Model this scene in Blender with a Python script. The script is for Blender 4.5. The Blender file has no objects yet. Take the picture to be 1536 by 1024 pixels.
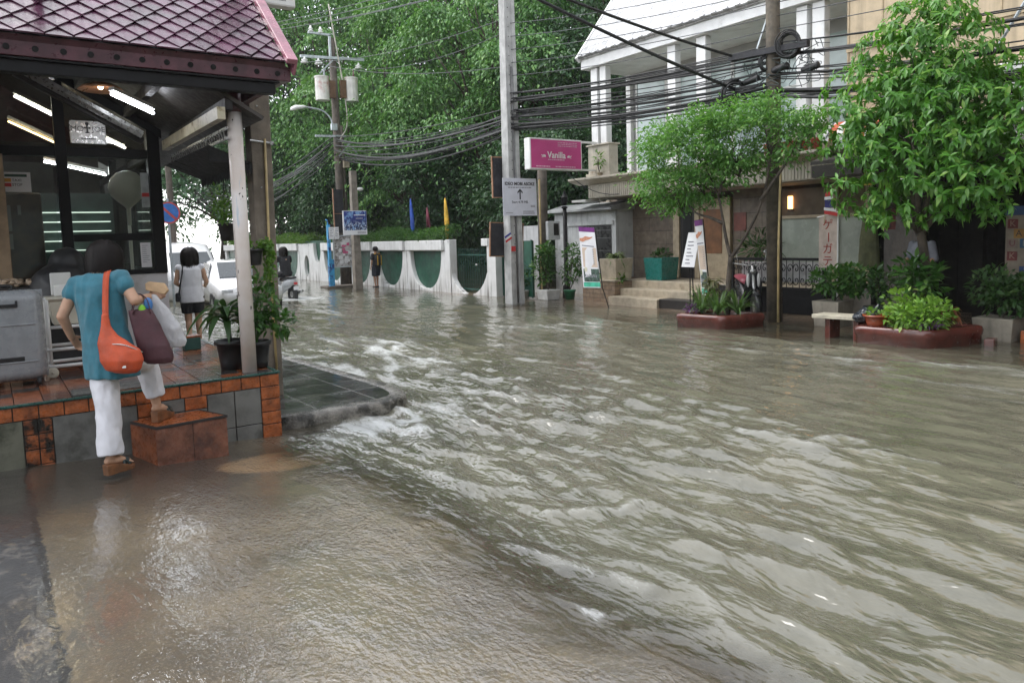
import bpy, bmesh, math, random
import numpy as np
from mathutils import Vector, Matrix, noise as mnoise

random.seed(7)
RNG = np.random.default_rng(11)
SC = bpy.context.scene
COL = SC.collection
OFF = {}          # world offset of every parent, by object name


def V(*a):
    return Vector(a)


# ---------------------------------------------------------------- mesh builder
class MB:
    def __init__(s):
        s.v, s.f, s.m = [], [], []
        s.mi = 0

    def add(s, vs, fs):
        b = len(s.v)
        s.v.extend([tuple(p) for p in vs])
        for q in fs:
            s.f.append(tuple(i + b for i in q))
            s.m.append(s.mi)
        return s

    def bx(s, x0, x1, y0, y1, z0, z1):
        vs = [(x0, y0, z0), (x1, y0, z0), (x1, y1, z0), (x0, y1, z0), (x0, y0, z1), (x1, y0, z1), (x1, y1, z1), (x0, y1, z1)]
        return s.add(vs, [(0, 3, 2, 1), (4, 5, 6, 7), (0, 1, 5, 4), (1, 2, 6, 5), (2, 3, 7, 6), (3, 0, 4, 7)])

    def obox(s, c, ax, ay, az, sx, sy, sz):
        """box of half sizes sx, sy, sz along unit axes ax, ay, az"""
        c = Vector(c); ax = Vector(ax).normalized() * sx; ay = Vector(ay).normalized() * sy; az = Vector(az).normalized() * sz
        vs = [c - ax - ay - az, c + ax - ay - az, c + ax + ay - az, c - ax + ay - az, c - ax - ay + az, c + ax - ay + az, c + ax + ay + az, c - ax + ay + az]
        return s.add(vs, [(0, 3, 2, 1), (4, 5, 6, 7), (0, 1, 5, 4), (1, 2, 6, 5), (2, 3, 7, 6), (3, 0, 4, 7)])

    def beam(s, a, b, w, h, up=(0, 0, 1)):
        a, b = Vector(a), Vector(b)
        d = (b - a); L = d.length; d.normalize()
        x = d.cross(Vector(up))
        if x.length < 1e-4:
            x = Vector((1, 0, 0))
        x.normalize()
        u = x.cross(d)
        return s.obox((a + b) / 2, x, d, u, w / 2, L / 2, h / 2)

    def prism(s, poly, o, ax, ay, d):
        """polygon (list of 2-d points) in the plane o + ax*p + ay*q, extruded by vector d"""
        o, ax, ay, d = Vector(o), Vector(ax), Vector(ay), Vector(d)
        n = len(poly)
        lo = [o + ax * p + ay * q for p, q in poly]
        hi = [p + d for p in lo]
        fs = [tuple(range(n))[::-1], tuple(range(n, 2 * n))]
        for i in range(n):
            j = (i + 1) % n
            fs.append((i, j, n + j, n + i))
        return s.add(lo + hi, fs)

    def tube(s, pts, r, n=8, cap=True):
        pts = [Vector(p) for p in pts]
        m = len(pts)
        rs = r if hasattr(r, '__len__') else [r] * m
        ts = []
        for i in range(m):
            t = pts[min(i + 1, m - 1)] - pts[max(i - 1, 0)]
            ts.append(t.normalized() if t.length > 1e-9 else Vector((0, 0, 1)))
        t0 = ts[0]
        a = Vector((0, 0, 1)) if abs(t0.z) < 0.9 else Vector((1, 0, 0))
        u = t0.cross(a).normalized()
        vs, fs = [], []
        for i in range(m):
            u = (u - ts[i] * u.dot(ts[i]))
            u = u.normalized() if u.length > 1e-6 else ts[i].orthogonal().normalized()
            w = ts[i].cross(u)
            for k in range(n):
                an = 2 * math.pi * k / n
                vs.append(pts[i] + (u * math.cos(an) + w * math.sin(an)) * rs[i])
        for i in range(m - 1):
            for k in range(n):
                k2 = (k + 1) % n
                fs.append((i * n + k, i * n + k2, (i + 1) * n + k2, (i + 1) * n + k))
        if cap:
            fs.append(tuple(range(n))[::-1])
            fs.append(tuple(range((m - 1) * n, m * n)))
        return s.add(vs, fs)

    def lathe(s, prof, c, n=20, axis=(0, 0, 1), sy=1.0):
        c = Vector(c); az = Vector(axis).normalized()
        ax = az.orthogonal().normalized() if abs(az.z) < 0.99 else Vector((1, 0, 0))
        ay = az.cross(ax)
        vs, fs = [], []
        for (r, z) in prof:
            for k in range(n):
                an = 2 * math.pi * k / n
                vs.append(c + az * z + (ax * math.cos(an) + ay * (math.sin(an) * sy)) * r)
        m = len(prof)
        for i in range(m - 1):
            for k in range(n):
                k2 = (k + 1) % n
                fs.append((i * n + k, i * n + k2, (i + 1) * n + k2, (i + 1) * n + k))
        fs.append(tuple(range(n))[::-1])
        fs.append(tuple(range((m - 1) * n, m * n)))
        return s.add(vs, fs)

    def ell(s, c, r, nu=16, nv=10, M=None):
        vs, fs = [], []
        c = Vector(c)
        r = r if hasattr(r, '__len__') else (r, r, r)
        for j in range(1, nv):
            th = math.pi * j / nv
            for k in range(nu):
                ph = 2 * math.pi * k / nu
                p = Vector((math.sin(th) * math.cos(ph) * r[0], math.sin(th) * math.sin(ph) * r[1], math.cos(th) * r[2]))
                vs.append(c + (M @ p if M is not None else p))
        t = Vector((0, 0, r[2])); t = M @ t if M is not None else t
        top, bot = len(vs), len(vs) + 1
        vs += [c + t, c - t]
        for j in range(nv - 2):
            for k in range(nu):
                k2 = (k + 1) % nu
                fs.append((j * nu + k, (j + 1) * nu + k, (j + 1) * nu + k2, j * nu + k2))
        for k in range(nu):
            k2 = (k + 1) % nu
            fs.append((top, k, k2))
            fs.append((bot, (nv - 2) * nu + k2, (nv - 2) * nu + k))
        return s.add(vs, fs)

    def caps(s, a, b, r0, r1, n=14):
        """tapered capsule"""
        a, b = Vector(a), Vector(b)
        d = (b - a); L = d.length
        prof = []
        for i in range(5):
            t = math.pi / 2 * (i + .15) / 5.15
            prof.append((r0 * math.sin(t), -r0 * math.cos(t)))
        prof.append((r0, 0)); prof.append((r1, L))
        for i in range(4, -1, -1):
            t = math.pi / 2 * (i + .15) / 5.15
            prof.append((r1 * math.sin(t), L + r1 * math.cos(t)))
        return s.lathe(prof, a, n, d if L > 1e-6 else (0, 0, 1))

    def loft(s, rings, cap=True):
        n = len(rings[0]); vs = [p for r in rings for p in r]; fs = []
        for i in range(len(rings) - 1):
            for k in range(n):
                k2 = (k + 1) % n
                fs.append((i * n + k, i * n + k2, (i + 1) * n + k2, (i + 1) * n + k))
        if cap:
            fs.append(tuple(range(n))[::-1]); fs.append(tuple(range((len(rings) - 1) * n, len(rings) * n)))
        return s.add(vs, fs)

    def build(s, name, mats, parent=None, smooth=False, bevel=0.0, seg=2):
        off = Vector(OFF.get(parent.name, (0, 0, 0))) if parent is not None else Vector((0, 0, 0))
        me = bpy.data.meshes.new(name)
        me.from_pydata([tuple(Vector(p) - off) for p in s.v], [], s.f)
        mats = mats if isinstance(mats, (list, tuple)) else [mats]
        for m in mats:
            me.materials.append(m)
        if len(mats) > 1:
            me.polygons.foreach_set('material_index', s.m)
        if smooth:
            me.polygons.foreach_set('use_smooth', [True] * len(me.polygons))
        bm = bmesh.new(); bm.from_mesh(me)
        bmesh.ops.recalc_face_normals(bm, faces=bm.faces)
        bm.to_mesh(me); bm.free()
        me.update()
        o = bpy.data.objects.new(name, me)
        COL.objects.link(o)
        if parent is not None:
            o.parent = parent
        OFF[o.name] = tuple(off)
        if bevel:
            b = o.modifiers.new('bev', 'BEVEL'); b.width = bevel; b.segments = seg; b.limit_method = 'ANGLE'; b.angle_limit = 0.7
            b.harden_normals = False
        return o


def mesh_np(name, verts, faces, mats, parent=None, smooth=False, attrs=None):
    """verts (N,3), faces list of int arrays (M,k)"""
    off = np.array(OFF.get(parent.name, (0, 0, 0))) if parent is not None else np.zeros(3)
    me = bpy.data.meshes.new(name)
    faces = faces if isinstance(faces, list) else [faces]
    nl = sum(f.size for f in faces); npoly = sum(len(f) for f in faces)
    me.vertices.add(len(verts)); me.loops.add(nl); me.polygons.add(npoly)
    me.vertices.foreach_set('co', (np.asarray(verts) - off).astype(np.float32).ravel())
    me.loops.foreach_set('vertex_index', np.concatenate([f.ravel() for f in faces]).astype(np.int32))
    st, c = [], 0
    for f in faces:
        k = f.shape[1]
        st.append(c + np.arange(len(f)) * k); c += f.size
    me.polygons.foreach_set('loop_start', np.concatenate(st).astype(np.int32))
    if smooth:
        me.polygons.foreach_set('use_smooth', np.ones(npoly, bool))
    for m in (mats if isinstance(mats, (list, tuple)) else [mats]):
        me.materials.append(m)
    for k, a in (attrs or {}).items():
        at = me.attributes.new(k, 'FLOAT', 'POINT'); at.data.foreach_set('value', a.astype(np.float32))
    me.update(); me.validate()
    o = bpy.data.objects.new(name, me); COL.objects.link(o)
    if parent is not None:
        o.parent = parent
    OFF[o.name] = tuple(off)
    return o


# ---------------------------------------------------------------- naming
def tag(o, label, cat, group=None):
    o['label'] = label; o['category'] = cat
    if group:
        o['group'] = group
    return o


def thing(name, label, cat, loc, group=None):
    o = bpy.data.objects.new(name, None); COL.objects.link(o)
    o.empty_display_size = .2
    o.location = loc; OFF[o.name] = tuple(loc)
    return tag(o, label, cat, group)


def struct(o, kind='structure'):
    o['kind'] = kind
    return o


def solo(name, mb, mats, label, cat, group=None, smooth=False, bevel=0.0):
    return tag(mb.build(name, mats, None, smooth, bevel), label, cat, group)


def kids(o):
    return [c for c in bpy.data.objects if c.parent == o]


def copy_tree(o, parent=None):
    c = o.copy(); COL.objects.link(c)
    if parent is not None:
        c.parent = parent
    for ch in kids(o):
        copy_tree(ch, c)
    return c


# ---------------------------------------------------------------- materials
class NT:
    def __init__(s, m):
        s.t = m.node_tree; s.t.nodes.clear()

    def n(s, typ, **kw):
        n = s.t.nodes.new('ShaderNode' + typ)
        for k, v in kw.items():
            if k.startswith('i_'):
                n.inputs[k[2:].replace('_', ' ')].default_value = v
            else:
                setattr(n, k, v)
        return n

    def l(s, a, b):
        s.t.links.new(a, b)

    def noise(s, scale=5, detail=4, rough=.55, vec=None, stretch=None, dist=0.0):
        n = s.n('TexNoise'); n.inputs['Scale'].default_value = scale; n.inputs['Detail'].default_value = detail
        n.inputs['Roughness'].default_value = rough; n.inputs['Distortion'].default_value = dist
        src = vec
        if src is None:
            src = s.n('NewGeometry').outputs['Position']
        if stretch:
            mp = s.n('Mapping'); mp.inputs['Scale'].default_value = stretch
            s.l(src, mp.inputs['Vector']); src = mp.outputs['Vector']
        s.l(src, n.inputs['Vector'])
        return n.outputs['Fac']

    def ramp(s, fac, lo, hi, a=0.0, b=1.0):
        r = s.n('MapRange', interpolation_type='SMOOTHSTEP')
        s.l(fac, r.inputs['Value'])
        for k, v in (('From Min', lo), ('From Max', hi), ('To Min', a), ('To Max', b)):
            r.inputs[k].default_value = v
        return r.outputs['Result']

    def mix(s, fac, a, b, blend='MIX'):
        n = s.n('Mix', data_type='RGBA', blend_type=blend)
        if isinstance(fac, (int, float)):
            n.inputs[0].default_value = fac
        else:
            s.l(fac, n.inputs[0])
        for x, i in ((a, 6), (b, 7)):
            if isinstance(x, tuple):
                n.inputs[i].default_value = (*x[:3], 1)
            else:
                s.l(x, n.inputs[i])
        return n.outputs[2]

    def math(s, op, a, b=0.0, clamp=False):
        n = s.n('Math', operation=op, use_clamp=clamp)
        for x, i in ((a, 0), (b, 1)):
            if isinstance(x, (int, float)):
                n.inputs[i].default_value = x
            else:
                s.l(x, n.inputs[i])
        return n.outputs[0]

    def bump(s, h, strength=.3, dist=.02, normal=None):
        b = s.n('Bump'); b.inputs['Strength'].default_value = strength; b.inputs['Distance'].default_value = dist
        s.l(h, b.inputs['Height'])
        if normal is not None:
            s.l(normal, b.inputs['Normal'])
        return b.outputs['Normal']

    def out(s, sh):
        o = s.n('OutputMaterial'); s.l(sh, o.inputs['Surface'])


def newmat(name):
    m = bpy.data.materials.new(name); m.use_nodes = True
    return m, NT(m)


def mat(name, col, rough=.6, var=.18, scale=6, bump=0.0, bscale=60, metal=0.0, spec=.5, dirt=None, dscale=4, damt=(.5, .7), streak=0.0, coat=0.0, alpha=None, trans=0.0, sheen=0.0):
    """principled surface with soft colour variation, optional dirt patches and rain streaks"""
    m, t = newmat(name)
    n1 = t.noise(scale, 5)
    dark = tuple(max(0, c * (1 - var * 1.5)) for c in col); lite = tuple(min(1, c * (1 + var)) for c in col)
    c = t.mix(t.ramp(n1, .3, .7), dark, lite)
    if streak:
        n2 = t.noise(9, 4, stretch=(1, 1, .07))
        c = t.mix(t.ramp(n2, .48, .75, 0, streak), c, tuple(x * .32 for x in col))
    if dirt:
        n3 = t.noise(dscale, 6, .65)
        c = t.mix(t.ramp(n3, damt[0], damt[1]), c, dirt)
    p = t.n('BsdfPrincipled')
    t.l(c, p.inputs['Base Color'])
    rv = t.noise(scale * 3, 3)
    t.l(t.ramp(rv, .2, .8, max(.02, rough - .12), min(1, rough + .12)), p.inputs['Roughness'])
    p.inputs['Metallic'].default_value = metal
    p.inputs['Specular IOR Level'].default_value = spec
    p.inputs['Coat Weight'].default_value = coat; p.inputs['Coat Roughness'].default_value = .08
    p.inputs['Sheen Weight'].default_value = sheen
    if trans:
        p.inputs['Transmission Weight'].default_value = trans
    if bump:
        t.l(t.bump(t.noise(bscale, 5), bump), p.inputs['Normal'])
    t.out(p.outputs[0])
    return m


def leafmat(name, c1, c2, c3=None, rough=.42, trans=.35):
    m, t = newmat(name)
    g = t.n('NewGeometry')
    c = t.mix(g.outputs['Random Per Island'], c1, c2)
    if c3:
        r2 = t.math('FRACT', t.math('MULTIPLY', g.outputs['Random Per Island'], 17.3))
        c = t.mix(t.ramp(r2, .8, .95), c, c3)
    nz = t.noise(.9, 3)
    c = t.mix(t.ramp(nz, .35, .7, 0, .35), c, c1)
    p = t.n('BsdfPrincipled'); t.l(c, p.inputs['Base Color'])
    p.inputs['Roughness'].default_value = rough; p.inputs['Specular IOR Level'].default_value = .5
    tr = t.n('BsdfTranslucent')
    t.l(t.mix(.5, c, (c2[0] * 1.5, c2[1] * 1.5, c2[2] * .6)), tr.inputs['Color'])
    mx = t.n('MixShader'); mx.inputs[0].default_value = trans
    t.l(p.outputs[0], mx.inputs[1]); t.l(tr.outputs[0], mx.inputs[2])
    t.out(mx.outputs[0])
    return m


def emit(name, col, strength):
    m, t = newmat(name)
    e = t.n('Emission'); e.inputs['Color'].default_value = (*col, 1); e.inputs['Strength'].default_value = strength
    t.out(e.outputs[0])
    return m


def glassmat(name, tint=(.8, .86, .84), refl=1.0, dirt=.08):
    """window pane: clear with a fresnel reflection and a thin film of grime"""
    m, t = newmat(name)
    tr = t.n('BsdfTransparent'); tr.inputs['Color'].default_value = (*tint, 1)
    gl = t.n('BsdfGlossy'); gl.inputs['Roughness'].default_value = .02
    fr = t.n('Fresnel'); fr.inputs['IOR'].default_value = 1.5
    mx = t.n('MixShader'); t.l(t.math('MULTIPLY', fr.outputs[0], refl, True), mx.inputs[0])
    t.l(tr.outputs[0], mx.inputs[1]); t.l(gl.outputs[0], mx.inputs[2])
    df = t.n('BsdfDiffuse'); df.inputs['Color'].default_value = (.4, .4, .38, 1)
    m2 = t.n('MixShader'); t.l(t.ramp(t.noise(3, 5), .35, .8, dirt * .3, dirt * 1.6), m2.inputs[0])
    t.l(mx.outputs[0], m2.inputs[1]); t.l(df.outputs[0], m2.inputs[2])
    t.out(m2.outputs[0])
    return m


def tilemat(name, cols, ax, size, gap=.012, grout=(.05, .045, .04), rough=.3, offset=0.0, ground=None, bump=.4, spec=.5):
    """brick-pattern tiles: ax = pair of axes ('xz', 'xy', 'yz'), size = tile (w, h)"""
    m, t = newmat(name)
    g = t.n('NewGeometry'); sp = t.n('SeparateXYZ'); t.l(g.outputs['Position'], sp.inputs[0])
    cb = t.n('CombineXYZ')
    t.l(sp.outputs['xyz'.index(ax[0])], cb.inputs[0]); t.l(sp.outputs['xyz'.index(ax[1])], cb.inputs[1])
    b = t.n('TexBrick', offset=offset, squash=1.0)
    t.l(cb.outputs[0], b.inputs['Vector'])
    b.inputs['Scale'].default_value = 1.0
    b.inputs['Brick Width'].default_value = size[0]; b.inputs['Row Height'].default_value = size[1]
    b.inputs['Mortar Size'].default_value = gap / 2; b.inputs['Mortar Smooth'].default_value = .15; b.inputs['Bias'].default_value = 0
    b.inputs['Color1'].default_value = (*cols[0], 1); b.inputs['Color2'].default_value = (*cols[1], 1); b.inputs['Mortar'].default_value = (*grout, 1)
    nz = t.noise(7, 5, .6)
    c = t.mix(t.ramp(nz, .25, .75, .55, 1.0), (0, 0, 0), b.outputs['Color'])
    if ground:
        c = t.mix(t.ramp(t.noise(2.2, 6, .65), .5, .68), c, ground)
    p = t.n('BsdfPrincipled'); t.l(c, p.inputs['Base Color'])
    t.l(t.ramp(t.noise(11, 4), .3, .7, rough * .6, rough * 1.5), p.inputs['Roughness'])
    p.inputs['Specular IOR Level'].default_value = spec
    t.l(t.bump(t.math('MULTIPLY', b.outputs['Fac'], -1.0), bump, .004, t.bump(t.noise(30, 4), .12, .01)), p.inputs['Normal'])
    t.out(p.outputs[0])
    return m


# ---------------------------------------------------------------- leaves
def rand_dirs(n, rng=RNG):
    d = rng.normal(size=(n, 3)); return d / np.linalg.norm(d, axis=1, keepdims=True)


def unit(a):
    return a / (np.linalg.norm(a, axis=1, keepdims=True) + 1e-9)


def leaf_arrays(P, A, N, L, W, fine=False, fold=.25, curl=.15):
    """P base points, A leaf axis, N leaf normal, L lengths, W width/length. Returns verts, [faces]."""
    n = len(P)
    A = unit(A); S = unit(np.cross(A, N)); N = np.cross(S, A)
    L = np.broadcast_to(np.asarray(L, float), (n,))[:, None]; W = np.broadcast_to(np.asarray(W, float), (n,))[:, None] * L
    if not fine:
        v = np.stack([P, P + A * L * .45 + S * W * .5 + N * W * fold, P + A * L - N * L * curl, P + A * L * .45 - S * W * .5 + N * W * fold], 1)
        b = np.arange(n)[:, None] * 4
        f = np.concatenate([b + np.array([0, 1, 2]), b + np.array([0, 2, 3])])
        return v.reshape(-1, 3), [f]
    pts = []
    for t, w in ((0, 0), (.22, .36), (.5, .5), (.8, .26), (1, 0)):
        c = P + A * L * t - N * L * curl * t * t
        if w == 0:
            pts.append(c)
        else:
            pts += [c + S * W * w + N * W * fold * w, c, c - S * W * w + N * W * fold * w]
    v = np.stack(pts, 1)            # 0 | 1 2 3 | 4 5 6 | 7 8 9 | 10
    b = np.arange(n)[:, None] * 11
    tri = np.concatenate([b + np.array(q) for q in ([0, 1, 2], [0, 2, 3], [7, 10, 8], [8, 10, 9])])
    quad = np.concatenate([b + np.array(q) for q in ([1, 4, 5, 2], [2, 5, 6, 3], [4, 7, 8, 5], [5, 8, 9, 6])])
    return v.reshape(-1, 3), [tri, quad]


def puff_leaves(lobes, nclump, per, clump_r, L, W, seed=1, up=.35, droop=.5, flat=.55, inner=.25, fine=False, squash=1.0):
    """lobes: (centre, radius). Clumps sit on the lobes' outer shell, each a drooping dome of leaves."""
    g = np.random.default_rng(seed)
    C = np.array([l[0] for l in lobes], float); R = np.array([l[1] for l in lobes], float)
    idx = g.choice(len(lobes), nclump, p=R ** 2 / (R ** 2).sum())
    D = rand_dirs(nclump, g); D[:, 2] += up; D = unit(D)
    sc = np.where(g.random(nclump) < inner, g.uniform(.35, .8, nclump), g.uniform(.85, 1.08, nclump))
    K = C[idx] + D * (R[idx] * sc)[:, None] * np.array([1, 1, squash])
    # drop clumps that sit deep inside another lobe
    deep = np.zeros(nclump, bool)
    for c, r in zip(C, R):
        deep |= np.linalg.norm((K - c) / np.array([1, 1, squash]), axis=1) < r * .55
    K, D = K[~deep], D[~deep]
    nk = len(K)
    cr = clump_r * g.uniform(.6, 1.35, nk)
    k = np.repeat(np.arange(nk), per)
    n = len(k)
    q = g.normal(size=(n, 3)) * np.array([1, 1, flat]) * .55
    rad = np.linalg.norm(q[:, :2], axis=1)
    P = K[k] + q * cr[k][:, None]
    P[:, 2] -= droop * cr[k] * rad ** 2 * .6
    out = unit(np.c_[q[:, 0], q[:, 1], np.zeros(n)] + g.normal(size=(n, 3)) * .35)
    A = unit(out + np.array([0, 0, -droop]) + D[k] * .4 + g.normal(size=(n, 3)) * .3)
    N = unit(np.array([0, 0, 1.0]) + D[k] * .5 + g.normal(size=(n, 3)) * .45)
    Ls = L * g.uniform(.6, 1.3, n)
    return leaf_arrays(P, A, N, Ls, W, fine)


def leaves_obj(name, arr, m, parent=None):
    v, f = arr
    return mesh_np(name, v, f, m, parent)


def join_arr(lst):
    vs, fs, b = [], {}, 0
    for v, f in lst:
        vs.append(v)
        for q in f:
            fs.setdefault(q.shape[1], []).append(q + b)
        b += len(v)
    return np.concatenate(vs), [np.concatenate(x) for x in fs.values()]


# ---------------------------------------------------------------- numpy value noise
def vnoise(x, y, seed=0):
    xi = np.floor(x).astype(np.int64); yi = np.floor(y).astype(np.int64)
    fx = x - xi; fy = y - yi
    fx = fx * fx * fx * (fx * (fx * 6 - 15) + 10); fy = fy * fy * fy * (fy * (fy * 6 - 15) + 10)

    def h(a, b):
        n = (a * 374761393 + b * 668265263 + seed * 1442695041) & 0xFFFFFFFF
        n = ((n ^ (n >> 13)) * 1274126177) & 0xFFFFFFFF
        return ((n ^ (n >> 16)) & 0xFFFF) / 65535.0
    return (h(xi, yi) * (1 - fx) + h(xi + 1, yi) * fx) * (1 - fy) + (h(xi, yi + 1) * (1 - fx) + h(xi + 1, yi + 1) * fx) * fy


def fbm(x, y, oct=4, seed=0):
    s, a, t = 0, 1.0, 0
    for i in range(oct):
        s = s + a * vnoise(x * 2 ** i, y * 2 ** i, seed + i * 7); t += a; a *= .5
    return s / t


# ---------------------------------------------------------------- text
def text(name, s, size, o, ax, ay, m, parent, align='CENTER', squeeze=1.0, bold=0.0):
    """lettering as a thin mesh; o = centre, ax = reading direction, ay = up"""
    cu = bpy.data.curves.new(name, 'FONT'); cu.body = s; cu.size = size; cu.align_x = align; cu.align_y = 'CENTER'
    cu.extrude = .0015; cu.offset = bold * size; cu.resolution_u = 3
    tmp = bpy.data.objects.new('tmp_text', cu); COL.objects.link(tmp)
    dg = bpy.context.evaluated_depsgraph_get(); dg.update()
    me = bpy.data.meshes.new_from_object(tmp.evaluated_get(dg))
    bpy.data.objects.remove(tmp); bpy.data.curves.remove(cu)
    ax, ay = Vector(ax).normalized(), Vector(ay).normalized(); az = ax.cross(ay)
    off = Vector(OFF.get(parent.name, (0, 0, 0)))
    for v in me.vertices:
        v.co = Vector(o) + ax * v.co.x * squeeze + ay * v.co.y + az * v.co.z - off
    me.materials.clear(); me.materials.append(m)
    me.name = name
    ob = bpy.data.objects.new(name, me); COL.objects.link(ob); ob.parent = parent
    OFF[ob.name] = tuple(off)
    return ob


def lines_block(mb, o, ax, ay, w, rows, pitch, th, seed=0, fill=(.55, 1.0)):
    """rows of small dashes standing for print too small to read"""
    r = random.Random(seed); ax, ay = Vector(ax).normalized(), Vector(ay).normalized(); az = ax.cross(ay)
    for i in range(rows):
        x = 0.0; end = w * r.uniform(*fill)
        while x < end:
            l = min(r.uniform(.03, .12) * w + .004, end - x)
            mb.obox(Vector(o) + ax * (x + l / 2) - ay * pitch * i, ax, ay, az, l / 2, th / 2, .001)
            x += l + w * .025
    return mb


# ---------------------------------------------------------------- soft solids (people, bags)
def soft(name, mb, m, parent=None, voxel=.008, smooth=6, wrinkle=None):
    """one continuous surface grown round the overlapping solids in mb"""
    me = bpy.data.meshes.new('tmp'); me.from_pydata(mb.v, [], mb.f)
    tmp = bpy.data.objects.new('tmp', me); COL.objects.link(tmp)
    bm = bmesh.new(); bm.from_mesh(me); bmesh.ops.recalc_face_normals(bm, faces=bm.faces); bm.to_mesh(me); bm.free()
    r = tmp.modifiers.new('r', 'REMESH'); r.mode = 'VOXEL'; r.voxel_size = voxel
    s = tmp.modifiers.new('s', 'SMOOTH'); s.iterations = smooth; s.factor = .5
    dg = bpy.context.evaluated_depsgraph_get(); dg.update()
    out = bpy.data.meshes.new_from_object(tmp.evaluated_get(dg))
    bpy.data.objects.remove(tmp); bpy.data.meshes.remove(me)
    if wrinkle:
        amp, sc = wrinkle
        out.calc_loop_triangles()
        co = [v.co.copy() for v in out.vertices]; no = [v.normal.copy() for v in out.vertices]
        for v, c, n in zip(out.vertices, co, no):
            q = Vector((c.x * sc[0], c.y * sc[1], c.z * sc[2]))
            d = mnoise.noise(q) + .5 * mnoise.noise(q * 2.1 + Vector((5, 3, 1)))
            ridge = 1 - abs(mnoise.noise(q * 1.3 + Vector((9, 2, 4)))) * 2
            v.co = c + n * (amp * (d * .7 + ridge * .35))
    off = Vector(OFF.get(parent.name, (0, 0, 0))) if parent is not None else Vector((0, 0, 0))
    for v in out.vertices:
        v.co = v.co - off
    out.name = name
    out.materials.clear(); out.materials.append(m)
    out.polygons.foreach_set('use_smooth', [True] * len(out.polygons))
    o = bpy.data.objects.new(name, out); COL.objects.link(o)
    if parent is not None:
        o.parent = parent
    OFF[o.name] = tuple(off)
    return o


def smooth_path(pts, n=8):
    """Catmull-Rom through pts"""
    P = [Vector(p) for p in pts]; P = [2 * P[0] - P[1]] + P + [2 * P[-1] - P[-2]]
    out = []
    for i in range(1, len(P) - 2):
        for k in range(n):
            t = k / n
            a, b, c, d = P[i - 1], P[i], P[i + 1], P[i + 2]
            out.append(.5 * ((2 * b) + (c - a) * t + (2 * a - 5 * b + 4 * c - d) * t * t + (3 * b - a - 3 * c + d) * t ** 3))
    out.append(P[-2])
    return out


def sag_line(a, b, sag, n=14):
    a, b = Vector(a), Vector(b)
    return [a.lerp(b, i / n) - Vector((0, 0, sag * 4 * (i / n) * (1 - i / n))) for i in range(n + 1)]
# ================================================================ camera, sky, light
f_, px_, py_, hor_, roll_ = 1110., 768., 450., 353., math.atan(.03)
yaw_ = math.radians(35.2); pit_ = math.atan((py_ - hor_) / f_)
Fw = Vector((math.sin(yaw_) * math.cos(pit_), math.cos(yaw_) * math.cos(pit_), -math.sin(pit_)))
R0 = Vector((math.cos(yaw_), -math.sin(yaw_), 0)); U0 = R0.cross(Fw)
Rv = R0 * math.cos(roll_) - U0 * math.sin(roll_); Uv = R0 * math.sin(roll_) + U0 * math.cos(roll_)
cam = bpy.data.cameras.new('camera'); camo = bpy.data.objects.new('camera', cam); COL.objects.link(camo)
camo.matrix_world = Matrix(((Rv.x, Uv.x, -Fw.x, 0), (Rv.y, Uv.y, -Fw.y, 0), (Rv.z, Uv.z, -Fw.z, 1.65), (0, 0, 0, 1)))
cam.sensor_width = 36; cam.lens = 36 * f_ / 1536; cam.shift_y = -(512 - py_) / 1536; cam.clip_end = 600; cam.clip_start = .05
SC.camera = camo

w = bpy.data.worlds.new("World"); SC.world = w; w.use_nodes = True
wt = w.node_tree; wt.nodes.clear()
sky = wt.nodes.new('ShaderNodeTexSky'); sky.sky_type = 'NISHITA'; sky.sun_disc = False
SUN_EL, SUN_AZ = math.radians(62), math.radians(-40)
sky.sun_elevation = SUN_EL; sky.sun_rotation = SUN_AZ; sky.air_density = 1.0; sky.dust_density = 1.0; sky.ozone_density = 1.0
hs = wt.nodes.new('ShaderNodeHueSaturation'); hs.inputs['Saturation'].default_value = .2; hs.inputs['Value'].default_value = 1.0
bg = wt.nodes.new('ShaderNodeBackground'); bg.inputs['Strength'].default_value = .15
wo = wt.nodes.new('ShaderNodeOutputWorld')
wt.links.new(sky.outputs[0], hs.inputs['Color']); wt.links.new(hs.outputs[0], bg.inputs['Color']); wt.links.new(bg.outputs[0], wo.inputs['Surface'])
sd = bpy.data.lights.new('sun', 'SUN'); sd.energy = .6; sd.angle = math.radians(35); sd.color = (1, .97, .93)
so = bpy.data.objects.new('sun', sd); COL.objects.link(so)
so.rotation_euler = (math.radians(90) - SUN_EL, 0, math.pi - SUN_AZ)
so.location = (0, 0, 20)
SC.view_settings.view_transform = 'Standard'; SC.view_settings.look = 'None'; SC.view_settings.gamma = 1
SC.view_settings.exposure = 1.72
SC.render.engine = 'CYCLES'
SC.cycles.max_bounces = 6; SC.cycles.diffuse_bounces = 3; SC.cycles.glossy_bounces = 3; SC.cycles.transparent_max_bounces = 12
SC.cycles.caustics_reflective = False; SC.cycles.caustics_refractive = False; SC.cycles.sample_clamp_indirect = 6
SC.cycles.use_denoising = True

# ================================================================ ground and flood water
def shore_x(Y):
    return np.interp(Y, [-3, 2.0, 3.4, 4.7, 5.4, 5.9, 6.35, 6.6, 60], [1.6, 1.62, 1.68, 1.66, 1.5, 1.42, 1.9, 2.0, 2.0]) + .07 * (vnoise(Y * 1.7, Y * 0 + 3) - .5)


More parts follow.
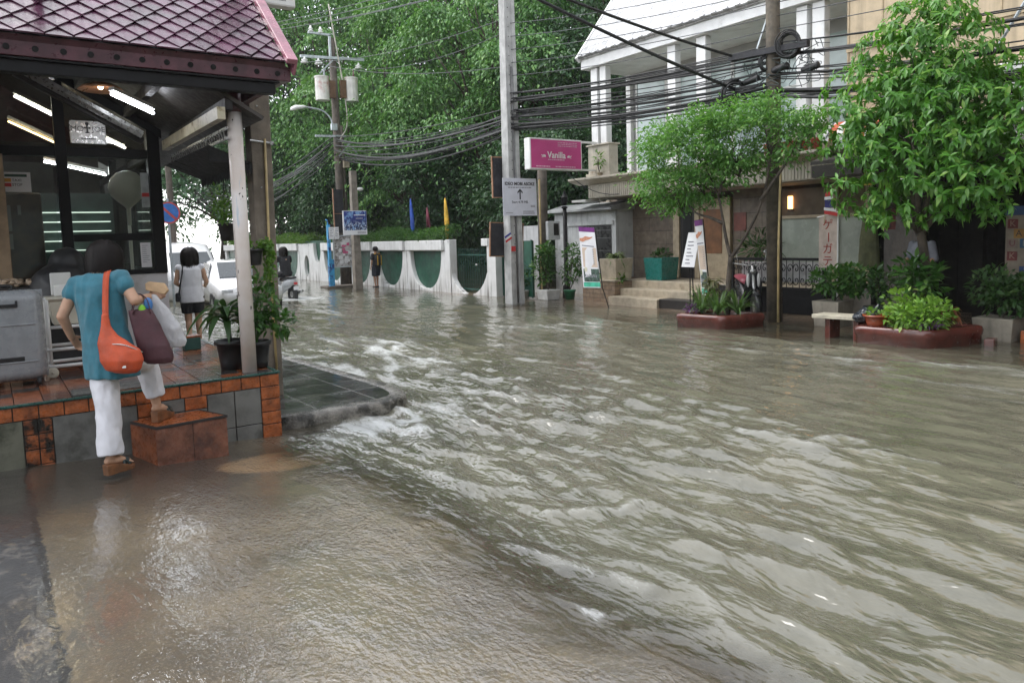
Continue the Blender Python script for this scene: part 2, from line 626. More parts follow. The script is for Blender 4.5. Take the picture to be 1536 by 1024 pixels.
def ground_z(X, Y):
    s = X - shore_x(Y)
    near = np.where(s < 0, np.minimum(-.06 * s, .09 + .006 * np.minimum(-s, 6)), np.maximum(-.05 * s - .04 * np.maximum(s - .6, 0), -.28))
    near = near + .012 * (fbm(X * 1.1, Y * 1.1, 3, 5) - .5) * np.clip(1.5 - s, 0, 1)
    k = np.clip((X - 9.25) / .3, 0, 1); k = k * k * (3 - 2 * k)
    side = -.035 + .055 * np.clip((X - 10.6) / 1.6, 0, 1) + .06 * (fbm(X * .6, Y * .6, 3, 9) - .5)
    z = near * (1 - k) + np.maximum(side, near) * k
    return z


def axis(*segs):
    out = []
    for a, b, st in segs:
        out.append(np.arange(a, b, st))
    out.append(np.array([segs[-1][1]]))
    return np.concatenate(out)


def grid_mesh(xs, ys):
    X, Y = np.meshgrid(xs, ys, indexing='ij')
    nx, ny = len(xs), len(ys)
    i = np.arange(nx - 1)[:, None] * ny + np.arange(ny - 1)[None, :]
    F = np.stack([i, i + ny, i + ny + 1, i + 1], -1).reshape(-1, 4)
    return X.ravel(), Y.ravel(), F


gm, t = newmat('wet_ground')
pos = t.n('NewGeometry').outputs['Position']
sx = t.n('SeparateXYZ'); t.l(pos, sx.inputs[0])
big = t.noise(1.3, 5, .6); fine = t.noise(28, 5, .7); mid = t.noise(5, 5, .65)
c = t.mix(t.ramp(big, .35, .65), (.072, .054, .031), (.14, .107, .06))
c = t.mix(t.ramp(mid, .45, .75, 0, .6), c, (.075, .064, .05))
c = t.mix(t.ramp(fine, .42, .66, 0, .4), c, (.055, .048, .04))
c = t.mix(t.ramp(t.noise(75, 3, .7), .53, .7, 0, .32), c, (.34, .28, .19))
# darker, older asphalt strip along the left edge with worn pale patches
edge = t.math('ADD', sx.outputs[0], t.math('MULTIPLY', t.math('SUBTRACT', t.noise(9, 4, .7), .5), .09))
strip = t.ramp(edge, .095, .115, 1, 0)
asp = t.mix(t.ramp(t.noise(7, 5, .7), .5, .62), (.035, .035, .036), (.11, .10, .09))
asp = t.mix(t.ramp(t.noise(14, 5, .7), .6, .68), asp, (.16, .12, .07))
c = t.mix(strip, c, asp)
crack = t.math('MULTIPLY', t.ramp(edge, .09, .105), t.ramp(edge, .125, .14, 1, 0))
c = t.mix(crack, c, (.015, .014, .013))
# ground colour darkened in front of the platform, standing in for its reflection
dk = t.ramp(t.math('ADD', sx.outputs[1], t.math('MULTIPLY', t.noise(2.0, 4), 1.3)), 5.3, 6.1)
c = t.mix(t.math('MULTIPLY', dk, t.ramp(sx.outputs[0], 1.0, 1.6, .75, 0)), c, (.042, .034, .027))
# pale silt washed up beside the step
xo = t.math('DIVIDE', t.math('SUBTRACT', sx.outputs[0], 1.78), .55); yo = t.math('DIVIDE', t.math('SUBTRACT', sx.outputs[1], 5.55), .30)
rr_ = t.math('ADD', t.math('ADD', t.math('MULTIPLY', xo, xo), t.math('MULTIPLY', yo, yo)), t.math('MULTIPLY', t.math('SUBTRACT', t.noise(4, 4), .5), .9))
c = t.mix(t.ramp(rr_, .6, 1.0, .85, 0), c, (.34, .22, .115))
# red painted kerb edge on the far pavement
kr = t.math('MULTIPLY', t.ramp(sx.outputs[0], 9.25, 9.32), t.ramp(sx.outputs[0], 9.62, 9.7, 1, 0))
kr = t.math('MULTIPLY', kr, t.ramp(t.noise(1.1, 3), .38, .5))
c = t.mix(kr, c, (.26, .075, .04))
far = t.ramp(sx.outputs[0], 9.65, 9.9)
c = t.mix(t.math('MULTIPLY', far, .7), c, (.19, .13, .08))
p = t.n('BsdfPrincipled'); t.l(c, p.inputs['Base Color'])
p.inputs['Roughness'].default_value = .5
# thin sheet of running water: a smooth coat with its own ripples
rip = t.noise(12, 4, .55, stretch=(1.2, .5, 1), dist=.5)
rip2 = t.noise(48, 2, .5, stretch=(1, .7, 1))
wetn = t.bump(t.math('ADD', rip, t.math('MULTIPLY', rip2, .5)), .8, .04)
calm = t.bump(t.math('ADD', rip, t.math('MULTIPLY', rip2, .2)), .25, .02)
p.inputs['Coat Weight'].default_value = 1.0; p.inputs['Coat IOR'].default_value = 1.9
t.l(t.ramp(t.noise(3, 4), .4, .7, .03, .12), p.inputs['Coat Roughness'])
t.l(t.ramp(t.noise(1.6, 4, .6, stretch=(1.3, .7, 1)), .35, .7, .1, .62), wetn.node.inputs['Strength'])
nm = t.n('Mix', data_type='VECTOR')
t.l(t.ramp(t.math('ADD', sx.outputs[0], t.math('MULTIPLY', t.math('SUBTRACT', big, .5), .9)), .35, 1.1), nm.inputs[0])
t.l(calm, nm.inputs[4]); t.l(wetn, nm.inputs[5])
t.l(nm.outputs[1], p.inputs['Coat Normal'])
t.l(t.bump(t.noise(70, 5, .7), .5, .01), p.inputs['Normal'])
t.out(p.outputs[0])

xs = axis((-60, -6, 6), (-6, -1, .5), (-1, 4, .06), (4, 9, .25), (9, 13, .06), (13, 20, .5), (20, 160, 10))
ys = axis((-40, -2, 4), (-2, 0, .5), (0, 8, .08), (8, 30, .25), (30, 60, 1), (60, 260, 10))
X, Y, F = grid_mesh(xs, ys)
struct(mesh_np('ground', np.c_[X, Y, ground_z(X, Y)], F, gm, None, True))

wm, t = newmat('flood_water')
dep = t.n('Attribute', attribute_name='depth').outputs['Fac']
fo = t.n('Attribute', attribute_name='foam').outputs['Fac']
mud = t.mix(t.ramp(t.noise(.5, 4), .3, .7), (.112, .107, .076), (.155, .146, .106))
mud = t.mix(t.ramp(t.noise(2.5, 5, .65, stretch=(1.6, .5, 1)), .4, .7, 0, .6), mud, (.07, .07, .05))
r1 = t.noise(5.5, 2.5, .5, stretch=(1.3, .5, 1), dist=.4); r2 = t.noise(19, 2, .5, stretch=(1.25, .5, 1), dist=.2)
nrm = t.bump(t.math('ADD', r1, t.math('MULTIPLY', r2, .22)), .85, .075)
t.l(t.n('Attribute', attribute_name='chop').outputs['Fac'], nrm.node.inputs['Strength'])
p = t.n('BsdfPrincipled'); t.l(mud, p.inputs['Base Color']); p.inputs['Roughness'].default_value = .07
p.inputs['IOR'].default_value = 1.75; t.l(nrm, p.inputs['Normal'])
# clear shallow water: transparent with a fresnel skin
trn = t.n('BsdfTransparent'); trn.inputs['Color'].default_value = (.9, .86, .76, 1)
gl = t.n('BsdfGlossy'); gl.inputs['Roughness'].default_value = .05; t.l(nrm, gl.inputs['Normal'])
fr = t.n('Fresnel'); fr.inputs['IOR'].default_value = 1.75; t.l(nrm, fr.inputs['Normal'])
sh = t.n('MixShader'); t.l(fr.outputs[0], sh.inputs[0]); t.l(trn.outputs[0], sh.inputs[1]); t.l(gl.outputs[0], sh.inputs[2])
mx = t.n('MixShader'); t.l(t.ramp(t.math('ADD', dep, t.math('MULTIPLY', t.math('SUBTRACT', t.noise(4, 4), .5), .03)), .0, .06, .0, 1), mx.inputs[0])
t.l(sh.outputs[0], mx.inputs[1]); t.l(p.outputs[0], mx.inputs[2])
# foam
fn = t.noise(22, 7, .78, stretch=(1.4, .45, 1), dist=.9)
fsoft = t.ramp(fo, .1, 1.0, 0, .4)
mud2 = t.mix(fsoft, mud, (.50, .50, .46)); t.l(mud2, p.inputs['Base Color'])
fm = t.ramp(t.math('ADD', fo, t.math('MULTIPLY', t.math('SUBTRACT', fn, .5), 1.5)), .5, 1.05, 0, .7)
fd = t.n('BsdfPrincipled'); fd.inputs['Base Color'].default_value = (.60, .62, .62, 1); fd.inputs['Roughness'].default_value = .35
t.l(t.bump(t.noise(45, 4, .7), .5, .02), fd.inputs['Normal'])
m3 = t.n('MixShader'); t.l(fm, m3.inputs[0]); t.l(mx.outputs[0], m3.inputs[1]); t.l(fd.outputs[0], m3.inputs[2])
clr = t.n('BsdfTransparent'); m4 = t.n('MixShader')
t.l(t.ramp(t.math('ADD', dep, t.math('MULTIPLY', t.math('SUBTRACT', t.noise(2.5, 5), .5), .03)), .0, .03, 0, 1), m4.inputs[0])
t.l(clr.outputs[0], m4.inputs[1]); t.l(m3.outputs[0], m4.inputs[2]); t.out(m4.outputs[0])

xs = axis((-30, .8, 2), (.8, 6, .035), (6, 12, .06), (12, 20, .4), (20, 120, 5))
ys = axis((-20, .2, .8), (.2, 7.5, .045), (7.5, 16, .08), (16, 40, .25), (40, 220, 6))
X, Y, F = grid_mesh(xs, ys)
dp = np.clip(-ground_z(X, Y), -.1, 1)
wx = X + .35 * (fbm(X * .5, Y * .4, 3, 21) - .5) * 2; wy = Y + .5 * (fbm(X * .4, Y * .5, 3, 33) - .5) * 2
H = np.zeros_like(X)
g = np.random.default_rng(3)
for i in range(16):
    lam = g.uniform(.22, .85); an = g.normal(0, .5); k = 2 * math.pi / lam
    ph = g.uniform(0, 6.28)
    sw = np.sin(k * (wx * math.cos(an) + wy * math.sin(an)) + ph)
    env = vnoise(X * .8 + i * 13.1, Y * .5 + i * 3.7, i)
    H += lam * .026 * env * (1 - np.abs(sw)) * 1.2
rn_ = fbm(wx * 3.6, wy * 1.3, 3, 141); rn2 = fbm(wx * 1.9 + 7, wy * .62, 3, 151)
H += .026 * (1 - np.abs(rn_ * 2 - 1) * 2.2) + .05 * (1 - np.abs(rn2 * 2 - 1) * 2.2)
H -= H.mean()
chop = .2 + .5 * np.clip(1.35 - np.hypot((X - 2.6) / 2.6, (Y - 5.5) / 5.5), 0, 1) + .25 * np.clip(1.2 - np.hypot((X - 4.4) / 2.2, (Y - 10) / 4.5), 0, 1)
chop *= .7 + .6 * fbm(X * .4, Y * .35, 3, 200)
amp = (.25 + .8 * np.clip(chop, 0, 1)) * np.clip(dp / .1, .12, 1) * np.interp(np.hypot(X, Y), [0, 12, 30], [1, .9, .4])
ridge = 1 - np.abs(fbm(wx * 2.2, wy * .55, 4, 51) * 2 - 1) * 2.6           # long crests parallel to the shore
patch = fbm(X * .35, Y * .3, 3, 77)
wide = np.clip((patch - .36) * 4, 0, 1) * np.clip(dp / .06, 0, 1)
foam = (np.clip(ridge - .45, 0, 1) * 1.3 + .24 * np.clip(H / (H.std() * 1.6) + .35, 0, 1.4)) * wide
FOAM_GLINT_LINES = [  # crest streaks whitened as foam, partly standing in for sky glints
    (1.0, 0.05, [(1.97, 4.08), (2.04, 3.87), (2.03, 3.50), (2.06, 3.26)]),
    (1.0, 0.055, [(2.17, 3.18), (2.24, 2.89), (2.30, 2.66), (2.36, 2.52), (2.38, 2.35)]),
    (.8, 0.05, [(2.48, 4.52), (2.45, 4.21), (2.57, 3.98), (2.73, 3.87)]),
    (1.0, 0.05, [(2.63, 3.38), (2.78, 3.25), (2.94, 3.14), (3.10, 3.14)]),
    (.6, 0.05, [(2.93, 3.56), (3.10, 3.48), (3.19, 3.23), (3.36, 2.98)]),
    (1.0, 0.06, [(4.91, 3.83), (4.96, 3.50), (4.91, 3.13), (5.09, 2.79), (5.13, 2.57), (5.14, 2.37)]),
    (1.0, 0.07, [(5.12, 3.27), (5.32, 3.18), (5.33, 2.99)]),
    (.9, 0.07, [(4.49, 7.40), (4.58, 6.92), (4.87, 6.84)]),
    (.9, 0.06, [(4.37, 6.24), (4.46, 5.85), (4.49, 5.44)]),
    (.6, 0.07, [(4.35, 5.00), (4.49, 4.64), (4.62, 4.30), (4.74, 3.89)]),
    (.7, 0.06, [(3.74, 5.43), (3.90, 5.13), (4.00, 4.85)]),
    (.8, 0.06, [(3.32, 6.20), (3.54, 6.12), (3.70, 6.06)]),
    (.5, 0.022, [(1.67, 4.08), (1.69, 3.73), (1.71, 3.43), (1.78, 3.23), (1.79, 3.01), (1.81, 2.87), (1.74, 2.57), (1.66, 2.29), (1.69, 2.14), (1.70, 1.98)]),
    (.7, 0.05, [(2.48, 2.65), (2.55, 2.46), (2.55, 2.21), (2.38, 1.91), (2.35, 1.70)]),
    (.8, 0.04, [(2.04, 2.50), (2.05, 2.32)]),
    (.6, 0.045, [(2.15, 2.30), (2.13, 2.11), (2.22, 1.95), (2.32, 1.91), (2.35, 1.79), (2.36, 1.68)]),
    (.6, 0.04, [(2.63, 1.81), (2.59, 1.65), (2.55, 1.42)]),
    (.6, 0.045, [(2.88, 2.59), (2.90, 2.39), (3.03, 2.25), (3.05, 2.15)]),
    (.7, 0.035, [(2.87, 1.30), (2.93, 1.13)]),
    (.6, 0.04, [(3.13, 1.99), (3.15, 1.88)]),
    (.7, 0.05, [(4.05, 3.46), (4.14, 3.31)]),
    (.6, 0.05, [(4.43, 3.13), (4.54, 2.97)]),
    (.6, 0.05, [(3.87, 4.01), (4.05, 3.78), (4.29, 3.57)]),
    (.8, 0.05, [(1.67, 2.63), (1.76, 2.56), (1.83, 2.45)]),
    (.6, 0.05, [(2.39, 5.30), (2.66, 5.16), (2.74, 4.83)]),
    (.7, 0.05, [(2.92, 1.51), (2.91, 1.44)]),
    (.5, 0.05, [(2.76, 4.21), (2.88, 3.91)]),
    (.5, 0.05, [(3.31, 2.05), (3.38, 1.92)]),
]

wob = .05 * (fbm(X * 5, Y * 5, 2, 61) - .5)
lines = np.zeros_like(X)
for a_l, w_l, pts_l in FOAM_GLINT_LINES:
    dmin = np.full_like(X, 9.)
    for (ax_, ay_), (bx_, by_) in zip(pts_l, pts_l[1:]):
        ex, ey = bx_ - ax_, by_ - ay_
        tt = np.clip(((X - ax_) * ex + (Y - ay_) * ey) / (ex * ex + ey * ey + 1e-9), 0, 1)
        dmin = np.minimum(dmin, np.hypot(X - ax_ - tt * ex + wob, Y - ay_ - tt * ey))
    lines = np.maximum(lines, a_l * np.exp(-(dmin / w_l) ** 2))
foam = np.maximum(foam * .8, lines * .62)
d4 = np.maximum(np.abs((X - (3.9 + .12 * (Y - 7))) / 1.5), np.abs((Y - 9.5) / 3.4))
foam += .36 * np.clip(1.25 - d4, 0, 1) * np.clip((fbm(X * 1.2, Y * .8, 3, 19) - .3) * 4, 0, 1)
# surf where the current breaks round the pavement corner and along the shore
d1 = np.hypot((X - 2.75) / 1.25, (Y - 5.95) / .62)
foam += .85 * np.clip(1 - d1, 0, 1) * (.35 + .9 * fbm(X * 3, Y * 3, 3, 5))
d2 = np.hypot((X - 4.6) / 1.7, (Y - 11.5) / 4.5)
foam += .35 * np.clip(1.1 - d2, 0, 1) * np.clip((fbm(X * 2.6, Y * 1.2, 4, 15) - .42) * 4, 0, 1)
d3 = np.hypot((X - 7.0) / 1.3, (Y - 21.2) / 1.3)
foam += 1.4 * np.clip(1.1 - d3, 0, 1)
sl = np.abs(X - shore_x(Y) - .32 - .35 * (fbm(Y * .9, Y * 0 + 9, 3, 4) - .5))
foam += .55 * np.clip(1 - sl / .12, 0, 1) * np.clip((fbm(X * 2, Y * 2.2, 3, 91) - .4) * 5, 0, 1) * (Y < 6)
foam = np.clip(foam, 0, 1.1) * np.interp(X, [8.8, 9.6], [1, .25])
Z = H * amp + (foam * .012 + lines * .018) * np.clip(dp / .05, .2, 1)
struct(mesh_np('water', np.c_[X, Y, Z], F, wm, None, True, {'depth': dp, 'foam': foam, 'chop': chop}))

# pavement slab running along the shop side of the street, its kerb end rounded
pm, t = newmat('pavement_tiles')
br = t.n('TexBrick', offset=0.0); t.l(t.n('NewGeometry').outputs['Position'], br.inputs['Vector'])
br.inputs['Scale'].default_value = 1; br.inputs['Brick Width'].default_value = .6; br.inputs['Row Height'].default_value = .6; br.inputs['Mortar Size'].default_value = .012
br.inputs['Color1'].default_value = (.032, .033, .033, 1); br.inputs['Color2'].default_value = (.055, .055, .053, 1); br.inputs['Mortar'].default_value = (.2, .2, .19, 1)
c = t.mix(t.ramp(t.noise(3, 5), .45, .7, 0, .5), br.outputs['Color'], (.09, .08, .065))
p = t.n('BsdfPrincipled'); t.l(c, p.inputs['Base Color']); t.l(t.ramp(t.noise(2.2, 4), .35, .65, .04, .3), p.inputs['Roughness'])
t.l(t.bump(t.noise(9, 4), .15, .02), p.inputs['Normal']); t.out(p.outputs[0])
kerbm = mat('wet_kerb', (.2, .185, .16), .3, .3, 9, .6, 50, dirt=(.03, .028, .022), dscale=5, damt=(.45, .6))


def pav_top(y):
    return float(np.interp(y, [6.4, 7.5, 10.5, 14, 40], [.10, .085, .01, -.02, -.05]))


def pav_edge(y):       # outer edge, rounded at the corner
    return 3.3 + .18 * math.sqrt(max(0, 1 - ((max(7.25 - y, 0)) / .75) ** 2)) - (0.75 if y < 6.51 else 0) * 0


ysl = [6.5, 6.56, 6.65, 6.8, 7.0, 7.25, 7.6, 8, 8.5, 9, 9.6, 10.3, 11, 12, 13.5, 16, 20, 30, 40]
mb = MB()
rows = []
for y in ysl:
    e = pav_edge(y) - .18
    z = pav_top(y)
    rows.append([(1.98, y + .12 * 0, z), ((1.98 + e) / 2, y, z), (e, y, z)])
for i in range(len(rows) - 1):
    a, b = rows[i], rows[i + 1]
    for k in range(2):
        mb.add([a[k], a[k + 1], b[k + 1], b[k]], [(0, 1, 2, 3)])
struct(mb.build('pavement', pm))
mb = MB()
path = [(1.98, 6.42)] + [(2.4, 6.42), (2.8, 6.425), (3.05, 6.44)] + [(3.22, 6.50), (3.34, 6.62), (3.42, 6.8), (3.46, 7.05)] + [(3.48, y) for y in (7.4, 8, 9, 10, 12, 15, 20, 30, 40)]
prof = []
rings = []
for i, (x, y) in enumerate(path):
    a = Vector(path[max(i - 1, 0)]); b = Vector(path[min(i + 1, len(path) - 1)])
    d = (b - a).normalized(); nrm2 = Vector((d.y, -d.x))     # outward
    z = pav_top(y) + .004
    P0 = Vector((x, y))
    ring = []
    for o_, zz in ((.0, -.3), (.0, z - .05), (-.012, z - .018), (-.035, z - .002), (-.09, z + .002), (-.17, z), (-.19, z - .03), (-.19, -.3)):
        q = P0 + nrm2 * o_
        ring.append((q.x, q.y + .0, zz + .006 * mnoise.noise(Vector((q.x * 6, q.y * 6, zz * 9)))))
    rings.append(ring)
mb.loft(rings)
struct(mb.build('kerb', kerbm, None, True))

hz_, t = newmat('rain_haze')
vp = t.n('VolumePrincipled'); vp.inputs['Color'].default_value = (.93, .95, .97, 1); vp.inputs['Density'].default_value = .0005; vp.inputs['Anisotropy'].default_value = .2
oo = t.n('OutputMaterial'); t.l(vp.outputs[0], oo.inputs['Volume'])
struct(MB().bx(-70, 170, -50, 270, -1.4, 22).build('haze', hz_), 'stuff')
SC.cycles.volume_bounces = 1; SC.cycles.volume_step_rate = 8
# ================================================================ the cafe on the corner
M = {}
M['black'] = mat('black_paint', (.007, .007, .008), .5, .2, 8, spec=.25)
M['dark'] = mat('dark_stain', (.022, .019, .018), .6, .3, 6)
M['orange_tile'] = mat('orange_tile', (.36, .105, .035), .3, .28, 14, .15, 40, dirt=(.09, .035, .02), dscale=5, damt=(.55, .75))
M['mould_tile'] = mat('mouldy_tile', (.33, .10, .035), .35, .3, 12, .2, 40, dirt=(.012, .012, .01), dscale=7, damt=(.44, .56))
M['grey_tile'] = mat('grey_tile', (.15, .15, .14), .38, .25, 5, .15, 30, dirt=(.06, .06, .05), dscale=3, damt=(.5, .7))
M['moss_tile'] = mat('moss_tile', (.12, .12, .09), .45, .3, 5, .2, 30, dirt=(.03, .035, .02), dscale=3, damt=(.42, .62))
M['brown_tile'] = mat('brown_tile', (.2, .085, .055), .28, .25, 10, .12, 40, dirt=(.07, .035, .03), dscale=4, damt=(.5, .7))
M['grout'] = mat('grout', (.05, .04, .032), .7, .3, 12)
M['green_edge'] = mat('green_edge', (.02, .085, .07), .3, .2, 12)
M['white_panel'] = mat('white_panel', (.62, .62, .64), .35, .06, 3, dirt=(.35, .34, .32), dscale=2, damt=(.55, .8))
M['glass'] = glassmat('window_glass', (.86, .89, .86), 1.0, .01)
M['ceiling_glow'] = glassmat('ceiling_glow_glass', (.66, .64, .55), 1.0, .14)  # warm tint and pale film paint in the lit beige ceiling behind
M['maroon'] = mat('maroon_paint', (.085, .028, .038), .35, .25, 9)
M['verge'] = mat('verge_trim', (.33, .13, .17), .22, .2, 6, spec=.7)
M['cream'] = mat('cream_paint', (.55, .5, .36), .45, .15, 5, dirt=(.2, .15, .07), dscale=5, damt=(.5, .65))
M['silver'] = mat('brushed_metal', (.45, .45, .44), .32, .1, 12, metal=.8)
M['white'] = mat('white_paint', (.72, .72, .7), .4, .06, 4)
M['paper'] = mat('white_paper', (.72, .72, .74), .55, .05, 3)
M['ink'] = mat('black_ink', (.02, .02, .025), .6, 0, 4)
M['grey_ink'] = mat('grey_ink', (.25, .25, .28), .6, 0, 4)
M['red_ink'] = mat('red_ink', (.5, .04, .04), .5, .05, 4)
M['roof_tile'] = mat('roof_tile', (.085, .024, .055), .3, .35, 5, .15, 30, spec=.6, coat=.2, dirt=(.05, .03, .04), dscale=3, damt=(.5, .72))
M['concrete'] = mat('concrete', (.2, .17, .135), .75, .2, 5, .25, 45, streak=.5)
M['palecon'] = mat('pale_concrete', (.42, .42, .41), .75, .15, 4, .3, 40, streak=.55)
M['bamboo'] = mat('yellowed_pipe', (.5, .38, .18), .4, .15, 6)
M['blackpot'] = mat('black_plastic', (.014, .014, .015), .4, .15, 8)
M['soil'] = mat('soil', (.03, .022, .015), .9, .3, 20, .4, 40)

cafe = thing('cafe_building', 'corner cafe with maroon tiled roof, tiled platform and black framed windows', 'cafe', (.9, 8, 0))
PT = .55
mb = MB(); mb.bx(-6, 1.955, 6.285, 13.5, -.15, PT - .012)
plat = mb.build('platform', M['grout'], cafe)
# facing tiles on the front and side of the platform
mb = MB()
def ftile(x0, x1, z0, z1, k):
    mb.mi = k; g_ = .004
    d = random.uniform(0, .002)
    mb.bx(x0 + g_, x1 - g_, 6.273 - d, 6.287, z0 + g_, z1 - g_)
x = -1.2
while x < 1.79:
    w_ = .158
    ftile(x, min(x + w_, 1.80), .435, PT - .012, 0); x += w_
for i in range(4):
    ftile(1.80, 1.965, .435 - .108 * (i), .435 - .108 * (i - 1) if i else PT - .012, 0)
ftile(1.80, 1.965, -.05, .11, 0)
for a, b in ((1.37, 1.585), (1.585, 1.80)):
    ftile(a, b, .13, .435, 1); ftile(a, b, -.1, .13, 1)
for i, (a, b) in enumerate(((.86, 1.03), (1.03, 1.2), (1.2, 1.37))):
    ftile(a, b, .33, .435, 0 if i != 1 else 1); ftile(a, b, -.1, .33, 0 if i == 0 else 1)
for a, b in ((.30, .6), (.6, .86)):
    ftile(a, b, -.1, .435, 1)
for a, b in ((.12, .21), (.21, .30)):
    for z0, z1 in ((.325, .435), (.215, .325), (.10, .215), (-.05, .10)):
        ftile(a, b, z0, z1, 2)
ftile(-.2, .12, -.1, .435, 3); ftile(-.6, -.2, -.1, .435, 1); ftile(-1.2, -.6, -.1, .435, 1)
for i in range(12):
    mb.mi = 0; y = 6.3 + i * .17
    mb.bx(1.953, 1.966, y, y + .163, .44, PT - .014)
    mb.mi = 1; mb.bx(1.953, 1.964, y, y + .163, -.1, .43)
mb.build('facing_tiles', [M['orange_tile'], M['grey_tile'], M['mould_tile'], M['moss_tile']], plat, bevel=.003)
mb = MB(); mb.bx(-6, 1.974, 6.262, 6.296, PT - .011, PT + .006); mb.bx(1.945, 1.974, 6.297, 9.4, PT - .011, PT + .006)
mb.build('edge_strip', M['green_edge'], plat, bevel=.004)
# floor: individual glazed tiles, orange, brown and slate, wet
mb = MB(); r = random.Random(4)
for i in range(-4, 12):
    for j in range(16):
        x0, y0 = -.1 + i * .18, 6.30 + j * .18
        if x0 > 1.93: continue
        d2 = (i * 2 + j * 3) % 5
        mb.mi = 0 if d2 in (0, 3) else (1 if d2 in (1,) else 2)
        if r.random() < .2: mb.mi = r.randint(0, 2)
        z = PT + r.uniform(-.001, .001)
        mb.bx(x0 + .003, min(x0 + .177, 1.944), y0 + .003, y0 + .177, PT - .014, z)
wetf = [mat('wet_orange_tile', (.34, .11, .045), .12, .2, 9, .1, 14, spec=.8), mat('wet_slate_tile', (.075, .07, .066), .12, .25, 9, .1, 14, spec=.8), mat('wet_brown_tile', (.17, .075, .05), .12, .25, 9, .1, 14, spec=.8)]
mb.build('floor_tiles', wetf, plat)
mb = MB(); mb.bx(.45, .95, 6.36, 6.62, PT + .002, PT + .008)
for i in range(11): mb.bx(.47 + i * .043, .487 + i * .043, 6.37, 6.61, PT + .008, PT + .011)
mb.build('drain_mat', M['grey_tile'], plat)

# window wall
GY = 8.66
mb = MB(); mb.bx(.70, 1.57, GY - .02, GY + .10, PT + .001, 1.36)
mb.bx(1.47, 1.57, GY + .101, 13, PT + .001, 1.36)
mb.build('window_wall', M['white_panel'], cafe)
mb = MB()
mb.bx(1.455, 1.575, GY - .04, GY + .08, 1.361, 2.86)               # corner post
mb.bx(.63, .725, GY - .04, GY + .08, PT, 3.3)                        # mullion / door post
mb.bx(-3, .629, GY - .037, GY + .077, 2.565, 2.655); mb.bx(.726, 1.454, GY - .037, GY + .077, 2.565, 2.655)
mb.bx(.726, 1.454, GY - .035, GY + .07, 1.715, 1.79)
mb.bx(.726, 1.454, GY - .033, GY + .07, 1.362, 1.41)
mb.prism([(1.6, 2.78), (-.6, 4.05), (-.6, 4.14), (1.6, 2.87)], (0, GY - .05, 0), (1, 0, 0), (0, 0, 1), (0, .14, 0))
for y in (10.2, 11.7, 13):                                           # side windows along the street
    mb.bx(1.48, 1.565, y, y + .08, 1.361, 2.86)
mb.bx(1.485, 1.56, GY + .081, 13, 1.362, 1.41); mb.bx(1.485, 1.56, GY + .081, 13, 2.6, 2.67)
fr_ = mb.build('window_frame', M['black'], cafe, bevel=.004)
for nm, pts, mt in (('pane', [(.725, 1.79), (1.455, 1.79), (1.455, 2.565), (.725, 2.565)], 'glass'),
                    ('pane', [(.725, 1.41), (1.455, 1.41), (1.455, 1.715), (.725, 1.715)], 'glass'),
                    ('pane', [(.725, 2.655), (1.455, 2.655), (1.455, 2.87), (.725, 3.29)], 'ceiling_glow'),
                    ('pane', [(-1.2, 2.655), (.63, 2.655), (.63, 3.34), (-1.2, 4.4)], 'ceiling_glow'),
                    ('pane', [(-.85, .62), (.60, .62), (.60, 2.5), (-.85, 2.5)], 'glass')):
    mb = MB(); mb.prism(pts, (0, GY + .015, 0), (1, 0, 0), (0, 0, 1), (0, .006, 0)); mb.build(nm, M[mt], fr_)
mb = MB(); mb.bx(1.518, 1.524, GY + .09, 13, 1.41, 2.6); mb.build('pane', M['glass'], fr_)
mb = MB(); mb.bx(.05, .19, GY - .12, GY - .045, PT, 2.56); mb.build('door_jamb', mat('tan_wood', (.33, .23, .14), .5, .2, 8, .1, 30), cafe, bevel=.006)
# interior shell
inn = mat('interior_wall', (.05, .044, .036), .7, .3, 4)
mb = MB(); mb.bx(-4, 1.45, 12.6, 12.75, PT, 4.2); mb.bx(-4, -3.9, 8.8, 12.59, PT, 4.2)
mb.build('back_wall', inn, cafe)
mb = MB()
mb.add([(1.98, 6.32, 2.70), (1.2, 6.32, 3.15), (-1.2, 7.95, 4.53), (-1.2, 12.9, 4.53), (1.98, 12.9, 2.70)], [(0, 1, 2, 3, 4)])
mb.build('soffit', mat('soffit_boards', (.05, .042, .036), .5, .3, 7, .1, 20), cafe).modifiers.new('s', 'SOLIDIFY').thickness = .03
mb = MB()
for i in range(5):
    x0 = 1.7 - i * .42; z0 = 2.86 + (1.7 - x0) * .575 - .0
    mb.bx(x0 - .03, x0 + .03, 6.33, GY - .06, z0 - .12, z0 - .03)
mb.beam((1.25, 7.6, 2.61), (.30, 7.6, 3.14), .09, .05)
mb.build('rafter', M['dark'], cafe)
mb = MB(); mb.beam((1.24, 7.55, 2.655), (.30, 7.55, 3.18), .055, .05)
mb.beam((1.24, 7.49, 2.675), (.30, 7.49, 3.20), .02, .03)
mb.build('track_rail', M['silver'], cafe)

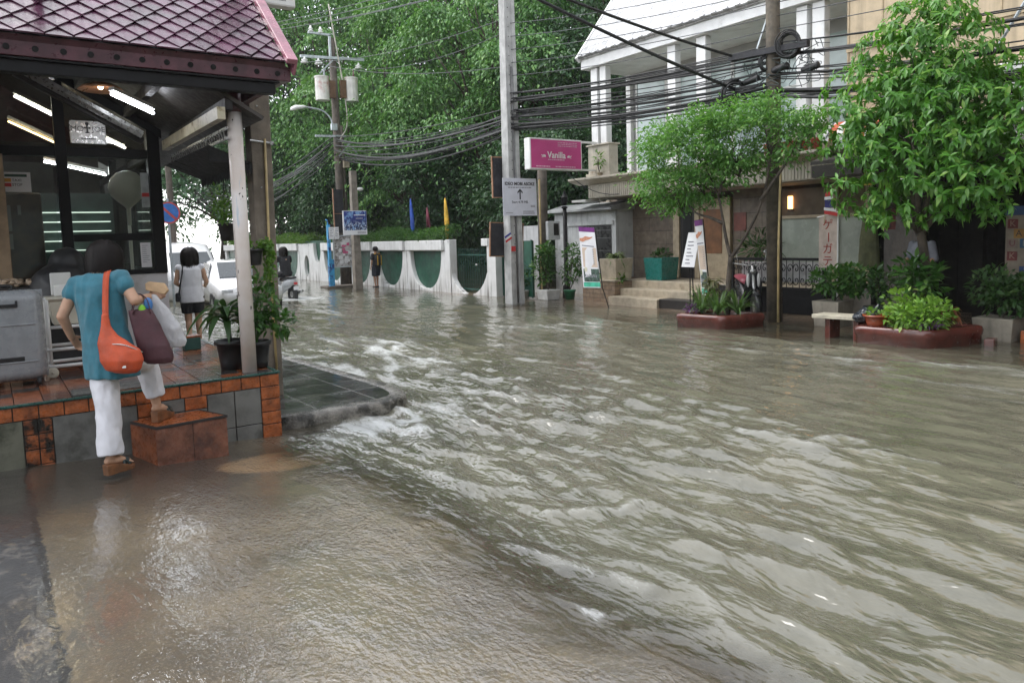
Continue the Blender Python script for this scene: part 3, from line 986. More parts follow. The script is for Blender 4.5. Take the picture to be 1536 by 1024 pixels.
# main tiled roof slope facing the street corner
a_ = math.radians(41.7); ca, sa = math.cos(a_), math.sin(a_)
E0 = Vector((0, 6.12, 3.125)); UP = Vector((0, ca, sa)); NR = Vector((0, -sa, ca))
mb = MB()
mb.obox(Vector((-.9, 0, 0)) + E0 + UP * 1.85 - NR * .05, (1, 0, 0), UP, NR, 3.02, 1.85, .03)
mb.obox(Vector((-.9, 2 * (E0.y + UP.y * 3.7) - 0, 0)) * 1 + Vector((0, -E0.y - UP.y * 1.85, E0.z + UP.z * 1.85)) - Vector((0, 0, .05)), (1, 0, 0), (0, ca, -sa), (0, sa, ca), 3.02, 1.85, .03)
roof = mb.build('roof', M['maroon'], cafe)
mb = MB()
tw, th = .175, .215          # diamond tiles laid in overlapping courses
nrow = 24
for j in range(nrow):
    for i in range(-20, 14):
        cx = i * tw + (tw / 2 if j % 2 else 0)
        if cx < -3.7 or cx > 2.14: continue
        cy = j * th / 2
        q = lambda u, v, h: E0 + Vector((min(u, 2.12), 0, 0)) + UP * v + NR * h
        jt = random.uniform(-.002, .002)
        hw = tw / 2 - .003
        lo = [q(cx, cy - th * .5 + .0, .022 + jt), q(cx + hw, cy + .0, .014 + jt), q(cx, cy + th * .5, .000), q(cx - hw, cy + .0, .014 + jt)]
        if cy - th * .5 < -.02:      # starter course cut at the eave
            lo = [q(cx - hw * .5, -.02, .02 + jt), q(cx + hw * .5, -.02, .02 + jt), q(cx + hw, cy, .014), q(cx, cy + th * .5, 0), q(cx - hw, cy, .014)] if cy > 0 else [q(cx - hw, -.02, .02 + jt), q(cx + hw, -.02, .02 + jt), q(cx, cy + th * .5, 0)]
        bt = [p_ - NR * .012 for p_ in lo]
        n_ = len(lo)
        mb.add(lo + bt, [tuple(range(n_))] + [(k, (k + 1) % n_, n_ + (k + 1) % n_, n_ + k) for k in range(n_)])
mb.build('roof_tiles', M['roof_tile'], roof)
mb = MB()
mb.obox(E0 + Vector((2.15, 0, 0)) + UP * 1.80 + NR * .035, (1, 0, 0), UP, NR, .045, 1.86, .022)
mb.obox(E0 + Vector((2.185, 0, 0)) + UP * 1.80 - NR * .03, (1, 0, 0), UP, NR, .012, 1.86, .06)
mb.build('verge_trim', M['verge'], roof, bevel=.006)
mb = MB(); mb.bx(-3.9, 2.17, 6.165, 6.225, 2.975, 3.09)
mb.bx(2.09, 2.16, 6.226, 8.4, 2.98, 3.085)
fas = mb.build('fascia', M['maroon'], cafe, bevel=.006)
hb_ = mat('hole_black', (.004, .004, .004), .9, 0, 4)
for i in range(16):
    x = 2.06 - i * .168
    mb = MB(); mb.lathe([(.021, -.004), (.021, .004)], (x, 6.163, 3.03), 14, (0, 1, 0)); mb.build('vent_hole', hb_, fas)
mb = MB(); mb.bx(-3.9, 2.05, 6.20, 6.30, 2.87, 2.965); mb.bx(-3.9, 2.08, 6.175, 6.27, 2.955, 2.972)
mb.bx(-3.9, 2.08, 6.14, 6.21, 3.10, 3.135)  # black strip that paints the shaded gap under the tiles
mb.build('gutter_gap_shade', M['black'], cafe, bevel=.006)
mb = MB(); mb.bx(1.60, 1.665, 6.31, GY - .05, 2.655, 2.755)
sb = mb.build('side_beam', M['cream'], cafe, bevel=.004)
mb = MB()
mb.beam((1.69, 6.4, 2.60), (1.69, 8.6, 2.60), .02, .02); mb.beam((1.69, 6.4, 2.52), (1.69, 8.6, 2.52), .02, .02)
for i in range(28):
    y = 6.45 + i * .08; mb.beam((1.69, y, 2.52), (1.69, y + .07, 2.60), .008, .008)
mb.build('lattice_girder', M['silver'], cafe)
# black scalloped awning over the side walk
mb = MB(); n_ = 26
top = [(1.62, 6.75 + i * (1.9 / n_), 2.50) for i in range(n_ + 1)]; lowr = [(1.98, y, 2.36) for _, y, _ in top]
for i in range(n_):
    mb.add([top[i], top[i + 1], lowr[i + 1], lowr[i]], [(0, 1, 2, 3)])
    a, b = Vector(lowr[i]), Vector(lowr[i + 1]); m_ = (a + b) / 2
    mb.add([a, b, b - Vector((0, 0, .06)), m_ - Vector((0, 0, .10)), a - Vector((0, 0, .06))], [(0, 1, 2, 3, 4)])
mb.add([top[0], lowr[0], (1.62, 6.75, 2.36)], [(0, 1, 2)])
aw = mb.build('side_awning', mat('black_canvas', (.011, .011, .012), .75, .2, 9), cafe)
s_ = aw.modifiers.new('s', 'SOLIDIFY'); s_.thickness = .004
# corner column: a painted pipe with a maroon collar, rust blots on its paint
cm, t = newmat('chipped_white_paint')
c = t.mix(t.ramp(t.noise(3, 4), .3, .7), (.60, .52, .46), (.70, .66, .63))
c = t.mix(t.ramp(t.noise(13, 4, .6, stretch=(1, 1, .6)), .66, .69), c, (.03, .022, .018))
c = t.mix(t.ramp(t.noise(5, 3, .6, stretch=(2, 2, .35)), .63, .7, 0, .6), c, (.30, .42, .52))
p = t.n('BsdfPrincipled'); t.l(c, p.inputs['Base Color']); p.inputs['Roughness'].default_value = .35; t.out(p.outputs[0])
mb = MB(); mb.tube([(1.775, 6.47, PT), (1.775, 6.47, 1.3), (1.775, 6.47, 2.74)], .061, 24)
mb.mi = 1; mb.tube([(1.775, 6.47, 2.741), (1.775, 6.47, 2.9)], .063, 24)
mb.build('corner_column', [cm, M['maroon']], cafe, True)

# ---- lamps, signs and papers of the cafe
lampw = emit('tube_light', (.9, .93, 1.0), 11)
lamph = emit('warm_light', (1.0, .74, .42), 7)
cop = mat('copper_shade', (.55, .27, .14), .35, .2, 6, metal=.25)
pl = thing('pendant_lamp', 'wide copper pendant lamp hanging under the cafe soffit', 'pendant lamp', (.95, 7.6, 3.05))
mb = MB(); mb.lathe([(.03, .075), (.06, .06), (.15, .03), (.185, -.002), (.18, -.004), (.06, .045), (.02, .055)], (.94, 7.6, 3.05), 28); mb.build('lamp_shade', cop, pl, True)
mb = MB(); mb.ell((.94, 7.6, 3.075), .022); mb.build('bulb', lamph, pl, True)
mb = MB(); mb.tube([(.95, 7.6, 3.10), (.95, 7.6, 3.4)], .006, 6); mb.build('cord', M['black'], pl)


def tube_lamp(a, b, label, m_=None, r=.013):
    a, b = Vector(a), Vector(b)
    o = thing('tube_lamp', label, 'tube lamp', tuple((a + b) / 2), 'tube lamps of the cafe')
    mb = MB(); mb.tube([a, b], r, 10); mb.build('tube', m_ or lampw, o, True)
    mb = MB(); mb.beam(a + Vector((0, 0, .045)), b + Vector((0, 0, .045)), .06, .03)
    mb.build('fitting', M['white'], o)
    return o


tube_lamp((.97, 7.2, 2.95), (1.34, 7.5, 2.86), 'bright tube lamp under the soffit right of the copper pendant')
tube_lamp((.36, 9.5, 3.27), (.74, 9.5, 3.07), 'lit tube lamp behind the upper left gable pane')
tube_lamp((1.12, 9.5, 2.90), (1.38, 9.5, 2.77), 'short lit tube lamp behind the plate in the gable pane')
tube_lamp((.30, 9.9, 3.06), (.78, 9.9, 2.82), 'warm dim tube lamp low behind the left gable pane', lamph, .01)
tube_lamp((.62, 10.2, 2.66), (1.25, 10.2, 2.52), 'thin tube lamp inside the cafe above the louvred shelf', lampw, .008)

o = thing('shop_plate', 'grey metal cafe plate with an emblem in the gable window', 'sign', (.92, GY - .06, 2.8))
mb = MB(); mb.bx(.765, 1.085, GY - .03, GY - .012, 2.695, 2.925); pl_ = mb.build('plate', M['silver'], o, bevel=.004)
text('lettering', 'MO', .075, (.83, GY - .032, 2.84), (1, 0, 0), (0, 0, 1), M['ink'], pl_)
text('lettering', 'JOE', .075, (1.02, GY - .032, 2.84), (1, 0, 0), (0, 0, 1), M['ink'], pl_)
mb = MB(); mb.lathe([(.016, -.002), (.016, .002)], (.92, GY - .032, 2.895), 12, (0, 1, 0)); mb.bx(.912, .928, GY - .034, GY - .031, 2.80, 2.88); mb.bx(.89, .95, GY - .034, GY - .031, 2.845, 2.86); mb.bx(.90, .94, GY - .034, GY - .031, 2.80, 2.812)
mb.build('emblem', M['ink'], pl_)
mb = MB(); lines_block(mb, (.86, GY - .032, 2.745), (1, 0, 0), (0, 0, 1), .13, 1, .02, .012, 2, (1, 1)); mb.build('small_print', M['ink'], pl_)

o = thing('door_notice', 'white notice with orange and red squares on the cafe door', 'notice', (.29, GY - .02, 2.3))
mb = MB(); mb.bx(.175, .405, GY - .006, GY - .002, 2.21, 2.40); nb = mb.build('sheet', M['paper'], o)
mb = MB(); mb.bx(.195, .375, GY - .008, GY - .006, 2.355, 2.38); mb.build('heading', mat('dark_green_ink', (.03, .08, .06), .6), nb)
mb = MB(); mb.bx(.185, .245, GY - .008, GY - .006, 2.305, 2.34); mb.build('orange_square', mat('orange_ink', (.6, .28, .04), .5), nb)
mb = MB(); mb.bx(.185, .245, GY - .008, GY - .006, 2.26, 2.295); mb.build('red_square', M['red_ink'], nb)
text('lettering', 'TAXI', .035, (.29, GY - .008, 2.322), (1, 0, 0), (0, 0, 1), M['ink'], nb)
text('lettering', 'STOP', .035, (.292, GY - .008, 2.278), (1, 0, 0), (0, 0, 1), M['ink'], nb)
o = thing('window_poster', 'white poster with a red band at the right edge of the cafe window', 'poster', (1.42, GY - .01, 2.2))
mb = MB(); mb.bx(1.375, 1.452, GY - .004, GY, 2.06, 2.42); nb = mb.build('sheet', mat('grey_poster', (.4, .45, .46), .5, .2, 9), o)
mb = MB(); mb.bx(1.38, 1.45, GY - .006, GY - .004, 2.17, 2.21); mb.build('red_band', M['red_ink'], nb)
o = thing('window_sheet', 'white printed sheet taped inside the low cafe window', 'notice', (1.4, GY, 1.55))
mb = MB(); mb.bx(1.33, 1.43, GY + .002, GY + .006, 1.43, 1.69); nb = mb.build('sheet', M['paper'], o)
mb = MB(); lines_block(mb, (1.345, GY + .0, 1.66), (1, 0, 0), (0, 0, 1), .07, 9, .022, .006, 5); mb.build('small_print', M['grey_ink'], nb)
o = thing('globe_lamp', 'unlit white globe on a tapering stem behind the cafe window', 'globe lamp', (1.29, 9.0, PT))
gl_ = mat('milky_globe', (.9, .88, .8), .4, .05, 3)
mb = MB(); mb.lathe([(.02, -.40), (.022, -.22), (.05, -.19), (.11, -.14), (.16, -.085), (.185, 0), (.16, .09), (.10, .155), (.03, .182)], (1.28, 8.9, 2.28), 28); mb.build('globe', gl_, o, True)
mb = MB(); mb.tube([(1.29, 9.0, PT + .002), (1.29, 9.0, 1.92)], .018, 10); mb.lathe([(.10, 0), (.10, .02), (.03, .03)], (1.29, 9.0, PT + .002), 20); mb.build('stem', gl_, o, True)
o = thing('louvre_reflection', 'dark shelf with glowing lines added as shutter reflections in the cafe glass', 'backdrop', (1.0, 11, PT))
mb = MB(); mb.bx(.55, 1.40, 11.0, 11.4, PT, 2.35); mb.build('backing', mat('backing_dark', (.03, .05, .045), .4), o)
mb = MB()
for i in range(5):
    mb.bx(.60, 1.35, 10.93, 11.0, 1.62 + i * .12, 1.632 + i * .12)
mb.build('reflection_lines', emit('reflection_glow', (.85, 1, .9), .4), o)  # glowing strips added for the shutter lines reflected in the pane
o = thing('counter', 'low dark counter inside the cafe behind the window', 'counter', (.9, 9.6, PT))
mb = MB(); mb.bx(.75, 1.35, 9.5, 9.95, PT, 1.42); mb.bx(.72, 1.38, 9.47, 9.98, 1.42, 1.46); mb.build('body', M['dark'], o)
o = thing('interior_board', 'dark brown panel leaning inside the cafe door', 'panel', (.3, 9.4, PT))
mb = MB(); mb.bx(.10, .52, 9.4, 9.44, PT, 2.25); mb.build('board', mat('brown_board', (.06, .035, .02), .5, .4, 7), o, bevel=.03)
mb = MB(); mb.bx(.11, .24, 9.39, 9.399, 1.85, 2.12); mb.bx(.11, .24, 9.39, 9.399, 1.66, 1.82); mb.bx(.30, .33, 9.39, 9.399, 2.02, 2.12); mb.build('pinned_papers', mat('dim_paper', (.2, .19, .17), .6, .1), o)

# ---- step in front of the platform
o = thing('step_block', 'terracotta tiled step block in front of the cafe platform', 'step', (1.1, 6.07, .0))
A_, B_ = Vector((.92, 5.885, 0)), Vector((1.43, 5.93, 0)); dx_ = (B_ - A_).normalized(); dy_ = Vector((-.34, .94, 0)).normalized()
zt = .325


def sbox(mb, u0, u1, v0, v1, z0, z1):
    P_ = [A_ + dx_ * u + dy_ * v for u, v in ((u0, v0), (u1, v0), (u1, v1), (u0, v1))]
    mb.add([p_ + Vector((0, 0, z0)) for p_ in P_] + [p_ + Vector((0, 0, z1)) for p_ in P_], [(0, 3, 2, 1), (4, 5, 6, 7), (0, 1, 5, 4), (1, 2, 6, 5), (2, 3, 7, 6), (3, 0, 4, 7)])


W_ = (B_ - A_).length
mb = MB(); sbox(mb, .004, W_ - .004, .004, .37, -.05, zt - .014); mb.build('core', M['grout'], o)
mb = MB(); sbox(mb, 0, W_ * .5 - .002, 0, .012, -.05, zt - .02); sbox(mb, W_ * .5 + .002, W_, 0, .012, -.05, zt - .02); sbox(mb, W_ - .012, W_ + .001, .014, .36, -.05, zt - .02)
mb.build('riser_tiles', M['brown_tile'], o, bevel=.002)
mb = MB(); sbox(mb, -.002, .010, .014, .36, -.05, zt - .02); mb.build('side_tile', mat('dark_orange_tile', (.2, .065, .028), .3, .3, 9, .1), o, bevel=.002)
mb = MB(); sbox(mb, .014, W_ * .5 - .002, .014, .36, zt - .018, zt); sbox(mb, W_ * .5 + .002, W_ - .014, .014, .36, zt - .018, zt); mb.build('tread_tiles', M['orange_tile'], o, bevel=.002)
mb = MB(); sbox(mb, -.006, W_ + .006, -.006, .0135, zt - .019, zt + .001); sbox(mb, W_ - .0135, W_ + .006, .014, .36, zt - .019, zt + .001); sbox(mb, -.006, .0135, .014, .36, zt - .019, zt + .001); mb.build('nosing', M['dark'], o, bevel=.003)

# ---- suitcase
sg = mat('grey_shell', (.27, .285, .30), .26, .08, 6, .03, 90, spec=.6)
o = thing('suitcase', 'big grey hard shell suitcase standing on the cafe platform', 'suitcase', (.1, 7.2, PT))
mb = MB(); mb.bx(-.27, .345, 7.08, 7.34, PT + .045, 1.33); mb.build('shell', sg, o, True, .085, 6)
mb = MB()
for i in range(3): mb.bx(-.2 + i * .005, .28, 7.072, 7.085, 1.05 - i * .30, 1.062 - i * .30)
mb.bx(-.275, .35, 7.203, 7.217, PT + .06, 1.325)
mb.build('ribs', sg, o, bevel=.004)
mb = MB(); mb.bx(.02, .17, 7.062, 7.08, 1.20, 1.225); mb.bx(.02, .035, 7.066, 7.085, 1.2, 1.25); mb.bx(.155, .17, 7.066, 7.085, 1.2, 1.25); mb.build('side_handle', M['blackpot'], o, bevel=.004)
mb = MB(); mb.bx(.02, .19, 7.075, 7.088, .75, .80); mb.build('lower_grip', M['blackpot'], o, bevel=.012)
mb = MB(); mb.tube(smooth_path([(-.1, 7.2, 1.325), (-.1, 7.2, 1.365), (.13, 7.2, 1.365), (.13, 7.2, 1.325)], 4), .012, 8); mb.build('top_handle', M['blackpot'], o, True)
for x in (-.2, .28):
    for y in (7.12, 7.30):
        mb = MB(); mb.lathe([(.03, -.012), (.032, 0), (.03, .012)], (x, y, PT + .033), 14, (1, 0, 0)); mb.bx(x - .02, x + .02, y - .02, y + .02, PT + .05, PT + .06); mb.build('wheel', M['blackpot'], o, True)

# ---- luggage cart with cream box chair, covered pram behind it
crm = mat('cream_plastic', (.6, .57, .47), .4, .08, 6)
o = thing('luggage_cart', 'white framed cart with cream caster beside the suitcase', 'cart', (.5, 7.5, PT))
mb = MB()
for z, y in ((PT + .10, 7.38), (PT + .24, 7.42)):
    mb.tube([(.36, y, z), (.80, y, z)], .016, 8); mb.tube([(.36, y + .35, z), (.80, y + .35, z)], .016, 8)
    mb.tube([(.36, y, z), (.36, y + .35, z)], .016, 8); mb.tube([(.80, y, z), (.80, y + .35, z)], .016, 8)
mb.tube([(.385, 7.42, PT + .08), (.385, 7.42, 1.22)], .014, 8); mb.tube([(.385, 7.77, PT + .08), (.385, 7.77, 1.22)], .014, 8); mb.tube([(.385, 7.42, 1.22), (.385, 7.77, 1.22)], .014, 8)
mb.tube([(.78, 7.42, PT + .08), (.78, 7.42, 1.0)], .014, 8); mb.tube([(.40, 7.42, .98), (.78, 7.42, .98)], .014, 8)
mb.build('frame', M['white'], o, True)
for x in (.385, .78):
    for y in (7.38, 7.76):
        mb = MB(); mb.lathe([(.035, -.018), (.047, -.014), (.047, .014), (.035, .018)], (x, y, PT + .048), 18, (0, 1, 0)); mb.lathe([(.012, -.02), (.012, .02)], (x, y, PT + .048), 10, (0, 1, 0)); mb.build('wheel', crm, o, True)
o = thing('cream_crate', 'cream plastic tub on the white cart', 'crate', (.55, 7.6, .99))
mb = MB(); mb.loft([[Vector((.56 + sx_ * w_, 7.60 + sy_ * d_, z)) for sx_, sy_ in ((-1, -1), (1, -1), (1, 1), (-1, 1))] for z, w_, d_ in ((.995, .13, .14), (1.2, .16, .17), (1.22, .18, .19), (1.235, .18, .19))])
mb.build('tub', crm, o, bevel=.012)
mb = MB(); mb.bx(.44, .60, 7.70, 7.73, 1.24, 1.44); mb.bx(.45, .56, 7.52, 7.60, 1.24, 1.34); mb.build('folded_papers', M['white'], o, bevel=.01)
mb = MB()
mb.ell((.58, 8.15, 1.25), (.30, .25, .28)); mb.ell((.62, 8.2, 1.48), (.16, .16, .18)); mb.caps((.42, 8.1, .85), (.5, 8.1, 1.3), .14, .16); mb.caps((.78, 8.15, .8), (.70, 8.1, 1.3), .14, .16); mb.bx(.3, .9, 7.98, 8.3, PT + .004, .95)
o = soft('covered_pram', mb, mat('charcoal_cover', (.022, .023, .025), .5, .25, 6), None, .02, 10, (.02, (6, 6, 5)))
tag(o, 'pram under a charcoal rain cover beside the cafe door', 'pram')
# market table with snacks at the far left
o = thing('snack_table', 'low dark table with wrapped snacks at the cafe door', 'table', (.2, 8.3, PT))
mb = MB(); mb.bx(-.5, .34, 8.1, 8.5, 1.28, 1.31); mb.bx(-.48, -.44, 8.12, 8.16, PT, 1.28); mb.bx(.28, .32, 8.12, 8.16, PT, 1.28); mb.build('table_top', M['dark'], o)
mb = MB()
for i in range(40):
    mb.ell((random.uniform(.05, .33), random.uniform(8.12, 8.4), 1.325 + random.uniform(0, .05)), (.035, .025, .018), 8, 6, Matrix.Rotation(random.uniform(0, 3), 3, 'Z'))
o2 = solo('snack_heap', mb, mat('snack_wrap', (.5, .38, .27), .4, .3, 20), 'heap of wrapped pale snacks on the dark table', 'snacks', smooth=True)

# ---- concrete pole next to the cafe, conduit, sign box
o = thing('concrete_pole', 'square brown concrete pole beside the cafe column', 'pole', (2.31, 7.62, -.1))
mb = MB(); mb.loft([[Vector((2.31 + a * w_ + dxx, 7.64 + b * w_, z)) for a, b in ((-1, -1), (1, -1), (1, 1), (-1, 1))] for z, w_, dxx in ((-.3, .098, -.01), (3.2, .103, .01), (7.5, .10, .02))])
mb.build('shaft', M['concrete'], o, bevel=.012)
mb = MB(); mb.tube([(2.335, 7.515, .05), (2.325, 7.515, 1.4), (2.345, 7.515, 2.68)], .013, 8); mb.build('conduit', M['bamboo'], o, True)
mb = MB(); mb.tube([(2.20, 7.52, 2.66), (2.42, 7.52, 2.64)], .01, 6); mb.lathe([(.02, -.01), (.02, .01)], (2.41, 7.51, 2.64), 10, (0, 1, 0)); mb.bx(2.19, 2.43, 7.53, 7.75, 3.70, 3.73)
for z in (2.2, 1.3, 3.0): mb.lathe([(.008, -.01), (.008, .004)], (2.29, 7.53, z), 8, (0, 1, 0))
mb.build('bracket', M['silver'], o)
o = thing('white_sign_box', 'white lightbox sign fixed high on the brown concrete pole', 'sign', (2.5, 7.4, 3.93))
mb = MB(); mb.bx(2.36, 2.66, 7.30, 7.42, 3.93, 4.7); b_ = mb.build('box', M['white'], o, bevel=.02)
mb = MB(); lines_block(mb, (2.40, 7.298, 3.99), (1, 0, 0), (0, 0, 1), .2, 1, .03, .012, 8, (.8, .9)); mb.build('small_print', M['grey_ink'], b_)

# ---- potted plants on the platform corner
M['leaf_dark'] = leafmat('leaf_dark', (.022, .065, .014), (.045, .115, .025), (.09, .16, .04))
M['leaf_mid'] = leafmat('leaf_mid', (.03, .10, .018), (.065, .17, .03), (.13, .24, .05))
M['leaf_lime'] = leafmat('leaf_lime', (.07, .17, .022), (.14, .28, .045), (.22, .34, .07))


def pot(name, label, c, r, h, m_, cat='potted plant', group=None):
    o = thing(name, label, cat, c, group)
    mb = MB(); mb.lathe([(r * .72, 0), (r * .78, h * .3), (r * .92, h * .85), (r * 1.06, h * .86), (r * 1.06, h), (r * .93, h), (r * .9, h * .88), (.01, h * .86)], c, 22)
    mb.build('pot', m_, o, True)
    return o


def strap_plant(base, n, L, w, m_, parent, seed=0, name='foliage', up=.9, trunk=0):
    g = random.Random(seed); mb = MB()
    base = Vector(base)
    for i in range(n):
        an = i * 2.4 + g.uniform(-.3, .3); u = g.uniform(.35, 1.0)
        d = Vector((math.cos(an), math.sin(an), 0)); l = L * g.uniform(.7, 1.1)
        b0 = base + Vector((0, 0, trunk * (.35 + .65 * i / n)))
        pts = []
        for k in range(7):
            t = k / 6
            pts.append(b0 + d * (l * (t * (.35 + .45 * u))) + Vector((0, 0, l * (t * up * (1.15 - .5 * u) - t * t * (.35 + .75 * u)))))
        sd_ = Vector((-d.y, d.x, 0)); vs, fs = [], []
        for k, p_ in enumerate(pts):
            wd = w * (math.sin(math.pi * min(1, .12 + .88 * k / 6)) ** .7 if k < 6 else .02) * .5
            vs += [p_ + sd_ * wd + Vector((0, 0, wd * .35)), p_, p_ - sd_ * wd + Vector((0, 0, wd * .35))]
        for k in range(6):
            a = k * 3; fs += [(a, a + 1, a + 4, a + 3), (a + 1, a + 2, a + 5, a + 4)]
        mb.add(vs, fs)
    return mb.build(name, m_, parent, True)


def bush_leaves(c, r, n, L, W, seed, up=.3, fine=True, droop=.3):
    g = np.random.default_rng(seed)
    d = rand_dirs(n, g); d[:, 2] = d[:, 2] * .95 + .05
    P = np.array(c) + d * np.array(r) * (g.random(n) ** .45)[:, None]
    A = unit(d + g.normal(size=(n, 3)) * .5 + np.array([0, 0, up]))
    N = unit(np.array([0, 0, 1.0]) + d * .4 + g.normal(size=(n, 3)) * .35)
    return leaf_arrays(P, A, N, L * g.uniform(.6, 1.25, n), W, fine, .2, .25 + droop * .4)


o = pot('strap_leaf_plant', 'dracaena with long strap leaves in a black pot behind the white column', (1.70, 6.72, PT), .135, .26, M['blackpot'])
mb = MB(); mb.tube([(1.70, 6.72, .75), (1.68, 6.71, 1.0), (1.66, 6.70, 1.1)], .014, 6); mb.build('stem', M['dark'], o)
strap_plant((1.665, 6.70, .86), 22, .46, .062, M['leaf_dark'], o, 3, trunk=.22)
o = pot('leafy_potted_plant', 'bushy green plant in a black pot right of the white column', (1.89, 6.62, PT), .12, .24, M['blackpot'])
mb = MB()
for i in range(7):
    an = i * .9; mb.tube(smooth_path([(1.89, 6.62, .76), (1.89 + .08 * math.cos(an), 6.62 + .06 * math.sin(an), 1.0), (1.93 + .17 * math.cos(an), 6.62 + .13 * math.sin(an), 1.15 + .1 * math.sin(an * 2))], 4), .006, 5)
mb.build('stem', M['leaf_mid'], o)
leaves_obj('foliage', join_arr([bush_leaves((1.94, 6.62, 1.13), (.16, .16, .25), 240, .085, .42, 5), bush_leaves((2.07, 6.58, .93), (.17, .12, .10), 110, .09, .42, 6), bush_leaves((1.86, 6.6, .95), (.14, .12, .14), 90, .08, .42, 7)]), M['leaf_mid'], o)
o = pot('hanging_vine_pot', 'small black hanging pot with trailing vine on the white column', (1.885, 6.52, 1.46), .078, .14, M['blackpot'], 'hanging pot')
mb = MB(); mb.tube([(1.84, 6.49, 1.55), (1.89, 6.53, 1.62)], .005, 6); mb.tube([(1.835, 6.50, 1.50), (1.80, 6.53, 1.50)], .006, 6); mb.build('hook', M['black'], o)
mb = MB(); vines = []
g = np.random.default_rng(8)
for i in range(9):
    an = g.uniform(-1.2, 2.2); l = g.uniform(.15, .5) if i > 2 else .75
    b0 = Vector((1.885 + .07 * math.cos(an), 6.52 + .05 * math.sin(an), 1.60))
    pth = smooth_path([b0, b0 + Vector((.05 * math.cos(an), .03 * math.sin(an), .05)), b0 + Vector((.07 * math.cos(an) + .01, .03 * math.sin(an), -.1 * l * 2)), b0 + Vector((.06 * math.cos(an) + g.uniform(-.03, .03), 0, -l))], 6)
    mb.tube(pth, .003, 4); vines += pth
mb.build('vine', M['leaf_lime'], o)
VP_ = np.array([tuple(p_) for p_ in vines]); VP_ = np.repeat(VP_, 4, 0) + g.normal(size=(len(VP_) * 4, 3)) * .014
leaves_obj('foliage', leaf_arrays(VP_, unit(g.normal(size=VP_.shape) + np.array([0, 0, -.3])), unit(g.normal(size=VP_.shape) + np.array([0, -.6, .8])), .038, .6, True), M['leaf_lime'], o)
o = pot('hanging_fern_pot', 'dark hanging pot with upright sprays under the cafe side awning', (2.05, 8.0, 1.68), .085, .18, M['dark'], 'hanging pot')
mb = MB()
for an in (0, 2.1, 4.2): mb.tube([(2.05 + .08 * math.cos(an), 8 + .08 * math.sin(an), 1.86), (2.05, 8, 2.30)], .003, 4)
mb.build('hanger', M['black'], o)
leaves_obj('foliage', join_arr([bush_leaves((2.03, 8.0, 1.98), (.12, .12, .20), 160, .06, .45, 15), bush_leaves((1.98, 7.98, 2.1), (.08, .08, .15), 80, .05, .45, 16)]), M['leaf_lime'], o)
o = thing('green_box', 'small green box with an orange lid on the cafe platform', 'box', (1.69, 8.3, PT))
mb = MB(); mb.bx(1.62, 1.78, 8.25, 8.4, PT, .68); mb.build('body', mat('dark_teal', (.03, .10, .085), .4), o, bevel=.008)
mb = MB(); mb.bx(1.615, 1.785, 8.245, 8.405, .68, .70); mb.build('lid', M['orange_tile'], o, bevel=.005)
# ================================================================ people
SKIN = mat('skin', (.50, .30, .20), .5, .06, 20, spec=.4)
SKIN2 = mat('skin_tan', (.36, .20, .125), .5, .06, 20, spec=.4)
HAIR = mat('black_hair', (.011, .008, .007), .6, .2, 30, spec=.22)


def hand(mb, wr, d, side, k=1.0, curl=.5, nrm=None):
    """palm, four bent fingers and a thumb; d = hand direction, side = towards the thumb, k = size"""
    wr, d, side = Vector(wr), Vector(d).normalized(), Vector(side)
    side = (side - d * side.dot(d)).normalized(); n = d.cross(side)
    if nrm is not None and n.dot(Vector(nrm)) < 0: n = -n
    pc = wr + d * .045 * k
    for o_ in (-.024, -.008, .008, .024):
        mb.caps(wr + side * o_ * .6 * k, wr + d * .082 * k + side * o_ * k, .0125 * k, .0105 * k, 8)
    for o_, l in ((.026, .066), (.009, .076), (-.009, .070), (-.026, .055)):
        b = wr + d * .084 * k + side * o_ * k
        d1 = (d * math.cos(curl * .6) + n * math.sin(curl * .6) + side * o_ * 1.5).normalized()
        d2 = (d * math.cos(curl * 1.6) + n * math.sin(curl * 1.6) + side * o_).normalized()
        m1 = b + d1 * l * .5 * k; m2 = m1 + d2 * l * .5 * k
        mb.caps(b, m1, .0088 * k, .0082 * k, 8); mb.caps(m1, m2, .0082 * k, .0070 * k, 8)
    tb = wr + d * .022 * k + side * .026 * k
    td = (d * .75 + side * .65 + n * .25).normalized(); t1 = tb + td * .034 * k
    td2 = (d + side * .15 + n * .35).normalized()
    mb.caps(tb, t1, .0115 * k, .0098 * k, 8); mb.caps(t1, t1 + td2 * .03 * k, .0098 * k, .0078 * k, 8)


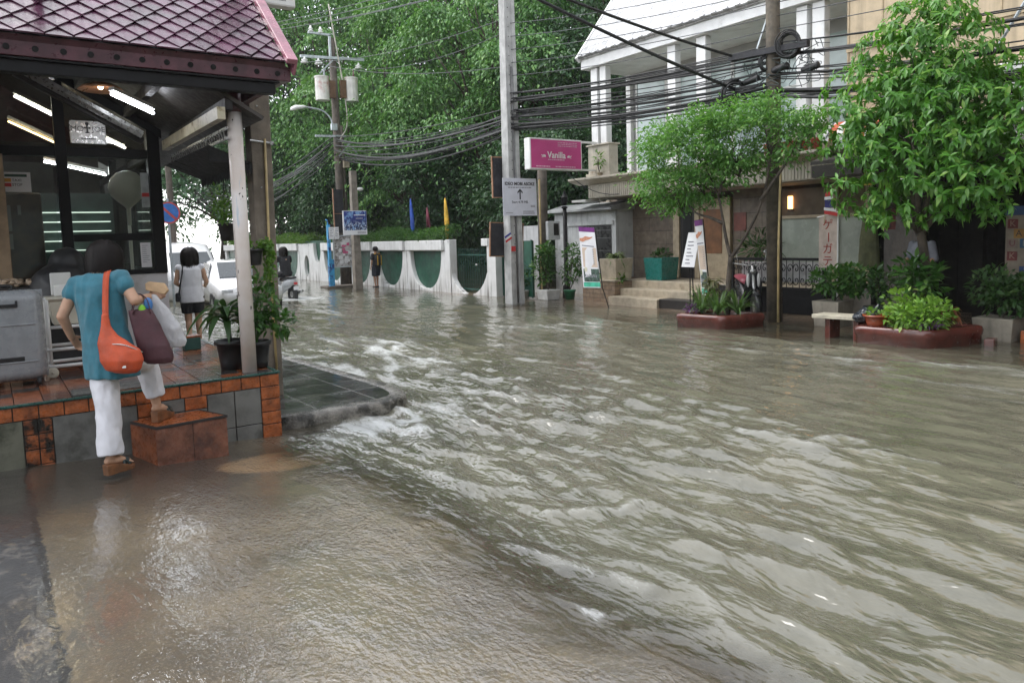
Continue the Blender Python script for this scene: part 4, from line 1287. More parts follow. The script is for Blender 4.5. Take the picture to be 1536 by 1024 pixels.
def body_mb(J, s, face, curl=.5, feet=True):
    mb = MB()
    f = Vector(face).normalized()
    hc = Vector(J['head']); sd_ = f.cross(Vector((0, 0, 1))).normalized(); up_ = sd_.cross(f)
    Mh = Matrix((sd_, f, up_)).transposed()
    mb.ell(hc + up_ * .022 * s, (.072 * s, .088 * s, .092 * s), 20, 14, Mh)
    mb.ell(hc - up_ * .045 * s + f * .022 * s, (.052 * s, .062 * s, .062 * s), 16, 10, Mh)
    mb.caps(hc + f * .083 * s + up_ * .01 * s, hc + f * .098 * s - up_ * .022 * s, .009 * s, .014 * s, 8)
    mb.ell(hc + f * .080 * s - up_ * .058 * s, (.022 * s, .012 * s, .010 * s), 8, 6, Mh)
    for q in (-1, 1):
        mb.ell(hc + sd_ * q * .073 * s, (.010 * s, .018 * s, .028 * s), 8, 6, Mh)
    mb.caps(Vector(J['neck']) - Vector((0, 0, .02)) * s, hc - up_ * .05 * s, .054 * s, .048 * s)
    mb.caps(J['chest'], J['neck'], .11 * s, .06 * s)
    mb.caps(J['pelvis'], J['chest'], .115 * s, .12 * s)
    for q in 'LR':
        mb.caps(J['chest'], J['sh' + q], .10 * s, .05 * s)
        mb.caps(J['sh' + q], J['el' + q], .048 * s, .038 * s); mb.caps(J['el' + q], J['wr' + q], .038 * s, .026 * s)
        d = (Vector(J['ha' + q]) - Vector(J['wr' + q])).normalized()
        hand(mb, J['wr' + q], d, J.get('th' + q, f), s, curl)
        mb.caps(J['pelvis'], J['hip' + q], .10 * s, .09 * s)
        mb.caps(J['hip' + q], J['kn' + q], .085 * s, .056 * s); mb.caps(J['kn' + q], J['an' + q], .054 * s, .034 * s)
        mb.ell(Vector(J['kn' + q]).lerp(Vector(J['an' + q]), .3) - f * .012 * s, (.05 * s, .05 * s, .09 * s), 10, 8)
        if feet:
            a = Vector(J['an' + q]); tq = Vector(J['to' + q])
            he = a + (a - tq) * .18 - Vector((0, 0, .035 * s)); he.z = min(he.z, a.z - .03 * s)
            mb.caps(he, a + (tq - a) * .35 - Vector((0, 0, .01)), .026 * s, .033 * s)
            mb.caps(a + (tq - a) * .3 - Vector((0, 0, .012)), tq - (tq - a) * .12, .032 * s, .022 * s)
            sd2 = (tq - a).cross(Vector((0, 0, 1))).normalized()
            for k, o_ in enumerate((-.026, -.013, 0, .013, .026)):
                b_ = tq - (tq - a) * .15 + sd2 * o_ * s
                mb.caps(b_, b_ + (tq - a).normalized() * .03 * s, .0095 * s, .008 * s, 6)
    return mb


def ring(c, ax, ay, a, b, n=28):
    c, ax, ay = Vector(c), Vector(ax).normalized(), Vector(ay).normalized()
    return [c + ax * (a * math.cos(2 * math.pi * k / n)) + ay * (b * math.sin(2 * math.pi * k / n)) for k in range(n)]


def bob_hair(parent, c, r, f, n=420, drop=.1, name='hair', seed=1, width=.007):
    """a cap of hair with strands hanging from it; f = facing direction, kept open at the face"""
    g = random.Random(seed); c = Vector(c); f = Vector(f).normalized(); sd_ = f.cross(Vector((0, 0, 1))).normalized(); up_ = sd_.cross(f)
    mb = MB()
    mb.ell(c + up_ * r * .06 - f * r * .06, (r * .93, r * .95, r * .93), 24, 16, Matrix((sd_, f, up_)).transposed())
    for i in range(n):
        an = g.uniform(0, 2 * math.pi); e0 = g.uniform(.15, 1.3)
        if abs(((an - math.pi / 2 + math.pi) % (2 * math.pi)) - math.pi) < .75 and e0 < 1.0:      # face side
            continue
        pts = []
        rr = r * g.uniform(.93, 1.10); fl = g.uniform(-.05, .22); jz = g.uniform(-.25, .12)
        for k in range(6):
            t = k / 5
            el = e0 * (1 - t) + (-.55 + jz) * t
            q = sd_ * (math.cos(an) * math.cos(el)) + f * (math.sin(an) * math.cos(el)) + up_ * math.sin(el)
            p_ = c + q * rr
            if el < 0: p_ = c + (sd_ * math.cos(an) + f * math.sin(an)) * rr * (1 - .25 * el * el + fl * t * t * .6) + up_ * (el * rr * 1.15) - Vector((0, 0, drop * t * t * g.uniform(.7, 1.1)))
            pts.append(p_)
        w_ = width * g.uniform(.6, 1.4); vs, fs = [], []
        for k, p_ in enumerate(pts):
            tg = (pts[min(k + 1, 5)] - pts[max(k - 1, 0)]).normalized(); wv = tg.cross((p_ - c)).normalized() * w_ * (1 - .75 * (k / 5) ** 3)
            vs += [p_ - wv, p_ + wv]
        for k in range(5): fs.append((2 * k, 2 * k + 1, 2 * k + 3, 2 * k + 2))
        mb.add(vs, fs)
    return mb.build(name, HAIR, parent, True)


U_ = Vector((.817, -.576, 0)); Vv = Vector((.576, .817, 0)); Zz = Vector((0, 0, 1))

# ---- the woman stepping up to the cafe
J = dict(pelvis=(.665, 5.84, .88), chest=(.625, 5.90, 1.27), neck=(.635, 5.915, 1.455), head=(.69, 5.985, 1.578),
         shL=(.50, 5.985, 1.40), elL=(.395, 5.965, 1.185), wrL=(.445, 6.03, 1.03), haL=(.49, 6.075, .95), thL=(.6, .6, .3),
         shR=(.755, 5.83, 1.43), elR=(.82, 5.725, 1.275), wrR=(.945, 5.895, 1.285), haR=(1.02, 5.97, 1.285), thR=(-.3, .3, .9),
         hipL=(.60, 5.87, .87), knL=(.615, 5.80, .52), anL=(.60, 5.745, .205), toL=(.725, 5.80, .135),
         hipR=(.735, 5.81, .87), knR=(.92, 6.10, .765), anR=(.965, 6.075, .46), toR=(1.07, 6.20, .375))
o = thing('person', 'woman in teal tunic and white trousers stepping up onto the tiled step, seen from behind', 'person', (.65, 5.85, .085))
bodyw = soft('body', body_mb(J, .97, (.62, .74, -.25), .9), SKIN, o, .006, 4)
teal = mat('teal_cloth', (.028, .165, .225), .75, .12, 12, .15, 160, sheen=.3)
mb = MB()
sa_ = (.86, -.51, 0); sb_ = (.51, .86, 0)
mb.loft([ring(c, sa_, sb_, a, b) for c, a, b in (((.665, 5.835, .745), .178, .125), ((.66, 5.84, .85), .172, .128), ((.65, 5.85, .97), .158, .118), ((.635, 5.87, 1.08), .150, .112), ((.628, 5.885, 1.2), .154, .115), ((.622, 5.90, 1.32), .160, .112), ((.622, 5.905, 1.40), .165, .095), ((.63, 5.905, 1.455), .115, .07), ((.635, 5.91, 1.475), .075, .06))])
for q in 'LR':
    a, b = Vector(J['sh' + q]), Vector(J['el' + q])
    mb.caps(a - Vector((0, 0, .0)), a.lerp(b, .30), .054, .060)
    mb.caps(Vector((.628, 5.90, 1.39)), a, .085, .06)
soft('tunic', mb, teal, o, .007, 7, (.017, (11, 11, 3.0)))
wht = mat('white_cloth', (.72, .72, .76), .7, .05, 10, .12, 120, sheen=.2)
mb = MB()
mb.ell((.665, 5.84, .86), (.11, .095, .10), 18, 12)


def leg_loft(pts, rs):
    P_ = [Vector(p_) for p_ in pts]; R_ = []
    for i, p_ in enumerate(P_):
        d = (P_[min(i + 1, len(P_) - 1)] - P_[max(i - 1, 0)]).normalized()
        ax = d.cross(Vv).normalized(); ay = ax.cross(d)
        R_.append(ring(p_, ax, ay, rs[i], rs[i] * 1.02, 22))
    return R_


mb.loft(leg_loft([(.60, 5.865, .88), (.605, 5.84, .70), (.615, 5.80, .52), (.605, 5.77, .35), (.60, 5.755, .215)], [.074, .086, .080, .076, .082]))
mb.loft(leg_loft([(.725, 5.815, .88), (.82, 5.96, .835), (.915, 6.085, .775), (.94, 6.085, .66), (.962, 6.075, .52)], [.074, .088, .082, .076, .066]))
mb.ell((.915, 6.09, .765), .08)
soft('trousers', mb, wht, o, .007, 4, (.011, (13, 13, 8)))
bob_hair(o, (.682, 5.975, 1.588), .112, (.62, .74, -.25), 1500, .06, width=.0045)
wood = mat('cork_sole', (.2, .085, .035), .5, .25, 14, .2, 60)
strap_ = mat('dark_strap', (.015, .03, .03), .4, .1)


def sandal(heel, toe, zb, hh, ht, parent):
    heel, toe = Vector(heel), Vector(toe); d = (toe - heel).normalized(); s_ = d.cross(Zz).normalized(); L = (toe - heel).length
    mb = MB(); rings = []
    for t, w_, h in ((-.05, .026, hh), (.08, .034, hh), (.35, .031, hh * .9), (.6, .038, hh * .5 + ht * .5), (.85, .042, ht), (1.02, .026, ht)):
        c = heel + d * L * t; c.z = zb
        rings.append([c - s_ * w_, c + s_ * w_, c + s_ * (w_ + .003) + Zz * h, c - s_ * (w_ + .003) + Zz * h])
    mb.loft(rings); so_ = mb.build('sandal', wood, parent, False, .004)
    mb = MB()
    for t0, t1 in ((.60, .80), (.80, .60)):
        a = heel + d * L * t0 - s_ * .038; b = heel + d * L * t1 + s_ * .038; m_ = (a + b) / 2
        a.z = zb + ht + .01; b.z = zb + ht + .01; m_.z = zb + ht + .062
        pp = smooth_path([a, a.lerp(m_, .5) + Zz * .018, m_, b.lerp(m_, .5) + Zz * .018, b], 4)
        vs, fs = [], []
        for p_ in pp: vs += [p_ - d * .014, p_ + d * .014]
        for k in range(len(pp) - 1): fs.append((2 * k, 2 * k + 1, 2 * k + 3, 2 * k + 2))
        mb.add(vs, fs)
    st_ = mb.build('strap', strap_, so_, True)
    s2 = st_.modifiers.new('s', 'SOLIDIFY'); s2.thickness = .004


sandal((.565, 5.715, 0), (.735, 5.81, 0), .083, .075, .032, o)
sandal((.945, 6.045, 0), (1.085, 6.22, 0), .327, .085, .032, o)

orange = mat('orange_canvas', (.52, .075, .022), .6, .15, 9, .2, 120)
o = thing('shoulder_bag', 'orange slouchy shoulder bag on the back of the woman in teal', 'bag', (.69, 5.6, .8))
mb = MB()
ub = (.80, -.6, 0); vb = (.6, .8, 0)
mb.loft([ring(c, ub, vb, a, b) for c, a, b in (((.715, 5.615, .795), .075, .035), ((.705, 5.62, .82), .125, .055), ((.70, 5.625, .88), .150, .068), ((.69, 5.635, .95), .140, .062), ((.66, 5.66, 1.0), .105, .05), ((.635, 5.685, 1.05), .062, .035), ((.627, 5.695, 1.12), .034, .02), ((.628, 5.70, 1.2), .022, .012))])
bg_ = soft('pouch', mb, orange, o, .007, 5, (.007, (10, 10, 6)))


def ribbon(mb, pts, wdir, w_):
    vs, fs = [], []
    for p_ in pts: vs += [Vector(p_) - Vector(wdir) * w_ / 2, Vector(p_) + Vector(wdir) * w_ / 2]
    for k in range(len(pts) - 1): fs.append((2 * k, 2 * k + 1, 2 * k + 3, 2 * k + 2))
    return mb.add(vs, fs)


mb = MB(); ribbon(mb, smooth_path([(.628, 5.703, 1.10), (.632, 5.725, 1.22), (.645, 5.76, 1.34), (.662, 5.80, 1.45), (.69, 5.87, 1.495), (.73, 5.95, 1.47), (.74, 5.98, 1.38)], 6), (.80, -.6, 0), .042)
st_ = mb.build('strap', orange, o, True); s2 = st_.modifiers.new('s', 'SOLIDIFY'); s2.thickness = .006
mb = MB(); mb.tube(smooth_path([(.635, 5.625, 1.0), (.70, 5.566, .995), (.765, 5.545, .965), (.82, 5.56, .93)], 5), .004, 6); mb.build('zip', M['silver'], o, True)
mb = MB(); mb.obox((.70, 5.552, .845), ub, Zz, vb, .012, .008, .002); mb.build('care_tag', M['white'], o)

mar = mat('maroon_cloth', (.075, .026, .034), .6, .15, 9, .15, 100)
o = thing('tote_bag', 'maroon cloth tote hanging from the forearm of the woman in teal', 'bag', (.92, 5.7, .82))
mb = MB()
axm = Vector((.62, .42, 0)).normalized(); nm_ = Vector((.45, -.85, 0)).normalized()
axm = Vector((.86, -.1, 0)).normalized(); nm_ = Vector((.1, .9, 0)).normalized()
mb.loft([ring(c, axm, nm_, a, b, 24) for c, a, b in (((.945, 5.685, .825), .085, .03), ((.935, 5.69, .86), .105, .048), ((.915, 5.70, .95), .105, .05), ((.89, 5.715, 1.05), .095, .042), ((.868, 5.73, 1.14), .085, .035), ((.85, 5.745, 1.21), .075, .03))])
soft('pouch', mb, mar, o, .007, 4, (.007, (11, 11, 5)))
mb = MB()
for dy in (-.03, .03):
    ribbon(mb, smooth_path([(.795, 5.74 + dy, 1.18), (.82, 5.75 + dy, 1.29), (.855, 5.775, 1.322), (.90, 5.77 + dy, 1.28), (.915, 5.74 + dy, 1.18)], 6), (.2, .9, 0), .03)
st_ = mb.build('handle', mar, o, True); s2 = st_.modifiers.new('s', 'SOLIDIFY'); s2.thickness = .005
mb = MB(); mb.ell((.86, 5.725, 1.205), (.026, .015, .04)); mb.build('lime_packet', mat('lime_packet', (.22, .55, .03), .35, .1), o, True)
mb = MB(); mb.ell((.905, 5.745, 1.24), (.03, .02, .05)); mb.build('blue_packet', mat('blue_packet', (.06, .2, .5), .35, .1), o, True)
plast, t = newmat('white_plastic_film')
p = t.n('BsdfPrincipled'); p.inputs['Base Color'].default_value = (.78, .78, .80, 1); p.inputs['Roughness'].default_value = .25
t.l(t.bump(t.noise(24, 4, .6, dist=1.0), .5, .02), p.inputs['Normal'])
tl = t.n('BsdfTranslucent'); tl.inputs['Color'].default_value = (.8, .8, .82, 1); mx = t.n('MixShader'); mx.inputs[0].default_value = .45
t.l(p.outputs[0], mx.inputs[1]); t.l(tl.outputs[0], mx.inputs[2]); t.out(mx.outputs[0])
o = thing('plastic_bag', 'thin white plastic bag hanging behind the maroon tote', 'bag', (1.03, 5.82, .9))
mb = MB(); mb.loft([ring(c, (.85, -.35, 0), (.35, .85, 0), a, b, 24) for c, a, b in (((1.085, 5.80, .915), .055, .02), ((1.07, 5.81, .95), .085, .035), ((1.045, 5.82, 1.05), .085, .04), ((1.01, 5.84, 1.16), .06, .03), ((.975, 5.86, 1.26), .03, .018), ((.965, 5.87, 1.30), .02, .012))])
soft('pouch', mb, plast, o, .007, 3, (.010, (14, 14, 8)))
o = thing('paper_packet', 'folded brown paper packet held by the woman in teal', 'packet', (.98, 5.88, 1.34))
mb = MB(); mb.prism([(-.075, -.02), (.06, -.045), (.085, -.01), (.05, .045), (-.06, .05), (-.085, .03)], (.985, 5.87, 1.345), (.85, -.45, -.1), (.2, .3, .9), (.015, .02, -.004)); mb.build('wrap', mat('kraft_paper', (.5, .33, .18), .6, .12, 14), o, bevel=.006)

# ---- woman walking away along the flooded pavement
def walker(name, label, base, face, s, top, bottom, kind, hairlen=.07, skin=SKIN, hairR=.115, arms='down'):
    """standing or walking figure; s scales 1.6 m"""
    B = Vector(base); f = Vector(face).normalized(); r_ = f.cross(Zz).normalized()
    P_ = lambda a, b, z: tuple(B + r_ * a * s + f * b * s + Zz * z * s)
    Jw = dict(pelvis=P_(0, 0, .86), chest=P_(0, .0, 1.2), neck=P_(0, .005, 1.36), head=P_(0, .03, 1.50),
              hipL=P_(-.08, 0, .84), knL=P_(-.075, .05, .46), anL=P_(-.07, -.06 if kind != 'stand' else .0, .09), toL=P_(-.08, .08, .03),
              hipR=P_(.08, 0, .84), knR=P_(.075, .06, .47), anR=P_(.07, .06, .09), toR=P_(.08, .2, .03),
              shL=P_(-.165, 0, 1.30), shR=P_(.165, 0, 1.30))
    if arms == 'front':
        Jw.update(elL=P_(-.22, -.01, 1.06), wrL=P_(-.15, .15, .98), haL=P_(-.08, .22, 1.0), elR=P_(.23, .0, 1.06), wrR=P_(.2, .17, .98), haR=P_(.15, .26, 1.0))
    else:
        Jw.update(elL=P_(-.215, -.02, 1.04), wrL=P_(-.22, .05, .82), haL=P_(-.22, .08, .73), elR=P_(.215, -.02, 1.04), wrR=P_(.22, .05, .82), haR=P_(.22, .08, .73))
    o = thing('person', label, 'person', tuple(base))
    soft('body', body_mb(Jw, s * .98, tuple(f), .5), skin, o, .008, 3)
    return o, P_, Jw, f, r_


o, P_, Jw, f, r_ = walker('person', 'woman in white sleeveless blouse and black shorts walking away past the cafe', (2.66, 12.75, -.01), (.25, .97, 0), 1.0, None, None, 'walk', arms='front')
mb = MB()
mb.loft([ring(P_(0, b, z), r_, f, a, d) for z, a, d, b in ((.74, .185, .155, 0), (.85, .178, .15, 0), (1.0, .165, .135, 0), (1.15, .17, .14, 0), (1.27, .17, .13, 0), (1.34, .12, .09, 0), (1.375, .07, .065, 0))])
for q in 'LR': mb.caps(Jw['chest'], Jw['sh' + q], .09, .055)
soft('blouse', mb, wht, o, .01, 6, (.007, (6, 6, 3)))
mb = MB()
for q in 'LR': mb.loft(leg_loft([Jw['hip' + q], Vector(Jw['hip' + q]).lerp(Vector(Jw['kn' + q]), .2), Vector(Jw['hip' + q]).lerp(Vector(Jw['kn' + q]), .72)], [.11, .105, .095]))
mb.ell(P_(0, 0, .84), (.16, .13, .1))
blk = mat('black_cloth', (.014, .014, .017), .8, .2, 9)
soft('shorts', mb, blk, o, .01, 4)
bob_hair(o, P_(0, .02, 1.50), .128, f, 420, .10, seed=5, width=.009)
o2 = thing('crossbody_bag', 'small dark crossbody bag on the woman in the white blouse', 'bag', P_(-.2, .02, .8))
mb = MB(); ribbon(mb, smooth_path([P_(-.19, -.02, .88), P_(-.15, -.125, 1.05), P_(-.12, -.125, 1.2), P_(-.1, -.06, 1.345), P_(-.07, .06, 1.34), P_(.0, .13, 1.15)], 5), r_, .022); st_ = mb.build('strap', blk, o2, True); s2 = st_.modifiers.new('s', 'SOLIDIFY'); s2.thickness = .005
mb = MB(); mb.obox(P_(-.205, .0, .83), r_, f, Zz, .035, .09, .07); mb.build('pouch', blk, o2, bevel=.02)

# ---- schoolboy with a backpack by the noticeboard
o, P_, Jw, f, r_ = walker('person', 'boy in black shirt and dark shorts standing by the noticeboard pole', (11.02, 23.75, -.02), (-.2, .97, 0), .88, None, None, 'stand', skin=SKIN2)
mb = MB(); mb.loft([ring(P_(0, b, z), r_, f, a, d) for z, a, d, b in ((.76, .155, .115, 0), (1.0, .15, .11, 0), (1.2, .16, .115, 0), (1.29, .15, .09, 0), (1.345, .07, .06, 0))])
for q in 'LR': mb.caps(Jw['sh' + q], Vector(Jw['sh' + q]).lerp(Vector(Jw['el' + q]), .6), .06, .062)
soft('shirt', mb, blk, o, .012, 4)
mb = MB()
for q in 'LR': mb.loft(leg_loft([Jw['hip' + q], Vector(Jw['hip' + q]).lerp(Vector(Jw['kn' + q]), .5), Vector(Jw['hip' + q]).lerp(Vector(Jw['kn' + q]), 1.0)], [.10, .10, .09]))
mb.ell(P_(0, 0, .82), (.13, .11, .1)); soft('shorts', mb, mat('navy_cloth', (.014, .018, .03), .8), o, .012, 3)
bob_hair(o, P_(0, .015, 1.525), .09, f, 200, .0, seed=7)
mb = MB()
for q in 'LR':
    a = Vector(Jw['an' + q]); mb.caps(a - Zz * .05 - f * .03, a - Zz * .055 + f * .13, .034, .03, 10)
mb.build('shoes', blk, o, True)
o2 = thing('backpack', 'black backpack with yellow straps on the boy', 'backpack', P_(0, -.15, 1.0))
mb = MB(); mb.obox(P_(0, -.165, 1.08), r_, f, Zz, .12, .06, .17); mb.build('pack', blk, o2, bevel=.04)
mb = MB()
for q in (-1, 1): mb.obox(P_(q * .085, -.232, 1.08), r_, f, Zz, .016, .006, .17); mb.obox(P_(q * .1, -.0, 1.335), r_, f, Zz, .018, .11, .012)
mb.build('strap', mat('yellow_webbing', (.6, .36, .02), .6), o2)
# ================================================================ white fence with curved openings
fencem, t = newmat('fence_white')
c = t.mix(t.ramp(t.noise(2.5, 4), .3, .7), (.62, .62, .60), (.72, .72, .71))
sz = t.n('SeparateXYZ'); t.l(t.n('NewGeometry').outputs['Position'], sz.inputs[0])
stk = t.noise(7, 5, .65, stretch=(1, 1, .08))
low = t.ramp(sz.outputs[2], .55, .0, 0, 1)
c = t.mix(t.math('MULTIPLY', t.ramp(stk, .46, .66), t.math('ADD', t.math('MULTIPLY', low, .75), .18)), c, (.14, .13, .11))
c = t.mix(t.math('MULTIPLY', t.ramp(t.noise(5, 5, .7), .55, .72), t.ramp(sz.outputs[2], 1.3, 1.55, 0, .7)), c, (.09, .10, .08))
p = t.n('BsdfPrincipled'); t.l(c, p.inputs['Base Color']); p.inputs['Roughness'].default_value = .6; t.out(p.outputs[0])
greensheet = mat('green_sheet', (.012, .075, .045), .45, .25, 3, streak=.6)
greenbar = mat('green_bars', (.012, .07, .05), .4, .2, 6)
FX, FT, FH, FO = 11.25, .16, 1.55, 1.24


def ucurve(yc, hw, ztop, zb, n=18):
    """lower outline of an opening, from +y to -y"""
    pts = []
    for i in range(n + 1):
        a = math.pi * i / n
        y = math.cos(a); s = math.sin(a)
        pts.append((yc + hw * (abs(y) ** .85) * (1 if y > 0 else -1), ztop - (ztop - zb) * (s ** .9)))
    return pts


fence = thing('white_fence', 'long white concrete fence with curved green backed openings', 'fence', (FX, 30, 0))


def bay(y0, y1, yc, hw):
    mb = MB()
    cur = ucurve(yc, hw, FO, .06)
    mb.prism([(y0, -.3), (y1, -.3), (y1, FO)] + cur + [(y0, FO)], (FX, 0, 0), (0, 1, 0), (0, 0, 1), (FT, 0, 0))
    mb.prism([(y0, FO + .002), (y1, FO + .002), (y1, FH), (y0, FH)], (FX, 0, 0), (0, 1, 0), (0, 0, 1), (FT, 0, 0))
    mb.bx(FX - .10, FX - .002, y0 + .12, y1 - .12, FO + .02, FH + .02)
    p_ = mb.build('fence_bay', fencem, fence, bevel=.02)
    mb = MB(); mb.bx(FX + FT - .03, FX + FT - .02, yc - hw - .05, yc + hw + .05, .0, FO + .05); mb.build('backing_sheet', greensheet, p_)
    mb = MB(); mb.bx(FX - .02, FX - .002, y0 - .02, y0 + .02, -.2, FO); mb.build('pilaster', fencem, p_)


y0 = 19.3
edges = [19.3, 21.88, 24.42, 26.95, 29.45]
for a, b in zip(edges, edges[1:]): bay(a, b, (a + b) / 2 + .03, 1.0)
# bay with a slim oval and a half opening
mb = MB()
ov = [(31.25 + .30 * math.cos(2 * math.pi * k / 24), .60 + .46 * math.sin(2 * math.pi * k / 24)) for k in range(24)]
L_ = [q for q in ov if q[0] <= 31.2501][::1]; Rr = [q for q in ov if q[0] >= 31.2499]
L_ = sorted(L_, key=lambda q: q[1]); Rr = sorted(Rr, key=lambda q: -q[1])
Ub = ucurve(29.95, .42, FH + .02, .75)
mb.prism([(29.45, -.3), (31.25, -.3)] + L_ + [(31.25, FH)] + Ub + [(29.45, FH)], (FX, 0, 0), (0, 1, 0), (0, 0, 1), (FT, 0, 0))
mb.prism([(31.2502, FH), ] + Rr + [(31.2502, -.3), (32.1, -.3), (32.1, FH)], (FX, 0, 0), (0, 1, 0), (0, 0, 1), (FT, 0, 0))
p_ = mb.build('fence_bay', fencem, fence)
mb = MB(); mb.bx(FX + FT - .03, FX + FT - .02, 29.4, 32.0, .0, FH + .12); mb.build('backing_sheet', greensheet, p_)
for a in (32.1, 34.6, 37.1, 39.6, 42.1): bay(a, a + 2.5, a + 1.2, .95)
# end pier with an arched gate of bars, then the plain green gate
mb = MB()
mb.bx(FX - .03, FX + .22, 19.05, 19.298, -.3, FH + .03)
mb.bx(FX - .03, FX + .22, 16.62, 17.05, -.3, FH + .03); mb.bx(FX - .06, FX + .25, 16.95, 17.28, FH - .17, FH + .035)
mb.prism([(17.051, .6)] + [(18.1 + 1.05 * math.cos(a), 1.0 - 1.02 * math.sin(a)) for a in [math.pi - .35 + (-math.pi + .35) * k / 16 for k in range(17)]] + [(19.049, 1.0), (19.049, -.3), (17.051, -.3)], (FX, 0, 0), (0, 1, 0), (0, 0, 1), (FT, 0, 0))
mb.build('end_pier', fencem, fence, bevel=.012)
g_ = thing('barred_gate', 'dark green gate of upright bars under the trees', 'gate', (FX + .3, 18.1, 0))
mb = MB()
for i in range(16): mb.tube([(FX + .25, 17.1 + i * .125, .03), (FX + .25, 17.1 + i * .125, 1.24)], .012, 6)
mb.build('bars', greenbar, g_)
mb = MB()
for z in (.1, 1.1): mb.bx(FX + .235, FX + .265, 17.05, 19.05, z, z + .04)
for i in range(17): mb.ell((FX + .25, 17.1 + i * .12, 1.27), (.02, .02, .035), 6, 4)
mb.build('rails', greenbar, g_)
g_ = thing('sheet_gate', 'plain dark green sheet metal gate right of the white fence pier', 'gate', (FX + .25, 16.0, 0))
mb = MB(); mb.bx(FX + .2, FX + .24, 15.25, 16.6, .04, 1.5); mb.build('sheet', greensheet, g_)
mb = MB()
for y in (15.25, 16.56): mb.bx(FX + .17, FX + .198, y, y + .05, .02, 1.52)
mb.beam((FX + .18, 16.5, 1.45), (FX + .18, 15.3, .75), .04, .02); mb.bx(FX + .17, FX + .198, 15.3, 16.56, .75, .79)
mb.build('gate_frame', greenbar, g_)
hg = np.random.default_rng(5)
def hedge(y0, y1, label, seed):
    g = np.random.default_rng(seed); n = int((y1 - y0) * 900)
    y = g.uniform(y0, y1, n); top = .37 + .1 * np.sin(y * 1.7) + .07 * np.sin(y * 4.3 + 1)
    x = FX + .30 + g.normal(0, .2, n); z = FH + top * g.random(n) ** .6 - .02
    P = np.c_[x, y, z]; d = np.c_[(x - FX - .3) * 2, g.normal(0, .4, n), .5 + g.random(n)]
    o = leaves_obj('hedge', leaf_arrays(P, unit(d + g.normal(size=(n, 3)) * .5), unit(np.array([-.3, 0, 1.]) + g.normal(size=(n, 3)) * .5), .085 * g.uniform(.6, 1.3, n), .5), M['leaf_lime'] if seed == 1 else M['leaf_mid'])
    tag(o, label, 'hedge', 'clipped hedges on the white fence')
hedge(19.4, 29.2, 'clipped hedge on the fence right of the noticeboard', 2)
hedge(31.0, 44, 'paler clipped hedge on the fence left of the noticeboard', 1)
for (y, ft, fl, col, lab) in ((19.8, 2.85, 1.6, (.6, .36, .03), 'furled yellow flag'), (20.95, 2.62, 1.75, (.14, .02, .04), 'furled dark red flag'), (22.05, 2.95, 1.75, (.02, .07, .34), 'furled blue flag')):
    o = thing('flag', lab + ' on a pole above the fence hedge', 'flag', (11.6, y, 1.2))
    mb = MB(); mb.tube([(11.6, y, 1.1), (11.6, y, ft + .12)], .016, 6); mb.build('pole', M['dark'], o)
    mb = MB(); mb.loft([ring((11.6 - .03, y - .06 * k_, z), (1, 0, 0), (0, 1, 0), a, b, 10) for k_, z, a, b in ((0, ft, .02, .02), (.4, ft - .3, .05, .07), (1, ft - .7, .06, .11), (1.1, fl + .2, .05, .10), (.8, fl, .03, .05))])
    mb.build('cloth', mat('flag_cloth', col, .7, .25, 8), o, True)

# ================================================================ trees behind the fence
bark = mat('bark', (.07, .055, .042), .85, .35, 9, .5, 30)
BG1 = leafmat('tree_leaf_bright', (.055, .165, .04), (.14, .31, .075), (.24, .42, .11), trans=.22)
BG2 = leafmat('tree_leaf_deep', (.018, .062, .022), (.05, .13, .042), (.1, .2, .06), trans=.2)
BG3 = leafmat('tree_leaf_blue', (.035, .11, .05), (.08, .2, .085), (.12, .26, .1), trans=.35)


def limb_tubes(mb, base, h0, lobes, r0, seed):
    g = random.Random(seed); base = Vector(base)
    fork = base + Vector((g.uniform(-.3, .3), g.uniform(-.3, .3), h0))
    mb.tube(smooth_path([base - Vector((0, 0, .3)), base.lerp(fork, .5) + Vector((g.uniform(-.12, .12), 0, 0)), fork], 4), [r0 * (1.15 - .4 * i / 8) for i in range(9)], 10)
    for c, r in lobes:
        c = Vector(c); m_ = fork.lerp(c, .5) + Vector((g.uniform(-.3, .3), g.uniform(-.3, .3), .2))
        pp = smooth_path([fork - Vector((0, 0, .1)), m_, c], 4)
        mb.tube(pp, [r0 * .55 * (1 - .75 * i / (len(pp) - 1)) for i in range(len(pp))], 7)
        for k in range(3):
            q = c + Vector((g.uniform(-1, 1), g.uniform(-1, 1), g.uniform(-.3, .9))) * r * .75
            mb.tube([m_.lerp(c, g.uniform(.3, .9)), (m_ + q) / 2 + Vector((0, 0, .15)), q], [r0 * .2, r0 * .13, r0 * .05], 5)


def tree(label, base, lobes, lm, nclump, per, cr, L, W=.5, h0=3.0, r0=.2, seed=1, droop=.6, group='trees behind the white fence', up=.35, inner=.25, flat=.5):
    o = thing('tree', label, 'tree', base, group)
    mb = MB(); limb_tubes(mb, base, h0, lobes, r0, seed); mb.build('trunk', bark, o, True)
    leaves_obj('crown', puff_leaves(lobes, nclump, per, cr, L, W, seed, up, droop, flat, inner), lm, o)
    return o


def lob(cx, cy, cz, R, n, seed, zs=1.0, rr=(.4, .6)):
    g = random.Random(seed); out = []
    for i in range(n):
        a = 2.4 * i + g.uniform(-.4, .4); q = (i + .5) / n
        rad = R * .72 * math.sqrt(1 - (2 * q - 1) ** 2) * g.uniform(.7, 1.1)
        out.append(((cx + rad * math.cos(a), cy + rad * math.sin(a), cz + R * zs * (2 * q - 1) * .72), R * g.uniform(*rr)))
    return out


